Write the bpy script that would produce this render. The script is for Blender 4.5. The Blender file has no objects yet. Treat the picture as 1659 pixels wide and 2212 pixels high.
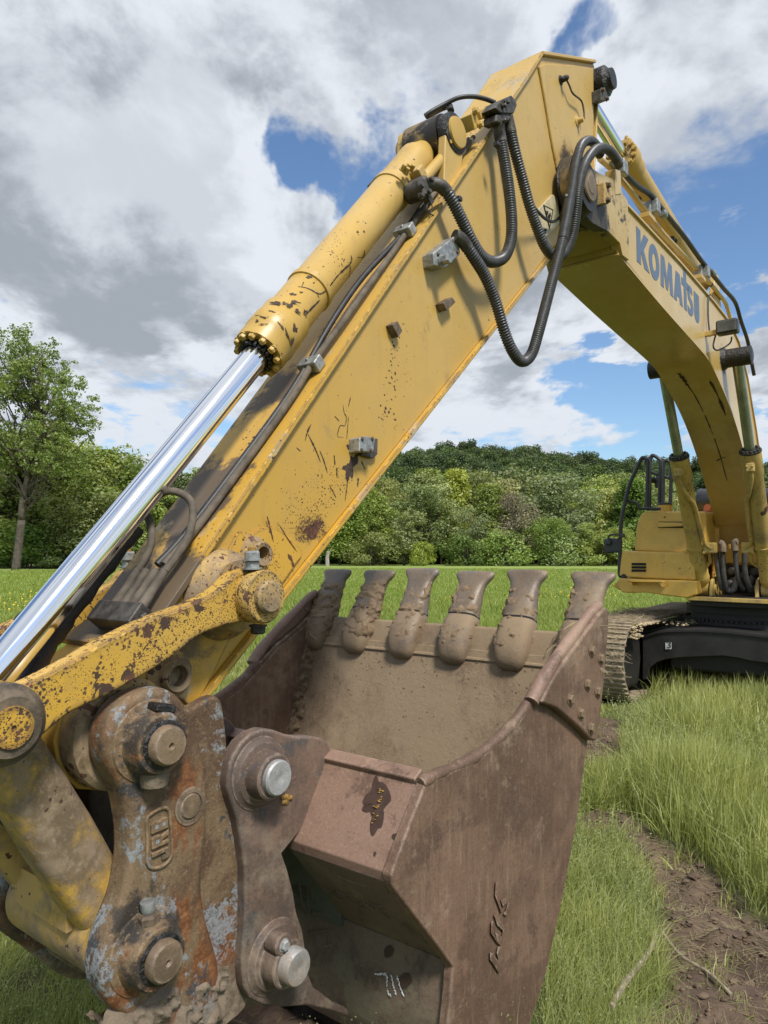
import bpy, bmesh, math, random
import numpy as np
from mathutils import Vector, Matrix, Quaternion

# ------------------------------------------------------------------ camera, sky, sun, exposure
random.seed(7); rng = np.random.default_rng(11)
SC = bpy.context.scene
COL = SC.collection
PSI = math.radians(37.5)          # machine's long axis, measured from the view direction
CAMH = 1.8
FPX = 1534.0                      # focal length for a picture 1659 x 2212
PITCH = math.atan((1201 - 1106) / FPX)
cam = bpy.data.cameras.new('camera')
cam.sensor_fit = 'VERTICAL'; cam.sensor_height = 36.0; cam.lens = FPX / 2212 * 36.0
cam.clip_start = 0.05; cam.clip_end = 6000
camo = bpy.data.objects.new('camera', cam); COL.objects.link(camo)
camo.location = (0, 0, CAMH); camo.rotation_euler = (math.pi / 2 + PITCH, 0, 0)
SC.camera = camo

SUN_DIR = Vector((0.30, -0.68, 0.95)).normalized()     # towards the sun
sl = bpy.data.lights.new('sun', 'SUN'); sl.energy = 3.4; sl.angle = math.radians(11); sl.color = (1.0, 0.95, 0.87)
so = bpy.data.objects.new('sun', sl); COL.objects.link(so); so.location = (0, 0, 40)
so.rotation_euler = SUN_DIR.to_track_quat('Z', 'Y').to_euler()

SC.view_settings.view_transform = 'Standard'; SC.view_settings.look = 'None'
SC.view_settings.gamma = 1.0; SC.view_settings.use_curve_mapping = False
SC.view_settings.exposure = 0.50
SC.cycles.use_denoising = True
SC.cycles.max_bounces = 6; SC.cycles.diffuse_bounces = 3; SC.cycles.glossy_bounces = 3
SC.cycles.transmission_bounces = 4; SC.cycles.transparent_max_bounces = 8
SC.cycles.caustics_reflective = False; SC.cycles.caustics_refractive = False

# ---- node helper
class NT:
    def __init__(s, tree): s.t = tree; s.n = tree.nodes; s.l = tree.links
    def new(s, typ, **kw):
        nd = s.n.new(typ)
        for k, v in kw.items():
            setattr(nd, k, v)
        return nd
    def put(s, sock, v):
        if hasattr(v, 'is_output') or isinstance(v, bpy.types.NodeSocket): s.l.new(v, sock)
        elif v is not None: sock.default_value = v
    def noise(s, vec, scale=5, detail=5, rough=.55, dist=0.0, color=False):
        nd = s.new('ShaderNodeTexNoise'); s.put(nd.inputs['Vector'], vec)
        nd.inputs['Scale'].default_value = scale; nd.inputs['Detail'].default_value = detail
        nd.inputs['Roughness'].default_value = rough; nd.inputs['Distortion'].default_value = dist
        return nd.outputs['Color' if color else 'Fac']
    def voro(s, vec, scale=5, feature='F1', rnd=1.0, out='Distance'):
        nd = s.new('ShaderNodeTexVoronoi', feature=feature); s.put(nd.inputs['Vector'], vec)
        nd.inputs['Scale'].default_value = scale; nd.inputs['Randomness'].default_value = rnd
        return nd.outputs[out]
    def map(s, vec, scale=(1, 1, 1), loc=(0, 0, 0), rot=(0, 0, 0)):
        nd = s.new('ShaderNodeMapping'); s.put(nd.inputs['Vector'], vec)
        nd.inputs['Scale'].default_value = scale; nd.inputs['Location'].default_value = loc; nd.inputs['Rotation'].default_value = rot
        return nd.outputs[0]
    def step(s, v, a, b, lo=0.0, hi=1.0, smooth=True):
        nd = s.new('ShaderNodeMapRange'); nd.interpolation_type = 'SMOOTHSTEP' if smooth else 'LINEAR'
        s.put(nd.inputs['Value'], v); nd.inputs['From Min'].default_value = a; nd.inputs['From Max'].default_value = b
        nd.inputs['To Min'].default_value = lo; nd.inputs['To Max'].default_value = hi
        return nd.outputs[0]
    def math(s, op, a, b=None, c=None):
        nd = s.new('ShaderNodeMath', operation=op); s.put(nd.inputs[0], a)
        if b is not None: s.put(nd.inputs[1], b)
        if c is not None: s.put(nd.inputs[2], c)
        return nd.outputs[0]
    def vmath(s, op, a, b=None, out=0):
        nd = s.new('ShaderNodeVectorMath', operation=op); s.put(nd.inputs[0], a)
        if b is not None: s.put(nd.inputs[1], b)
        return nd.outputs[out]
    def mix(s, fac, a, b, mode='MIX'):
        nd = s.new('ShaderNodeMix', data_type='RGBA', blend_type=mode); s.put(nd.inputs[0], fac)
        s.put(nd.inputs[6], col4(a)); s.put(nd.inputs[7], col4(b)); return nd.outputs[2]
    def fmix(s, fac, a, b):
        nd = s.new('ShaderNodeMix', data_type='FLOAT'); s.put(nd.inputs[0], fac); s.put(nd.inputs[2], a); s.put(nd.inputs[3], b)
        return nd.outputs[0]
    def sep(s, v):
        nd = s.new('ShaderNodeSeparateXYZ'); s.put(nd.inputs[0], v); return nd.outputs
    def comb(s, x, y, z):
        nd = s.new('ShaderNodeCombineXYZ'); s.put(nd.inputs[0], x); s.put(nd.inputs[1], y); s.put(nd.inputs[2], z); return nd.outputs[0]
    def bump(s, h, strength=.3, dist=.01, normal=None):
        nd = s.new('ShaderNodeBump'); s.put(nd.inputs['Height'], h); nd.inputs['Strength'].default_value = strength
        nd.inputs['Distance'].default_value = dist
        if normal is not None: s.put(nd.inputs['Normal'], normal)
        return nd.outputs[0]
def col4(c):
    if isinstance(c, (tuple, list)) and len(c) == 3: return (c[0], c[1], c[2], 1.0)
    return c

# ---- world: physical sky seen between broken cloud
world = bpy.data.worlds.new('World'); SC.world = world; world.use_nodes = True
w = NT(world.node_tree); w.n.clear()
sky = w.new('ShaderNodeTexSky', sky_type='NISHITA'); sky.sun_disc = False
sky.sun_elevation = math.asin(SUN_DIR.z); sky.sun_rotation = math.atan2(SUN_DIR.x, SUN_DIR.y)
sky.altitude = 200; sky.air_density = 1.25; sky.dust_density = 0.6; sky.ozone_density = 1.6
tc = w.new('ShaderNodeTexCoord'); d = tc.outputs['Generated']
dx, dy, dz = w.sep(d)
zz = w.math('ADD', w.math('MAXIMUM', dz, 0.0), 0.16)
pl = w.comb(w.math('DIVIDE', dx, zz), w.math('DIVIDE', dy, zz), 0.0)           # a cloud deck seen in perspective
pl = w.map(pl, scale=(1, .72, 1), loc=(3.1, 7.3, 0.0))
big = w.noise(pl, 0.85, 3, .5, .2)
wisp = w.noise(pl, 2.6, 14, .62, .35)
dens = w.math('ADD', w.math('MULTIPLY', big, 0.50), w.math('MULTIPLY', wisp, 0.56))
dwarp = w.vmath('ADD', d, w.vmath('MULTIPLY', w.vmath('SUBTRACT', w.noise(pl, 2.0, 6, .6, .2, True), (.5, .5, .5)), (.55, .55, .55)))
def lobe(px_, py_, rad, amp):
    """thicker or thinner cloud around one direction of the real sky"""
    X = (px_ - 829.5) / FPX; Y = (1106 - py_) / FPX
    v = Vector((X, math.cos(PITCH) - Y * math.sin(PITCH), math.sin(PITCH) + Y * math.cos(PITCH))).normalized()
    dt = w.vmath('DOT_PRODUCT', w.vmath('NORMALIZE', dwarp), v, 1)
    global dens
    dens = w.math('ADD', dens, w.step(dt, math.cos(rad), 1.0, 0.0, amp))
for q in [(770, 290, .15, -.16), (650, 430, .15, -.16), (1530, 400, .15, -.15), (1240, 70, .08, -.10), (980, 60, .22, .07), (1330, 890, .16, -.16), (1440, 860, .10, -.10), (1265, 40, .11, -.14), (320, 800, .09, -.14),
          (1620, 560, .07, -.10), (300, 230, .42, .13), (150, 520, .3, .12), (1420, 190, .24, .16), (1050, 620, .26, .13), (150, 900, .2, .08), (1610, 740, .16, .14), (520, 620, .18, .09), (830, 900, .2, .06)]:
    lobe(*q)
cover = w.step(dens, .455, .57)
thick = w.step(dens, .54, .84)
shade_n = w.noise(w.map(pl, loc=(1.7, .4, 0)), 1.9, 12, .60, .3)
body = w.math('ADD', w.math('MULTIPLY', thick, .50), w.math('MULTIPLY', w.step(shade_n, .40, .60), .60))
body = w.step(body, .16, .96)
ccol = w.mix(body, (5.7, 6.0, 6.45), (2.6, 2.88, 3.28))
# cloud gets paler towards the horizon through more air
ccol = w.mix(w.step(dz, .0, .30, .55, 0.0), ccol, (4.4, 4.9, 5.6))
skyc = w.mix(1.0, sky.outputs[0], (0.76, 0.89, 1.04), 'MULTIPLY')
full = w.mix(cover, skyc, ccol)
bg = w.new('ShaderNodeBackground'); w.put(bg.inputs['Color'], full); bg.inputs['Strength'].default_value = 0.10
wo = w.new('ShaderNodeOutputWorld'); w.l.new(bg.outputs[0], wo.inputs['Surface'])

# ------------------------------------------------------------------ frame of the machine, pixels to places
AX = Vector((math.sin(PSI), math.cos(PSI), 0)); WX = Vector((-math.cos(PSI), math.sin(PSI), 0))
S0, T0 = 10.6, 1.95
FR = {'D': (0, 0, 1.8517), 'R1': (0, 2200, .9259), 'R2': (900, 2200, .9644), 'R3': (2200, 1800, .5426), 'R4': (1500, 100, .9476),
      'R5': (700, 300, .9644), 'R6': (0, 1300, .9259), 'Rg': (2300, 500, .4653), 'Z1': (0, 2200, .3617), 'Z2': (800, 1000, .422), 'Z3': (1500, 300, .422),
      'Z4': (2350, 2300, .4352), 'Z5': (2600, 1700, .3164), 'Z6': (2000, 150, .422), 'ZA': (400, 2100, .5425), 'ZC': (0, 2650, .5425),
      'ZE': (700, 2800, .586), 'ZB': (2200, 850, .5256), 'TT': (1100, 2150, .8439), 'ZT': (1700, 150, .4822), 'ZN': (1000, 3300, .8439)}
def pray(fr, x, y):
    ox, oy, k = FR[fr]; X = ((ox + x * k) / 1.8517 - 829.5) / FPX; Y = (1106 - (oy + y * k) / 1.8517) / FPX
    return Vector((X, math.cos(PITCH) - Y * math.sin(PITCH), math.sin(PITCH) + Y * math.cos(PITCH)))
def onT(fr, x, y, t):
    dd = pray(fr, x, y); k = t / dd.dot(WX); p = dd * k; return (p.dot(AX), t, p.z + CAMH)
def onS(fr, x, y, s):
    dd = pray(fr, x, y); k = s / dd.dot(AX); p = dd * k; return (s, p.dot(WX), p.z + CAMH)
def onZ(fr, x, y, z):
    dd = pray(fr, x, y); k = (z - CAMH) / dd.z; p = dd * k; return (p.dot(AX), p.dot(WX), z)
def outl(fr, pts, t): return [onT(fr, x, y, t)[::2] for x, y in pts]
def L(p): return (p[0] - S0, p[1] - T0, p[2])

def spline(pts, n=6, closed=False):
    P = [Vector(p) for p in pts]; N = len(P); out = []
    rngi = range(N if closed else N - 1)
    for i in rngi:
        if closed: a, b, c, e = P[(i - 1) % N], P[i], P[(i + 1) % N], P[(i + 2) % N]
        else: a, b, c, e = P[max(i - 1, 0)], P[i], P[i + 1], P[min(i + 2, N - 1)]
        for k in range(n):
            u = k / n
            out.append(0.5 * ((2 * b) + (c - a) * u + (2 * a - 5 * b + 4 * c - e) * u * u + (3 * b - a - 3 * c + e) * u ** 3))
    if not closed: out.append(P[-1])
    return out
def sm2(pts, n=4, closed=False):
    return [(v.x, v.y) for v in spline([(p[0], p[1], 0) for p in pts], n, closed)]
def arc(cx, cy, r, a0, a1, n):
    return [(cx + r * math.cos(math.radians(a0 + (a1 - a0) * i / n)), cy + r * math.sin(math.radians(a0 + (a1 - a0) * i / n))) for i in range(n + 1)]

class MB:
    """collects geometry in machine coordinates (s, t, z); build() links it as one mesh object"""
    def __init__(s): s.v = []; s.f = []
    def add(s, V, F):
        o = len(s.v); s.v += [tuple(p) for p in V]; s.f += [tuple(i + o for i in f) for f in F]; return s
    def box(s, c, size, R=None):
        R = R or Matrix.Identity(3); V = []
        for dx in (-.5, .5):
            for dy in (-.5, .5):
                for dz in (-.5, .5):
                    V.append(Vector(c) + R @ Vector((dx * size[0], dy * size[1], dz * size[2])))
        return s.add(V, [(0, 1, 3, 2), (4, 6, 7, 5), (0, 4, 5, 1), (2, 3, 7, 6), (0, 2, 6, 4), (1, 5, 7, 3)])
    def prism(s, poly, ta, tb):
        """poly in (s,z), extruded from t=ta to t=tb (numbers, or functions of (s,z))"""
        fa = ta if callable(ta) else (lambda a, b: ta); fb = tb if callable(tb) else (lambda a, b: tb)
        n = len(poly)
        area = sum(poly[i][0] * poly[(i + 1) % n][1] - poly[(i + 1) % n][0] * poly[i][1] for i in range(n))
        if area < 0: poly = poly[::-1]
        V = [(p[0], fa(*p), p[1]) for p in poly] + [(p[0], fb(*p), p[1]) for p in poly]
        F = [tuple(range(n)), tuple(range(2 * n - 1, n - 1, -1))]
        F += [(i, i + n, (i + 1) % n + n, (i + 1) % n) for i in range(n)]
        if fa(*poly[0]) > fb(*poly[0]): F = [f[::-1] for f in F]
        return s.add(V, F)
    def lathe(s, p0, p1, prof, seg=32, caps=True):
        """prof: list of (distance from p0 along axis, radius)"""
        p0 = Vector(p0); ax = (Vector(p1) - p0).normalized()
        u = ax.orthogonal().normalized(); vv = ax.cross(u); V = []; F = []
        for dd, r in prof:
            for k in range(seg):
                a = 2 * math.pi * k / seg; V.append(p0 + ax * dd + (u * math.cos(a) + vv * math.sin(a)) * r)
        for i in range(len(prof) - 1):
            for k in range(seg):
                k2 = (k + 1) % seg; F.append((i * seg + k, i * seg + k2, (i + 1) * seg + k2, (i + 1) * seg + k))
        if caps:
            F.append(tuple(range(seg))[::-1]); F.append(tuple((len(prof) - 1) * seg + k for k in range(seg)))
        return s.add(V, F)
    def cyl(s, p0, p1, r, seg=32, bev=0.0, r1=None):
        Ln = (Vector(p1) - Vector(p0)).length; r1 = r if r1 is None else r1
        prof = [(0, r), (Ln, r1)] if bev <= 0 else [(0, r - bev), (bev, r), (Ln - bev, r1), (Ln, r1 - bev)]
        return s.lathe(p0, p1, prof, seg)
    def tube(s, pts, r, seg=10, rf=None, caps=True, up=(0, 0, 1)):
        P = [Vector(p) for p in pts]; n = len(P); V = []; F = []
        T = [(P[min(i + 1, n - 1)] - P[max(i - 1, 0)]).normalized() for i in range(n)]
        u = T[0].cross(Vector(up));
        if u.length < 1e-3: u = T[0].orthogonal()
        u.normalize(); dist = 0
        for i in range(n):
            u = (u - T[i] * u.dot(T[i])).normalized(); vv = T[i].cross(u)
            if i: dist += (P[i] - P[i - 1]).length
            rr = rf(dist) if rf else r
            for k in range(seg):
                a = 2 * math.pi * k / seg; V.append(P[i] + (u * math.cos(a) + vv * math.sin(a)) * rr)
        for i in range(n - 1):
            for k in range(seg):
                k2 = (k + 1) % seg; F.append((i * seg + k, i * seg + k2, (i + 1) * seg + k2, (i + 1) * seg + k))
        if caps: F.append(tuple(range(seg))[::-1]); F.append(tuple((n - 1) * seg + k for k in range(seg)))
        return s.add(V, F)
    def build(s, name, mat, parent=None, bevel=0, bseg=2, angle=38, label=None, local=True, smooth=True, jitter=0):
        me = bpy.data.meshes.new(name)
        V = [L(p) for p in s.v] if local else s.v
        if jitter:
            V = [(a + random.uniform(-jitter, jitter), b + random.uniform(-jitter, jitter), c + random.uniform(-jitter, jitter)) for a, b, c in V]
        me.from_pydata(V, [], s.f); me.update()
        if smooth:
            me.shade_smooth(); me.set_sharp_from_angle(angle=math.radians(angle))
        o = bpy.data.objects.new(name, me); COL.objects.link(o)
        if mat is not None: me.materials.append(mat)
        if parent is not None: o.parent = parent
        if bevel:
            m = o.modifiers.new('bevel', 'BEVEL'); m.width = bevel; m.segments = bseg; m.limit_method = 'ANGLE'; m.angle_limit = math.radians(40); m.harden_normals = True
        if label: o['label'] = label
        return o
def rod(p0, p1, r, seg=16): return MB().cyl(p0, p1, r, seg)
def subdiv_disp(o, levels, strength, size, seed=0):
    """real relief: subdivide, then push along normals with a cloud texture"""
    m = o.modifiers.new('sub', 'SUBSURF'); m.subdivision_type = 'SIMPLE'; m.levels = m.render_levels = levels
    tx = bpy.data.textures.new(o.name + '_relief', 'CLOUDS'); tx.noise_scale = size; tx.noise_depth = 4
    dm = o.modifiers.new('relief', 'DISPLACE'); dm.texture = tx; dm.strength = strength; dm.mid_level = .5; dm.texture_coords = 'LOCAL'
def tag(o, label=None, cat=None, group=None, kind=None):
    if label: o['label'] = label
    if cat: o['category'] = cat
    if group: o['group'] = group
    if kind: o['kind'] = kind
    return o
def empty(name, loc=(0, 0, 0), rz=0):
    o = bpy.data.objects.new(name, None); COL.objects.link(o); o.location = loc; o.rotation_euler = (0, 0, rz); o.empty_display_size = .3; return o
# ------------------------------------------------------------------ materials
def mat(name):
    m = bpy.data.materials.new(name); m.use_nodes = True
    t = NT(m.node_tree); t.n.clear()
    out = t.new('ShaderNodeOutputMaterial'); b = t.new('ShaderNodeBsdfPrincipled'); t.l.new(b.outputs[0], out.inputs['Surface'])
    t.b = b; t.out = out; t.co = t.new('ShaderNodeTexCoord').outputs['Object']
    return m, t
def fin(t, color, rough, normal=None, metal=0.0, spec=.5):
    t.put(t.b.inputs['Base Color'], col4(color)); t.put(t.b.inputs['Roughness'], rough); t.put(t.b.inputs['Metallic'], metal)
    t.b.inputs['Specular IOR Level'].default_value = spec
    if normal is not None: t.put(t.b.inputs['Normal'], normal)
def edge_mask(t, radius, lo=.02, hi=.25):
    bv = t.new('ShaderNodeBevel'); bv.samples = 4; bv.inputs['Radius'].default_value = radius
    g = t.new('ShaderNodeNewGeometry')
    dt = t.vmath('DOT_PRODUCT', bv.outputs[0], g.outputs['Normal'], 1)
    return t.step(t.math('SUBTRACT', 1.0, dt), lo, hi)

def cv(c):
    """noise threshold that leaves about the share c above it"""
    q = max(.002, min(.998, 1 - c)); t_ = math.sqrt(-2 * math.log(min(q, 1 - q))); z = t_ - (2.30753 + .27061 * t_) / (1 + .99229 * t_ + .04481 * t_ * t_); return .5 + .105 * (z if q > .5 else -z)
def specks(t, co, scale, size, gate, loc=(0, 0, 0), gscale=2.2, irr=.5):
    """irregular small spots, thick in some areas and missing in others"""
    wv = t.vmath('ADD', t.map(co, loc=loc), t.vmath('SCALE', t.vmath('SUBTRACT', t.noise(co, scale * 1.3, 3, .6, 0, True), (.5, .5, .5)), None)) if False else t.map(co, loc=loc)
    n3 = t.noise(wv, scale * 1.7, 4, .65)
    v = t.voro(wv, scale); v = t.math('ADD', v, t.math('MULTIPLY', t.math('SUBTRACT', n3, .5), irr))
    g = t.noise(t.map(co, loc=(loc[1] + 3, loc[0], 2)), gscale, 5, .6, .3)
    sz = t.step(g, cv(gate) - .07, cv(gate) + .10, 0.0, size)
    return t.step(t.math('SUBTRACT', v, sz), .02, -.04)
def spot(t, co, c, r, stretch=(1, 1, 1), irr=.8, ns=9):
    """mask around one place on the machine (s,t,z), broken up by noise"""
    p = L(c); v = t.vmath('MULTIPLY', t.vmath('SUBTRACT', co, p), tuple(1 / (r * k) for k in stretch)); d_ = t.vmath('LENGTH', v, None, 1)
    n_ = t.noise(co, ns, 8, .7, .2); return t.step(t.math('ADD', d_, t.math('MULTIPLY', t.math('SUBTRACT', n_, .5), irr * 5)), 1.0, .55)

def paint(name, base=(.60, .37, .085), fade=(.62, .43, .17), chip=.0, dirt=.3, rough=.42, edge=0.0, grease=0.0, streak=.3, dirtc=(.17, .125, .08), chipc=(.050, .028, .019), chipscale=26, zfade=None, spots=(), dust=0.0, speck=.3, edge_r=.016, gspots=(), gcol=(.020, .017, .015)):
    m, t = mat(name); co = t.co
    n1 = t.noise(co, 1.1, 4, .55); n2 = t.noise(co, 7, 6, .6)
    c = t.mix(t.step(n1, .40, .60), base, fade)
    if zfade:                                   # faded paint, paler upwards, partly light put into the colour
        z = t.sep(co)[2]; c = t.mix(t.math('ADD', t.step(z, zfade[0], zfade[1]), t.math('MULTIPLY', t.math('SUBTRACT', n1, .5), 1.2)), base, fade)
    c = t.mix(t.step(n2, .42, .62, 0, .22), c, (.40, .26, .08))
    dfine = t.noise(co, 60, 5, .75); dmid = t.noise(co, 15, 7, .7)
    if dust > 0:                                # pale dry dust
        du = t.step(t.math('ADD', t.noise(t.map(co, loc=(2, 6, 3)), 2.6, 9, .72, .3), t.math('MULTIPLY', t.math('SUBTRACT', dfine, .5), .25)), cv(dust) - .03, cv(dust) + .06, 0, .75)
        c = t.mix(du, c, (.43, .36, .26))
    # dirt film, heavier in broad patches with a broken edge
    dn = t.noise(t.map(co, loc=(4, 2, 9)), 2.2, 9, .70, .3)
    dsum = t.math('ADD', dn, t.math('MULTIPLY', t.math('SUBTRACT', dmid, .5), .30))
    dm = t.step(dsum, cv(dirt) - .05, cv(dirt) + .11, 0, min(1, .55 + dirt * .5))
    dc_ = t.mix(t.step(dmid, .40, .60), tuple(x * .62 for x in dirtc), tuple(x * 1.35 for x in dirtc)); dc_ = t.mix(t.step(dfine, .54, .64, 0, .5), dc_, tuple(min(1, x * 1.9) for x in dirtc))
    c = t.mix(dm, c, dc_)
    # run-off streaks, down the surface
    sn = t.noise(t.map(co, scale=(9, 9, .7)), 3.0, 6, .65)
    c = t.mix(t.step(sn, .55, .68, 0, streak * .7), c, (.24, .155, .07))
    rg = t.fmix(dm, t.fmix(dmid, rough - .06, rough + .12), .85)
    h = t.math('ADD', t.math('MULTIPLY', dfine, .12), t.math('MULTIPLY', dm, t.math('MULTIPLY', t.math('ADD', dmid, dfine), .55)))
    cm = None
    if chip > 0:
        v = t.noise(t.map(co, loc=(7, 1, 3)), chipscale * .55, 7, .68, .5); vb = t.noise(co, 2.7, 4, .55)
        cm = t.step(t.math('ADD', v, t.math('MULTIPLY', t.math('SUBTRACT', vb, .5), .55)), cv(.16 * chip), cv(.16 * chip) + .018)
        cm = t.math('MAXIMUM', cm, specks(t, co, chipscale * 2.0, .34, min(.9, .06 + chip * .62), (1, 5, 2), 2.6, 1.1))
        cm = t.math('MAXIMUM', cm, specks(t, co, chipscale * 5.0, .33, min(.9, .06 + chip * .65), (4, 2, 7), 3.4, 1.0))
    if edge:
        em = t.math('MULTIPLY', edge_mask(t, edge_r, .01, .16), t.step(t.noise(co, 26, 7, .75), cv(.45 + .35 * edge) - .02, cv(.45 + .35 * edge) + .04)); cm = em if cm is None else t.math('MAXIMUM', cm, em)
    if speck:
        sp = t.math('MULTIPLY', specks(t, co, 55, .24, speck, (9, 9, 1), 1.6, .9), .9); cm = sp if cm is None else t.math('MAXIMUM', cm, sp)
    for sp_ in spots: cm = t.math('MAXIMUM', cm, t.math('MULTIPLY', spot(t, co, *sp_), t.step(t.noise(co, 150, 5, .8), .44, .54))) if cm is not None else spot(t, co, *sp_)
    if cm is not None:
        rust = t.mix(t.step(dmid, .46, .60), chipc, (.105, .045, .024))
        c = t.mix(cm, c, rust); rg = t.fmix(cm, rg, .8); h = t.math('SUBTRACT', h, t.math('MULTIPLY', cm, .5))
    if grease > 0:
        gn = t.math('ADD', t.noise(t.map(co, loc=(1, 8, 2)), 3.2, 8, .66, .4), t.math('MULTIPLY', t.math('SUBTRACT', dmid, .5), .25))
        gm = t.step(gn, cv(grease) - .02, cv(grease) + .07)
        c = t.mix(gm, c, (.026, .021, .018)); rg = t.fmix(gm, rg, .5)
    for gs in gspots:
        gm = t.math('MULTIPLY', spot(t, co, *gs), .93); c = t.mix(gm, c, gcol); rg = t.fmix(gm, rg, .6)
    fin(t, c, rg, t.bump(h, .35, .004))
    t.last = (c, rg, h); return m

def rusty(name, a=(.110, .064, .040), b=(.165, .103, .066), dust=(.27, .195, .125), dustamt=.4, streakdir=None, rough=.62, scratch=.5, blotch=(.085, .05, .036), metal=.0, relief=.35, edge=.0):
    m, t = mat(name); co = t.co
    n1 = t.noise(co, 2.4, 9, .68, .3); n2 = t.noise(t.map(co, loc=(3, 3, 1)), 6, 10, .72, .3)
    c = t.mix(t.step(n1, .42, .58), a, b)
    c = t.mix(t.step(n2, .53, .62, 0, .85), c, blotch)
    c = t.mix(t.step(t.noise(t.map(co, loc=(8, 3, 6)), 4.2, 9, .7), .56, .66, 0, .6), c, tuple(x * 1.35 for x in b))
    grain = t.noise(co, 110, 6, .8); mid = t.noise(co, 38, 7, .75)
    if streakdir:
        rot, sc = streakdir
        sn = t.noise(t.map(co, scale=sc, rot=rot), 5, 9, .78, .15); s2 = t.noise(t.map(co, scale=sc, rot=rot, loc=(4, 4, 4)), 14, 6, .75, .1)
        gate = t.step(n1, .40, .60, .35, 1.0)
        c = t.mix(t.math('MULTIPLY', t.step(sn, .53, .64, 0, scratch), gate), c, dust)
        c = t.mix(t.step(sn, .47, .37, 0, scratch * .9), c, blotch)
        c = t.mix(t.step(s2, .57, .66, 0, scratch * .6), c, tuple(min(1, x * 1.25) for x in dust))
    c = t.mix(t.step(grain, .55, .66, 0, .40), c, tuple(x * 1.9 for x in b))
    c = t.mix(t.step(grain, .45, .36, 0, .50), c, tuple(x * .4 for x in a))
    c = t.mix(t.step(mid, .58, .66, 0, .35), c, dust)
    dn = t.math('ADD', t.noise(t.map(co, loc=(9, 1, 5)), 1.7, 9, .70, .2), t.math('MULTIPLY', t.math('SUBTRACT', mid, .5), .2))
    dm = t.step(dn, cv(dustamt) - .04, cv(dustamt) + .09, 0, .85)
    c = t.mix(dm, c, dust)
    rg = t.fmix(dm, t.fmix(mid, rough - .12, rough + .12), .92)
    if edge:
        em = t.math('MULTIPLY', edge_mask(t, .016, .01, .16), t.step(t.noise(co, 22, 7, .75), .45, .56))
        c = t.mix(t.math('MULTIPLY', em, edge * .8), c, (.42, .34, .28)); rg = t.fmix(t.math('MULTIPLY', em, edge), rg, .36)
    h = t.math('ADD', t.math('MULTIPLY', grain, .5), t.math('ADD', t.math('MULTIPLY', mid, .8), t.math('MULTIPLY', n2, .6)))
    fin(t, c, rg, t.bump(h, relief * 1.3, .007), metal)
    return m

def plain(name, c, rough=.6, metal=0.0, var=.25, scale=12, bump=.15, bscale=60, bdist=.004):
    m, t = mat(name); n = t.noise(t.co, scale, 6, .62)
    dk = tuple(x * (1 - var) for x in c); lt = tuple(min(1, x * (1 + var)) for x in c)
    fin(t, t.mix(t.step(n, .3, .7), dk, lt), t.fmix(n, max(.05, rough - .1), min(1, rough + .12)), t.bump(t.noise(t.co, bscale, 5, .6), bump, bdist), metal)
    return m

MAT = {}
MAT['boom'] = paint('boom_paint', (.49, .335, .105), (.525, .385, .17), chip=.0, dirt=.04, rough=.22, streak=.10, speck=.08, gspots=(((4.24, T0 - .28, 4.14), .27, (1, 1, 1), .5, 5), ((4.55, T0 - .1, 4.15), .28, (1, 2, .8), .6, 5), ((8.26, T0 - .25, 3.90), .15, (1, 1, 1.3), .6, 6)))
P_ = lambda x, y, t=T0 - .16: onT('D', x, y, t)
MAT['greasy'] = paint('greasy_paint', (.46, .33, .12), (.44, .33, .17), chip=.2, dirt=.55, rough=.55, grease=.45, streak=.3, chipscale=18, dirtc=(.14, .105, .075))
MAT['fork'] = paint('fork_paint', (.45, .31, .10), (.48, .36, .16), chip=.05, dirt=.35, rough=.35, streak=.3, grease=.34, speck=.1, gspots=(((4.24, T0 - .28, 4.14), .30, (1, 2, 1), .3, 5), ((4.45, T0 - .28, 4.05), .25, (1.3, 2, .8), .5, 5)))
MAT['stick'] = paint('stick_paint', (.475, .285, .050), (.50, .335, .105), chip=.06, dirt=.14, rough=.38, streak=.18, zfade=(1.6, 3.9), chipscale=24, speck=.12, gspots=((P_(1225, 395), .22, (.7, 1, 1.4), .32, 6), (P_(1215, 470), .13, (.8, 1, 1.4), .4, 6), (P_(470, 1245), .09, (1.3, 1, .8), .5, 6)),
                     spots=((P_(672, 1142), .070, (1.4, 1, .9), .5, 12),))
MAT['flange'] = paint('flange_paint', (.53, .305, .040), (.52, .335, .085), chip=.26, dirt=.20, rough=.45, streak=.15, edge=.75, zfade=(1.6, 4.2), dust=.22, dirtc=(.21, .165, .11), gcol=(.085, .065, .048), gspots=(((1.28, T0 - .05, 1.66), .26, (1, 2, 1), .45, 5), ((1.55, T0 + .02, 1.98), .20, (1, 1.2, 1), .8, 5), ((1.9, T0 + .05, 2.42), .16, (1, .8, 1), .9, 5)))
CQ = lambda x, y: onT('D', x, y, T0 - .05)
MAT['cyl'] = paint('cylinder_paint', (.48, .305, .070), (.495, .335, .11), chip=.05, dirt=.12, rough=.36, streak=.22, chipscale=15, speck=.10)
MAT['link'] = paint('link_paint', (.52, .305, .035), (.49, .30, .055), chip=.85, dirt=.26, rough=.46, streak=.3, edge=1.0, chipscale=36, speck=.8, edge_r=.030)
MAT['plink'] = paint('power_link_paint', (.54, .33, .05), (.40, .27, .11), chip=.10, dirt=.74, rough=.62, streak=.5, grease=.10, chipscale=20, dirtc=(.150, .115, .085), speck=.06)
MAT['nose'] = paint('stick_nose_paint', (.50, .32, .08), (.50, .33, .11), chip=.6, dirt=.70, rough=.6, grease=.20, chipscale=16, dirtc=(.17, .125, .085))
MAT['body'] = paint('body_paint', (.70, .43, .080), (.71, .45, .105), chip=.10, dirt=.06, rough=.34, streak=.12, chipscale=14)
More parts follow.
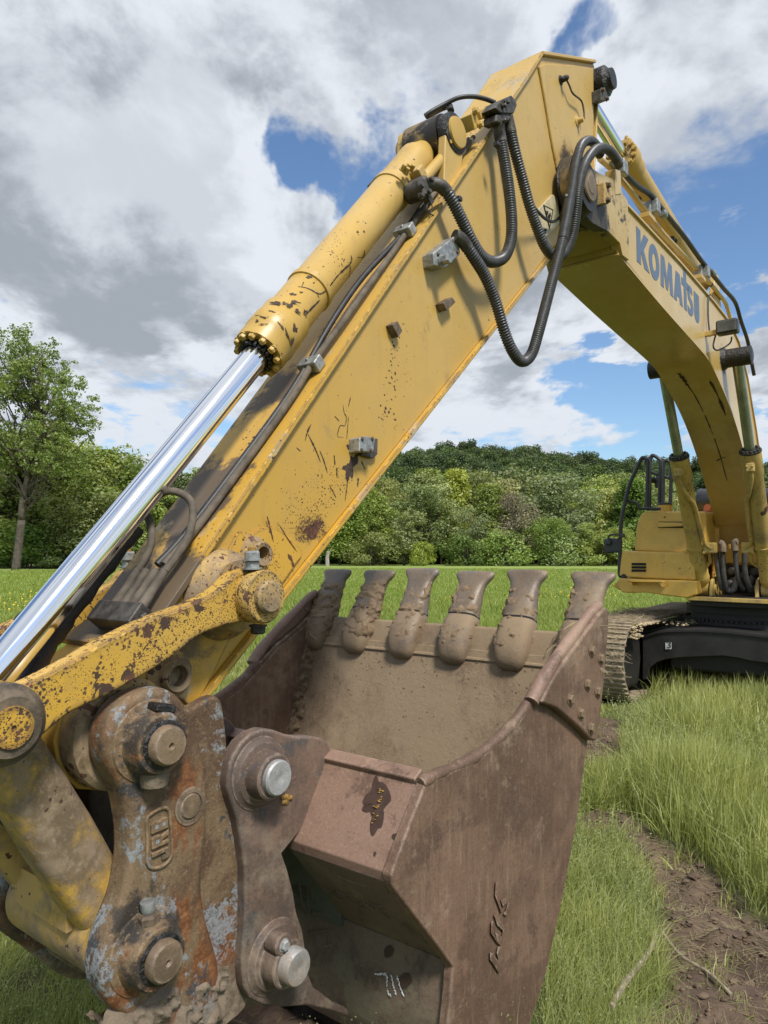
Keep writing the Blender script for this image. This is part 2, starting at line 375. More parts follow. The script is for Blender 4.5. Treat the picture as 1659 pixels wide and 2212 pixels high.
MAT['boomcyl'] = paint('boom_cylinder_paint', (.50, .35, .085), (.44, .32, .11), chip=.25, dirt=.30, rough=.40, streak=.9, grease=.06, dirtc=(.17, .12, .065), chipscale=10)
MAT['rust'] = rusty('bucket_rust', streakdir=((0, math.radians(-20), 0), (7, 7, .55)), dustamt=.30, scratch=.6, edge=.9)
MAT['rustside'] = rusty('bucket_side_rust', a=(.098, .056, .037), b=(.160, .096, .064), streakdir=((0, math.radians(20), 0), (9, 9, .8)), dustamt=.24, scratch=.45, edge=.9, dust=(.27, .20, .135))
MAT['hood'] = rusty('hood_rust', a=(.195, .120, .088), b=(.245, .156, .115), dust=(.28, .20, .14), dustamt=.24, scratch=.2, blotch=(.105, .064, .046), rough=.55, relief=.25, edge=.8)
MAT['back'] = rusty('bucket_back_rust', a=(.12, .095, .065), b=(.155, .11, .08), dust=(.19, .165, .105), dustamt=.36, scratch=.2, blotch=(.075, .055, .04))
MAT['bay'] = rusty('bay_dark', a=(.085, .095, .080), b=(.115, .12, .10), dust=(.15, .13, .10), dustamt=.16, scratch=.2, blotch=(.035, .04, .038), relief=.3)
MAT['floor'] = rusty('bucket_floor_dust', a=(.185, .130, .080), b=(.228, .164, .102), dust=(.28, .207, .13), dustamt=.50, streakdir=((0, math.radians(-20), 0), (8, 8, .6)), scratch=.35, blotch=(.125, .082, .054), rough=.85, relief=.5)
MAT['ear'] = rusty('ear_rust', a=(.095, .066, .052), b=(.165, .105, .075), dust=(.21, .165, .12), dustamt=.34, blotch=(.06, .062, .065), scratch=.3, edge=.9, streakdir=((0, 0, 0), (6, 6, 1)))
MAT['tooth'] = rusty('tooth_steel', a=(.165, .115, .072), b=(.21, .15, .094), dust=(.26, .19, .118), dustamt=.55, blotch=(.13, .105, .10), rough=.5, scratch=.3, relief=.4)
MAT['tip'] = rusty('tooth_tip_steel', a=(.135, .104, .078), b=(.185, .14, .10), dust=(.25, .185, .118), dustamt=.40, blotch=(.14, .125, .12), rough=.42, metal=.1, relief=.25, edge=.6)
MAT['pin'] = rusty('pin_rust', a=(.115, .080, .050), b=(.185, .130, .080), dust=(.25, .185, .115), dustamt=.30, blotch=(.060, .042, .032), rough=.55, edge=.7)

def coupler_mat():
    m, t = mat('coupler_rust'); co = t.co
    n = t.noise(co, 3.4, 10, .70, .5); n2 = t.noise(t.map(co, scale=(1.6, 1.6, .55), loc=(5, 2, 8)), 3.6, 9, .68, .3); g = t.noise(co, 95, 6, .8); md = t.noise(co, 30, 8, .75)
    c = t.mix(t.step(n, .42, .58), (.090, .050, .027), (.175, .118, .065))
    c = t.mix(t.step(n2, .49, .57, 0, .95), c, t.mix(t.step(md, .42, .6), (.125, .042, .013), (.235, .088, .026)))                       # orange run-down rust
    c = t.mix(t.step(md, .56, .64, 0, .6), c, (.24, .165, .09))
    n3 = t.math('ADD', t.noise(t.map(co, scale=(1.3, 1.3, .8), loc=(2, 7, 1)), 3.8, 10, .74, .35), t.math('MULTIPLY', t.math('SUBTRACT', md, .5), .35))
    c = t.mix(t.math('MULTIPLY', t.step(n3, .538, .568), t.step(g, .40, .52, .25, 1)), c, (.225, .245, .265))                                # what is left of grey paint
    n4 = t.math('ADD', t.noise(t.map(co, loc=(1, 1, 4)), 5.0, 9, .72), t.math('MULTIPLY', t.math('SUBTRACT', md, .5), .35))
    c = t.mix(t.step(n4, .59, .63, 0, .92), c, (.040, .042, .048))
    for pc_, rr_ in (((1.118, T0 - .36, 1.322), .105), ((1.12, T0 - .36, .795), .105), ((1.07, T0 - .34, .90), .07)):
        c = t.mix(t.math('MULTIPLY', spot(t, co, pc_, rr_, (1, 1, 1), .75, 7), .92), c, (.022, .019, .017))
    c = t.mix(t.step(g, .56, .66, 0, .55), c, (.38, .28, .17)); c = t.mix(t.step(g, .45, .36, 0, .6), c, (.05, .026, .014))
    z = t.sep(co)[2]
    dirt = t.step(t.math('ADD', z, t.math('MULTIPLY', n2, .30)), .80, .69)
    c = t.mix(t.math('MULTIPLY', dirt, .9), c, t.mix(t.step(md, .4, .6), (.13, .10, .07), (.25, .20, .145)))
    em = t.math('MULTIPLY', edge_mask(t, .016, .01, .16), t.step(t.noise(co, 28, 6, .75), .46, .56))
    c = t.mix(t.math('MULTIPLY', em, .65), c, (.40, .27, .14))
    h = t.math('ADD', t.math('MULTIPLY', g, .45), t.math('ADD', t.math('MULTIPLY', md, .8), t.math('MULTIPLY', t.noise(co, 14, 6, .65), .8)))
    fin(t, c, t.fmix(md, .5, .85), t.bump(h, .6, .009)); return m
MAT['coupler'] = coupler_mat()

def chrome():
    m, t = mat('chrome_rod'); co = t.co
    ang = math.atan2(3.905 - 1.385, 2.93 - .77)
    sv = t.map(co, scale=(1, 1, 1), rot=(0, ang, 0))
    n = t.noise(t.map(sv, scale=(.6, 60, 60)), 4, 6, .65)
    c = t.mix(n, (.80, .81, .83), (.93, .94, .95))
    fin(t, c, t.step(n, .3, .75, .05, .16), t.bump(n, .02, .001), 1.0); return m
MAT['chrome'] = chrome()
MAT['bossp'] = paint('boss_paint', (.52, .32, .05), (.46, .30, .08), chip=.75, dirt=.50, rough=.5, streak=.3, edge=.8, chipscale=26, speck=.6, dirtc=(.12, .085, .055))
MAT['grimy'] = rusty('grimy_steel', a=(.060, .046, .034), b=(.11, .083, .056), dust=(.175, .135, .09), dustamt=.36, blotch=(.030, .024, .020), rough=.55, relief=.4)
MAT['holes'] = plain('old_grey_paint', (.22, .24, .26), .7, 0, .4, 40)
MAT['dullrod'] = plain('dull_rod_steel', (.34, .36, .33), .28, .85, .2, 5, .05)
MAT['rubber'] = plain('hose_rubber', (.020, .020, .022), .5, 0, .4, 30, .1)
MAT['coil'] = plain('hose_guard_plastic', (.050, .050, .053), .38, 0, .35, 25, .1)
MAT['dustyhose'] = plain('dusty_hose', (.10, .082, .062), .8, 0, .45, 14, .3)
MAT['sleeve'] = plain('black_hose_sleeve', (.018, .017, .017), .6, 0, .5, 24, .8, 120, .004)
MAT['zinc'] = plain('zinc_steel', (.30, .31, .31), .48, .55, .35, 40, .25, 90)
MAT['fitting'] = plain('grimy_fitting', (.075, .068, .06), .55, .35, .5, 25, .4)
MAT['grease'] = plain('black_grease', (.012, .011, .011), .42, 0, .4, 20, .9, 40, .015)
MAT['black'] = plain('black_steel', (.018, .0165, .0155), .55, 0, .35, 4, .12)
MAT['rail'] = plain('black_rail_paint', (.028, .030, .034), .38, 0, .25, 15, .1)
MAT['holeshade'] = plain('painted_cavity_shade', (.01, .009, .008), .85)  # near-black for openings and gaps, their shade put into the colour
MAT['greyhose'] = plain('grey_hose', (.055, .055, .057), .55, 0, .3, 20, .1)
MAT['capsteel'] = rusty('pin_end_zinc', a=(.34, .34, .34), b=(.44, .44, .435), dust=(.27, .21, .155), dustamt=.36, blotch=(.16, .145, .13), rough=.5, metal=.35, relief=.25, scratch=0)
MAT['blue'] = plain('blue_letter_film', (.085, .125, .20), .4, 0, .12, 40, .03)
MAT['white'] = plain('chalk_white', (.68, .70, .71), .85, 0, .3, 80, .6, 200)
MAT['decal'] = plain('pale_decal', (.52, .45, .29), .45, 0, .15, 20, .02)
MAT['ink'] = plain('decal_ink', (.012, .012, .012), .5)
MAT['weld'] = plain('weld_bead', (.135, .115, .075), .7, 0, .3, 40, .5)
MAT['redrust'] = plain('red_rust', (.19, .055, .025), .8, 0, .4, 12, .5)
MAT['glass'] = plain('lamp_glass', (.10, .10, .095), .15, 0, .3)
MAT['oil'] = plain('wet_oil_stain', (.055, .033, .025), .5, 0, .2, 30, .1)
MAT['yellowgrease'] = plain('yellow_grease', (.26, .15, .035), .6, 0, .4, 60, .8)
MAT['dirtybolt'] = plain('dirty_bolt', (.13, .095, .065), .7, .2, .4, 40, .4)

def mudmat(name, a=(.175, .12, .070), b=(.25, .18, .11), dark=(.085, .055, .034), rough=.93):
    m, t = mat(name); co = t.co
    n = t.noise(co, 9, 9, .68, .3); g = t.noise(co, 70, 6, .75)
    c = t.mix(t.step(n, .35, .68), a, b); c = t.mix(t.step(g, .44, .32, 0, .7), c, dark)
    fin(t, c, rough, t.bump(t.math('ADD', t.math('MULTIPLY', n, 1.0), t.math('MULTIPLY', g, .5)), .9, .012)); return m
MAT['mud'] = mudmat('dried_mud')
MAT['packed'] = mudmat('packed_dirt', (.15, .115, .08), (.22, .175, .125), (.07, .05, .035))
MAT['clod'] = mudmat('dark_soil_clod', (.095, .062, .042), (.17, .12, .08), (.04, .027, .02))
MAT['shoe'] = mudmat('track_shoe_mud', (.24, .19, .125), (.38, .31, .215), (.09, .07, .05), .8)
MAT['straw'] = plain('dry_straw', (.34, .27, .165), .8, 0, .35, 8, .2)
MAT['twig'] = plain('grey_twig', (.25, .205, .15), .85, 0, .35, 30, .5)

# ------------------------------------------------------------------ plants: materials
def leafmat(name, a, b, trans=.30, rough=.55, objrand=True):
    m = bpy.data.materials.new(name); m.use_nodes = True; t = NT(m.node_tree); t.n.clear()
    out = t.new('ShaderNodeOutputMaterial'); co = t.new('ShaderNodeTexCoord').outputs['Object']
    at = t.new('ShaderNodeAttribute'); at.attribute_name = 'rnd'
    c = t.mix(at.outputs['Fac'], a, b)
    if objrand:
        oi = t.new('ShaderNodeObjectInfo'); hs = t.new('ShaderNodeHueSaturation'); t.put(hs.inputs['Color'], c)
        t.put(hs.inputs['Hue'], t.step(oi.outputs['Random'], 0, 1, .478, .512, False)); t.put(hs.inputs['Value'], t.step(t.math('FRACT', t.math('MULTIPLY', oi.outputs['Random'], 7.3)), 0, 1, .72, 1.28, False))
        t.put(hs.inputs['Saturation'], t.step(t.math('FRACT', t.math('MULTIPLY', oi.outputs['Random'], 3.7)), 0, 1, .82, 1.08, False)); c = hs.outputs[0]
    df = t.new('ShaderNodeBsdfDiffuse'); tr = t.new('ShaderNodeBsdfTranslucent'); t.put(df.inputs[0], c)
    t.put(tr.inputs[0], t.mix(1.0, c, (1.25, 1.2, .55), 'MULTIPLY'))
    mx = t.new('ShaderNodeMixShader'); mx.inputs[0].default_value = trans; t.l.new(df.outputs[0], mx.inputs[1]); t.l.new(tr.outputs[0], mx.inputs[2])
    gl = t.new('ShaderNodeBsdfGlossy'); gl.inputs['Roughness'].default_value = rough; gl.inputs['Color'].default_value = (.8, .8, .8, 1)
    m2 = t.new('ShaderNodeMixShader'); m2.inputs[0].default_value = .035; t.l.new(mx.outputs[0], m2.inputs[1]); t.l.new(gl.outputs[0], m2.inputs[2])
    t.l.new(m2.outputs[0], out.inputs['Surface']); return m
LEAF = {'mid': leafmat('leaf_mid_green', (.160, .230, .045), (.315, .40, .095), .42),
        'olive': leafmat('leaf_olive_green', (.095, .145, .032), (.185, .25, .064), .38),
        'dark': leafmat('leaf_dark_green', (.065, .120, .026), (.135, .21, .050), .36),
        'lime': leafmat('leaf_lime_green', (.27, .35, .055), (.40, .47, .105), .42),
        'pale': leafmat('leaf_pale_green', (.28, .32, .115), (.40, .43, .18), .38),
        'grey': leafmat('leaf_grey_green', (.19, .245, .10), (.29, .345, .155), .38),
        'brown': leafmat('leaf_bare_brown', (.15, .135, .08), (.24, .21, .13), .25),
        'hill': leafmat('leaf_hill_green', (.042, .080, .021), (.095, .148, .040))}
GRASS = {'near': leafmat('grass_near', (.175, .225, .050), (.49, .51, .185), .42, .5, False),
         'field': leafmat('grass_field', (.165, .235, .034), (.285, .35, .075), .35, .5, False),
         'weed': leafmat('weed_seed', (.24, .29, .11), (.42, .45, .24), .35, .5, False),
         'straw': leafmat('grass_straw', (.22, .185, .10), (.36, .30, .18), .25, .6, False)}
MAT['bark'] = plain('tree_bark', (.085, .07, .055), .9, 0, .4, 3, .6, 10, .05)
MAT['barkpale'] = plain('pale_tree_bark', (.30, .28, .24), .9, 0, .3, 3, .5, 10, .05)
MAT['flower'] = plain('yellow_flower', (.75, .55, .02), .7, 0, .1)

def groundmat():
    m, t = mat('field_ground'); co = t.co
    at = t.new('ShaderNodeAttribute'); at.attribute_name = 'mud'; mud = at.outputs['Fac']
    big = t.noise(co, .05, 4, .6); mid = t.noise(co, .9, 6, .65); fine = t.noise(t.map(co, scale=(1, .35, 1)), 7, 8, .75)
    g = t.mix(t.step(big, .35, .65), (.185, .255, .042), (.225, .285, .058))
    g = t.mix(t.step(mid, .35, .70, 0, .55), g, (.155, .220, .036)); g = t.mix(t.step(fine, .42, .66, 0, .5), g, (.265, .32, .085))
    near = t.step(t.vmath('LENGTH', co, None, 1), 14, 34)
    soiln = t.noise(co, 5, 9, .7); soilf = t.noise(co, 45, 6, .75)
    soil = t.mix(t.step(soiln, .35, .68), (.070, .043, .029), (.155, .105, .070))
    soil = t.mix(t.step(soilf, .60, .72, 0, .6), soil, (.25, .185, .12)); soil = t.mix(t.step(soilf, .42, .32, 0, .7), soil, (.035, .022, .016))
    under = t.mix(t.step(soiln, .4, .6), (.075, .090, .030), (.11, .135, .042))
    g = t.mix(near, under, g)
    c = t.mix(mud, g, soil)
    h = t.math('ADD', t.math('MULTIPLY', soiln, 1.0), t.math('MULTIPLY', soilf, .45))
    fin(t, c, t.fmix(mud, .95, .75), t.bump(h, .8, .03)); return m
MAT['ground'] = groundmat()
# ------------------------------------------------------------------ excavator
EX = empty('excavator', (AX * S0 + WX * T0), math.atan2(AX.y, AX.x))
tag(EX, 'worn yellow crawler excavator with its bucket curled up on the grass', 'excavator')
def hexmesh(name, r, h, washer=True):
    b = MB()
    if washer: b.lathe((0, 0, 0), (0, 0, 1), [(0, r * 1.25), (h * .18, r * 1.25)], 14)
    V = []; F = []
    for z, k in ((0, 1), (h * .82, 1), (h, .84)):
        for i in range(6):
            a = math.pi / 3 * i; V.append((r * k * math.cos(a), r * k * math.sin(a), z))
    for j in range(2):
        for i in range(6): F.append((j * 6 + i, j * 6 + (i + 1) % 6, j * 6 + 6 + (i + 1) % 6, j * 6 + 6 + i))
    F.append(tuple(range(12, 18)))
    b.add(V, F); me = bpy.data.meshes.new(name); me.from_pydata(b.v, [], b.f); me.update(); return me
HEX = {}
def bolt(p, ax, r, h, m, parent, name='bolt', spin=None):
    key = (r, h, m.name)
    if key not in HEX:
        HEX[key] = hexmesh('bolt', r, h); HEX[key].materials.append(m)
    o = bpy.data.objects.new(name, HEX[key]); COL.objects.link(o); o.parent = parent
    q = Vector(ax).to_track_quat('Z', 'Y'); o.rotation_mode = 'QUATERNION'
    o.rotation_quaternion = q @ Quaternion((0, 0, 1), random.uniform(0, 1.0) if spin is None else spin); o.location = L(p); return o
NT_ = (0, -1, 0)                                       # the side of the machine that faces the camera
def ring_bolts(c, ax, rad, n, r, h, m, parent, a0=0):
    ax = Vector(ax).normalized(); u = ax.orthogonal().normalized(); v = ax.cross(u)
    for k in range(n):
        a = a0 + 2 * math.pi * k / n; bolt(Vector(c) + (u * math.cos(a) + v * math.sin(a)) * rad, ax, r, h, m, parent)
def P3(p, t): return (p[0], t, p[1])

# ---- stick (dipper arm)
DS, DF = .158, .180
top = [(1.24, 1.585), (1.606, 2.029), (2.532, 3.163), (3.75, 4.655), (3.925, 4.885)]
bot = [(4.33, 3.945), (3.945, 3.605), (2.545, 2.376), (1.717, 1.648), (1.36, 1.335)]
nose = [(1.27, 1.245), (1.19, 1.185), (1.10, 1.165), (1.02, 1.19), (.965, 1.25), (.95, 1.33), (.975, 1.41), (1.04, 1.475), (1.13, 1.52)]
rear = [(4.40, 5.13), (4.82, 5.345), (4.86, 5.30), (4.80, 4.88), (4.73, 4.50), (4.60, 4.20)]
prof = top + rear + bot + nose
stick = MB().prism(prof, T0 - DS, T0 + DS).build('stick', MAT['stick'], EX, bevel=.006)
def strip(path, th, ta, tb):
    """plate of thickness th lying along an (s,z) path, outside it"""
    n = len(path); nr = []
    for i in range(n):
        a = Vector(path[max(i - 1, 0)]); b = Vector(path[min(i + 1, n - 1)]); tn = (b - a).normalized(); nr.append(Vector((-tn.y, tn.x)))
    return [tuple(p) for p in path] + [tuple(Vector(path[i]) + nr[i] * th) for i in range(n - 1, -1, -1)]
tp = top[:-1] + [(3.925, 4.885)]
MB().prism(strip([(1.15, 1.53)] + tp, .022, 0, 0), T0 - DF, T0 + DF).build('top_flange', MAT['flange'], stick, bevel=.004)
MB().prism(strip(bot[:] + nose[:1], .022, 0, 0), T0 - DF, T0 + DF).build('bottom_flange', MAT['flange'], stick, bevel=.004)
MB().prism(strip(tp[-1:] + rear[:2], .02, 0, 0), T0 - DF, T0 + DF).build('end_plate', MAT['stick'], stick, bevel=.004)
MB().prism(strip(rear[2:], .02, 0, 0), T0 - DF, T0 + DF).build('rear_plate', MAT['stick'], stick, bevel=.004)
# stiffening side plate whose welded edge runs down the arm's upper end
wl = outl('ZT', [(935, 250), (985, 520), (1040, 850), (1085, 1080)], T0 - DS)
rp = [wl[0], (3.95, 4.84), (4.40, 5.09), (4.78, 5.28), (4.765, 4.88), (4.70, 4.52), (4.57, 4.25), (4.38, 4.02)] + wl[::-1][:-1]
MB().prism(rp, T0 - DS - .014, T0 - DS + .003).build('side_doubler', MAT['stick'], stick, bevel=.004)
MB().tube([P3(p, T0 - DS - .007) for p in sm2(wl, 6)], .009, 8, rf=lambda q: .009 + .002 * math.sin(q * 90)).build('weld_seam', MAT['stick'], stick)
for sg in (-1, 1):
    # curved lower doubler, bosses and lugs
    if sg == -1:
        lo = outl('ZA', [(1000, 60), (1060, 90), (1170, 30), (1280, 20), (1400, 110), (1480, 200), (1430, 290), (1300, 470), (1000, 760), (820, 1100), (690, 1330), (600, 1290), (480, 1180), (560, 900), (760, 560)], T0 - DS)
        MB().prism(sm2(lo, 3, True), T0 - DS - .010, T0 - DS + .002).build('side_doubler', MAT['flange'], stick, bevel=.005)
    for fr, x, y, r, ln in (('ZA', 1215, 215, .042, .06), ('ZA', 588, 1115, .050, .05)):
        c = onT(fr, x, y, T0 - DS - ln)
        b = MB(); p0 = (c[0], T0 + sg * (DS - .01), c[2]); p1 = (c[0], T0 + sg * (DS + ln), c[2])
        b.lathe(p0, p1, [(0, r * 1.7), (.018, r * 1.55), (.03, r * 1.02), (ln, r), (ln + .008, r * .9), (ln + .006, r * .62), (.0, r * .60)], 28, caps=False).build('tube_boss', MAT['nose'], stick)
    # idler pin boss
    b = MB().lathe((1.485, T0 + sg * (DS - .02), 1.678), (1.485, T0 + sg, 1.678), [(0, .150), (.05, .140), (.085, .115), (.115, .11)], 36).build('pin_boss', MAT['nose'], stick)
MB().lathe((1.115, T0 - .235, 1.325), (1.115, T0, 1.325), [(0, .135), (.012, .148), (.05, .152), (.42, .152), (.458, .148), (.47, .135)], 40).build('nose_boss', MAT['nose'], stick)
# blocks on the side of the stick
for fr, pts, dpt in (('R5', [(900, 1035), (925, 1020), (945, 1060), (928, 1088)], .035), ('R5', [(1112, 945), (1150, 920), (1166, 942), (1128, 978)], .045)):
    MB().prism(outl(fr, pts, T0 - DS - dpt), T0 - DS - dpt, T0 - DS + .005).build('lug', MAT['dirtybolt'], stick, bevel=.004)
br = outl('R6', [(1550, 488), (1580, 480), (1618, 490), (1610, 550), (1548, 548)], T0 - DS - .05)
bk = MB().prism(br, T0 - DS - .055, T0 - DS + .005).build('lug', MAT['zinc'], stick, bevel=.005)
for x, y in ((1565, 492), (1608, 492), (1562, 540), (1602, 542)): bolt(onT('R6', x, y, T0 - DS - .055), NT_, .007, .006, MAT['dirtybolt'], stick)
MB().prism(outl('R6', [(1590, 490), (1632, 490), (1630, 560), (1612, 577), (1560, 560)], T0 - DS - .02), T0 - DS - .022, T0 - DS + .005).build('lug_plate', MAT['fitting'], stick, bevel=.004)
# steel valve block with plug
vb = MB().prism(outl('R5', [(1070, 738), (1160, 668), (1180, 700), (1182, 745), (1120, 800), (1075, 790)], T0 - DS - .06), T0 - DS - .062, T0 - DS + .005).build('valve_block', MAT['zinc'], stick, bevel=.006)
pc = onT('R5', 1103, 772, T0 - DS - .062); bolt(pc, NT_, .024, .05, MAT['zinc'], vb, 'plug')
for x, y in ((1090, 745), (1170, 735), (1160, 690)): bolt(onT('R5', x, y, T0 - DS - .062), NT_, .008, .008, MAT['dirtybolt'], vb)
# warning decal by the boom joint
def flat(fr, pts, t, name, m, parent, dpt=.0015): return MB().prism(outl(fr, pts, t), t - dpt, t + .0005).build(name, m, parent)
FR['ZW'] = (2080, 780, .18908)
dT = T0 - DS - .0145
dc = flat('ZW', [(650, 5), (760, 100), (790, 620), (500, 890), (250, 620), (280, 400)], T0 - DS - .002, 'warning_decal', MAT['decal'], stick, .014)
flat('ZW', [(490, 205), (705, 310), (625, 735)], dT - .003, 'triangle_border', MAT['ink'], dc)
flat('ZW', [(520, 250), (680, 330), (622, 640)], dT - .006, 'triangle_field', MAT['decal'], dc)
for q in ([(560, 330), (600, 350), (585, 420), (560, 400)], [(585, 440), (640, 370), (650, 400), (600, 470)], [(590, 470), (650, 420), (655, 445), (610, 490)], [(610, 490), (635, 470), (630, 560), (618, 540)]):
    flat('ZW', q, dT - .009, 'pictogram', MAT['ink'], dc)
flat('ZW', [(400, 530), (425, 560), (450, 700), (435, 690)], dT - .003, 'arrow', MAT['ink'], dc)
flat('ZW', [(465, 740), (510, 690), (545, 800), (500, 865), (480, 850)], dT - .003, 'pictogram', MAT['ink'], dc)
MB().cyl(onT('ZW', 545, 735, dT - .002), onT('ZW', 545, 735, dT - .005), .007, 14).build('pictogram', MAT['ink'], dc)
# grease line on the end plate
gp = [onT('Z6', x, y, T0 - DS - .05) for x, y in ((625, 390), (655, 450), (690, 530), (770, 600), (795, 700), (798, 770))]
MB().tube(spline(gp, 5), .006, 8).build('grease_pipe', MAT['fitting'], stick)
a_ = onT('Z6', 622, 385, T0 - DS - .05); MB().lathe((a_[0], T0 - DS, a_[2]), a_, [(0, .03), (.02, .03), (.021, .02), (.06, .018), (.07, .01)], 12).build('grease_fitting', MAT['grease'], stick)
a_ = onT('Z6', 752, 790, T0 - DS - .03); MB().lathe((a_[0], T0 - DS, a_[2]), a_, [(0, .055), (.008, .05), (.012, .038), (.02, .035), (.025, .022), (.06, .014)], 20).build('grease_port', MAT['stick'], stick)
# arm-cylinder pin and bracket at the stick's end
for sg in (-1, 1):
    MB().lathe((4.88, T0 + sg * .12, 5.22), (4.88, T0 + sg, 5.22), [(0, .105), (.11, .105), (.135, .075), (.16, .070)], 28).build('pin_boss', MAT['grease'], stick)
bolt(onT('Z6', 1005, 585, T0 - .24), NT_, .014, .02, MAT['dirtybolt'], stick); bolt(onT('Z6', 965, 500, T0 - .24), NT_, .014, .02, MAT['dirtybolt'], stick)
MB().prism(outl('Z6', [(935, 490), (975, 480), (1010, 575), (985, 610), (940, 600)], T0 - .225), T0 - .24, T0 - DS).build('pin_keeper', MAT['fitting'], stick, bevel=.003)

# ---- two steel lines along the top of the stick, with clamps, and the manifold at its foot
ux = Vector((1, 0, 1.2246)).normalized(); un = Vector((-ux.z, 0, ux.x))
def ontop(u, t, h):                      # u metres up the stick from its foot, t across, h above the top plate
    b = Vector((1.24, 0, 1.585)); p = b + ux * u + un * (h + .022); return (p.x, t, p.z)
def stick_line(pts, r, m, name):
    return MB().tube(spline([ontop(*p) for p in pts], 8), r, 10).build(name, m, stick)
stick_line([(3.10, T0 - .085, .02), (2.6, T0 - .085, .02), (2.15, T0 - .088, .02), (1.75, T0 - .080, .05), (1.45, T0 - .085, .05), (1.18, T0 - .088, .03), (.95, T0 - .086, .018), (.6, T0 - .07, .016), (.33, T0 - .05, .016), (.20, T0 - .045, .03)], .0125, MAT['rubber'], 'steel_line')
stick_line([(3.10, T0 - .115, .02), (2.6, T0 - .115, .02), (2.15, T0 - .114, .02), (1.75, T0 - .118, .025), (1.45, T0 - .122, .03), (1.18, T0 - .116, .03), (.95, T0 - .113, .018), (.6, T0 - .10, .016), (.33, T0 - .085, .016), (.20, T0 - .08, .03)], .0135, MAT['dustyhose'], 'steel_line')
for u in (2.15, 1.18):
    c = ontop(u, T0 - .102, .024); R = Matrix((ux, Vector((0, 1, 0)), un)).transposed()
    k = MB().box(c, (.055, .095, .05), R).build('hose_clamp', MAT['zinc'], stick, bevel=.006); bolt(Vector(c) + un * .025, un, .008, .008, MAT['zinc'], k)
R = Matrix((ux, Vector((0, 1, 0)), un)).transposed()
mn = MB().box(ontop(-.0, T0 - .06, .035), (.07, .22, .07), R).build('manifold_block', MAT['fitting'], stick, bevel=.006)
bolt(Vector(ontop(0, T0 - .17, .035)), NT_, .018, .012, MAT['fitting'], mn, 'plug')
for k, tt in enumerate((T0 + .01, T0 - .035, T0 - .08, T0 - .125)):
    MB().tube([ontop(.03, tt, .035), ontop(.10, tt, .038), ontop(.17, tt + .004, .04)], .016, 10, rf=lambda q: .018 if q < .05 else .014).build('hose_fitting', MAT['dustyhose'], mn)
def freehose(name, pts, r, m, parent=EX, seg=10, n=8, rf=None):
    return MB().tube(spline(pts, n), r, seg, rf).build(name, m, parent)
freehose('thin_hose', [ontop(.17, T0 - .125, .04), ontop(.30, T0 - .135, .05), ontop(.40, T0 - .11, .10), ontop(.40, T0 - .03, .15), ontop(.30, T0 + .02, .14), ontop(.20, T0 + .03, .12)], .0125, MAT['dustyhose'])
freehose('thin_hose', [ontop(.17, T0 + .01, .04), ontop(.26, T0 + .0, .07), ontop(.34, T0 + .05, .12), ontop(.33, T0 + .12, .15), ontop(.22, T0 + .2, .13), ontop(.1, T0 + .25, .1)], .0125, MAT['dustyhose'])
hp = [ontop(.27, T0 + .02, .13), ontop(.10, T0 + .045, .12), ontop(-.08, T0 + .06, .11), ontop(-.25, T0 + .045, .10), ontop(-.42, T0 + .01, .09), (1.02, T0 - .02, 1.30), (1.03, T0 - .06, 1.12), (1.08, T0 - .08, .98), (1.15, T0 - .08, .90), (1.22, T0 - .07, .82)]
freehose('sleeved_hose', hp, .026, MAT['sleeve'], rf=lambda q: .026 + .003 * math.sin(q * 55) + .002 * math.sin(q * 131))
hp = [(1.10, T0 + .28, 1.62), (.98, T0 + .26, 1.50), (.90, T0 + .22, 1.38), (.88, T0 + .15, 1.24), (.95, T0 + .08, 1.10), (1.08, T0 + .04, .98)]
freehose('sleeved_hose', hp, .027, MAT['sleeve'], rf=lambda q: .027 + .003 * math.sin(q * 50))

# ---- bucket cylinder
C0 = Vector((.77, T0, 1.372)); C1 = Vector((2.93, T0, 3.905)); ca = (C1 - C0).normalized(); CL = (C1 - C0).length
cn = Vector((-ca.z, 0, ca.x))                              # away from the stick
def onC(q, off=(0, 0)): return C0 + ca * q + cn * off[0] + Vector((0, 1, 0)) * off[1]
qh = (Vector((1.775, T0, 2.55)) - C0).dot(ca)              # gland face
bc = MB().lathe(C0, C1, [(qh, .064), (qh, .098), (qh + .015, .101), (qh + .075, .101), (qh + .08, .104), (qh + .15, .104), (qh + .16, .100), (qh + .22, .100), (qh + .235, .090), (CL - .26, .090), (CL - .235, .093), (CL - .20, .092), (CL - .14, .07), (CL - .10, .06)], 56).build('bucket_cylinder', MAT['cyl'], EX)
MB().lathe(C0, C1, [(.105, .051), (qh + .1, .051)], 64).build('chrome_rod', MAT['chrome'], bc)
MB().lathe(C0, C1, [(0, .058), (.08, .058), (.095, .054), (.112, .054)], 40).build('rod_end', MAT['link'], bc)
MB().lathe(C0 + Vector((0, -.075, 0)), C0 + Vector((0, 1, 0)), [(0, .088), (.15, .088)], 36).build('rod_eye', MAT['link'], bc)
MB().lathe(C0, C1, [(qh - .004, .052), (qh - .004, .066), (qh + .01, .07)], 40, caps=False).build('wiper_seal', MAT['grease'], bc)
ring_bolts(onC(qh), -ca, .084, 12, .0135, .020, MAT['cyl'], bc, .2)
for k in range(20):                                        # oily scalloped ring at the gland
    a = 2 * math.pi * k / 20; p = onC(qh - .006, (.061 * math.cos(a), .061 * math.sin(a)))
    MB().cyl(p, p - ca * .018, .0075, 8).build('gland_tab', MAT['grease'], bc)
for q, r in ((qh + .42, .0), (CL - .52, .0)):
    if q > 1.2: MB().lathe(C0, C1, [(q - .016, .0935), (q - .014, .0965), (q + .014, .0965), (q + .016, .0935)], 48).build('clamp_band', MAT['cyl'], bc)
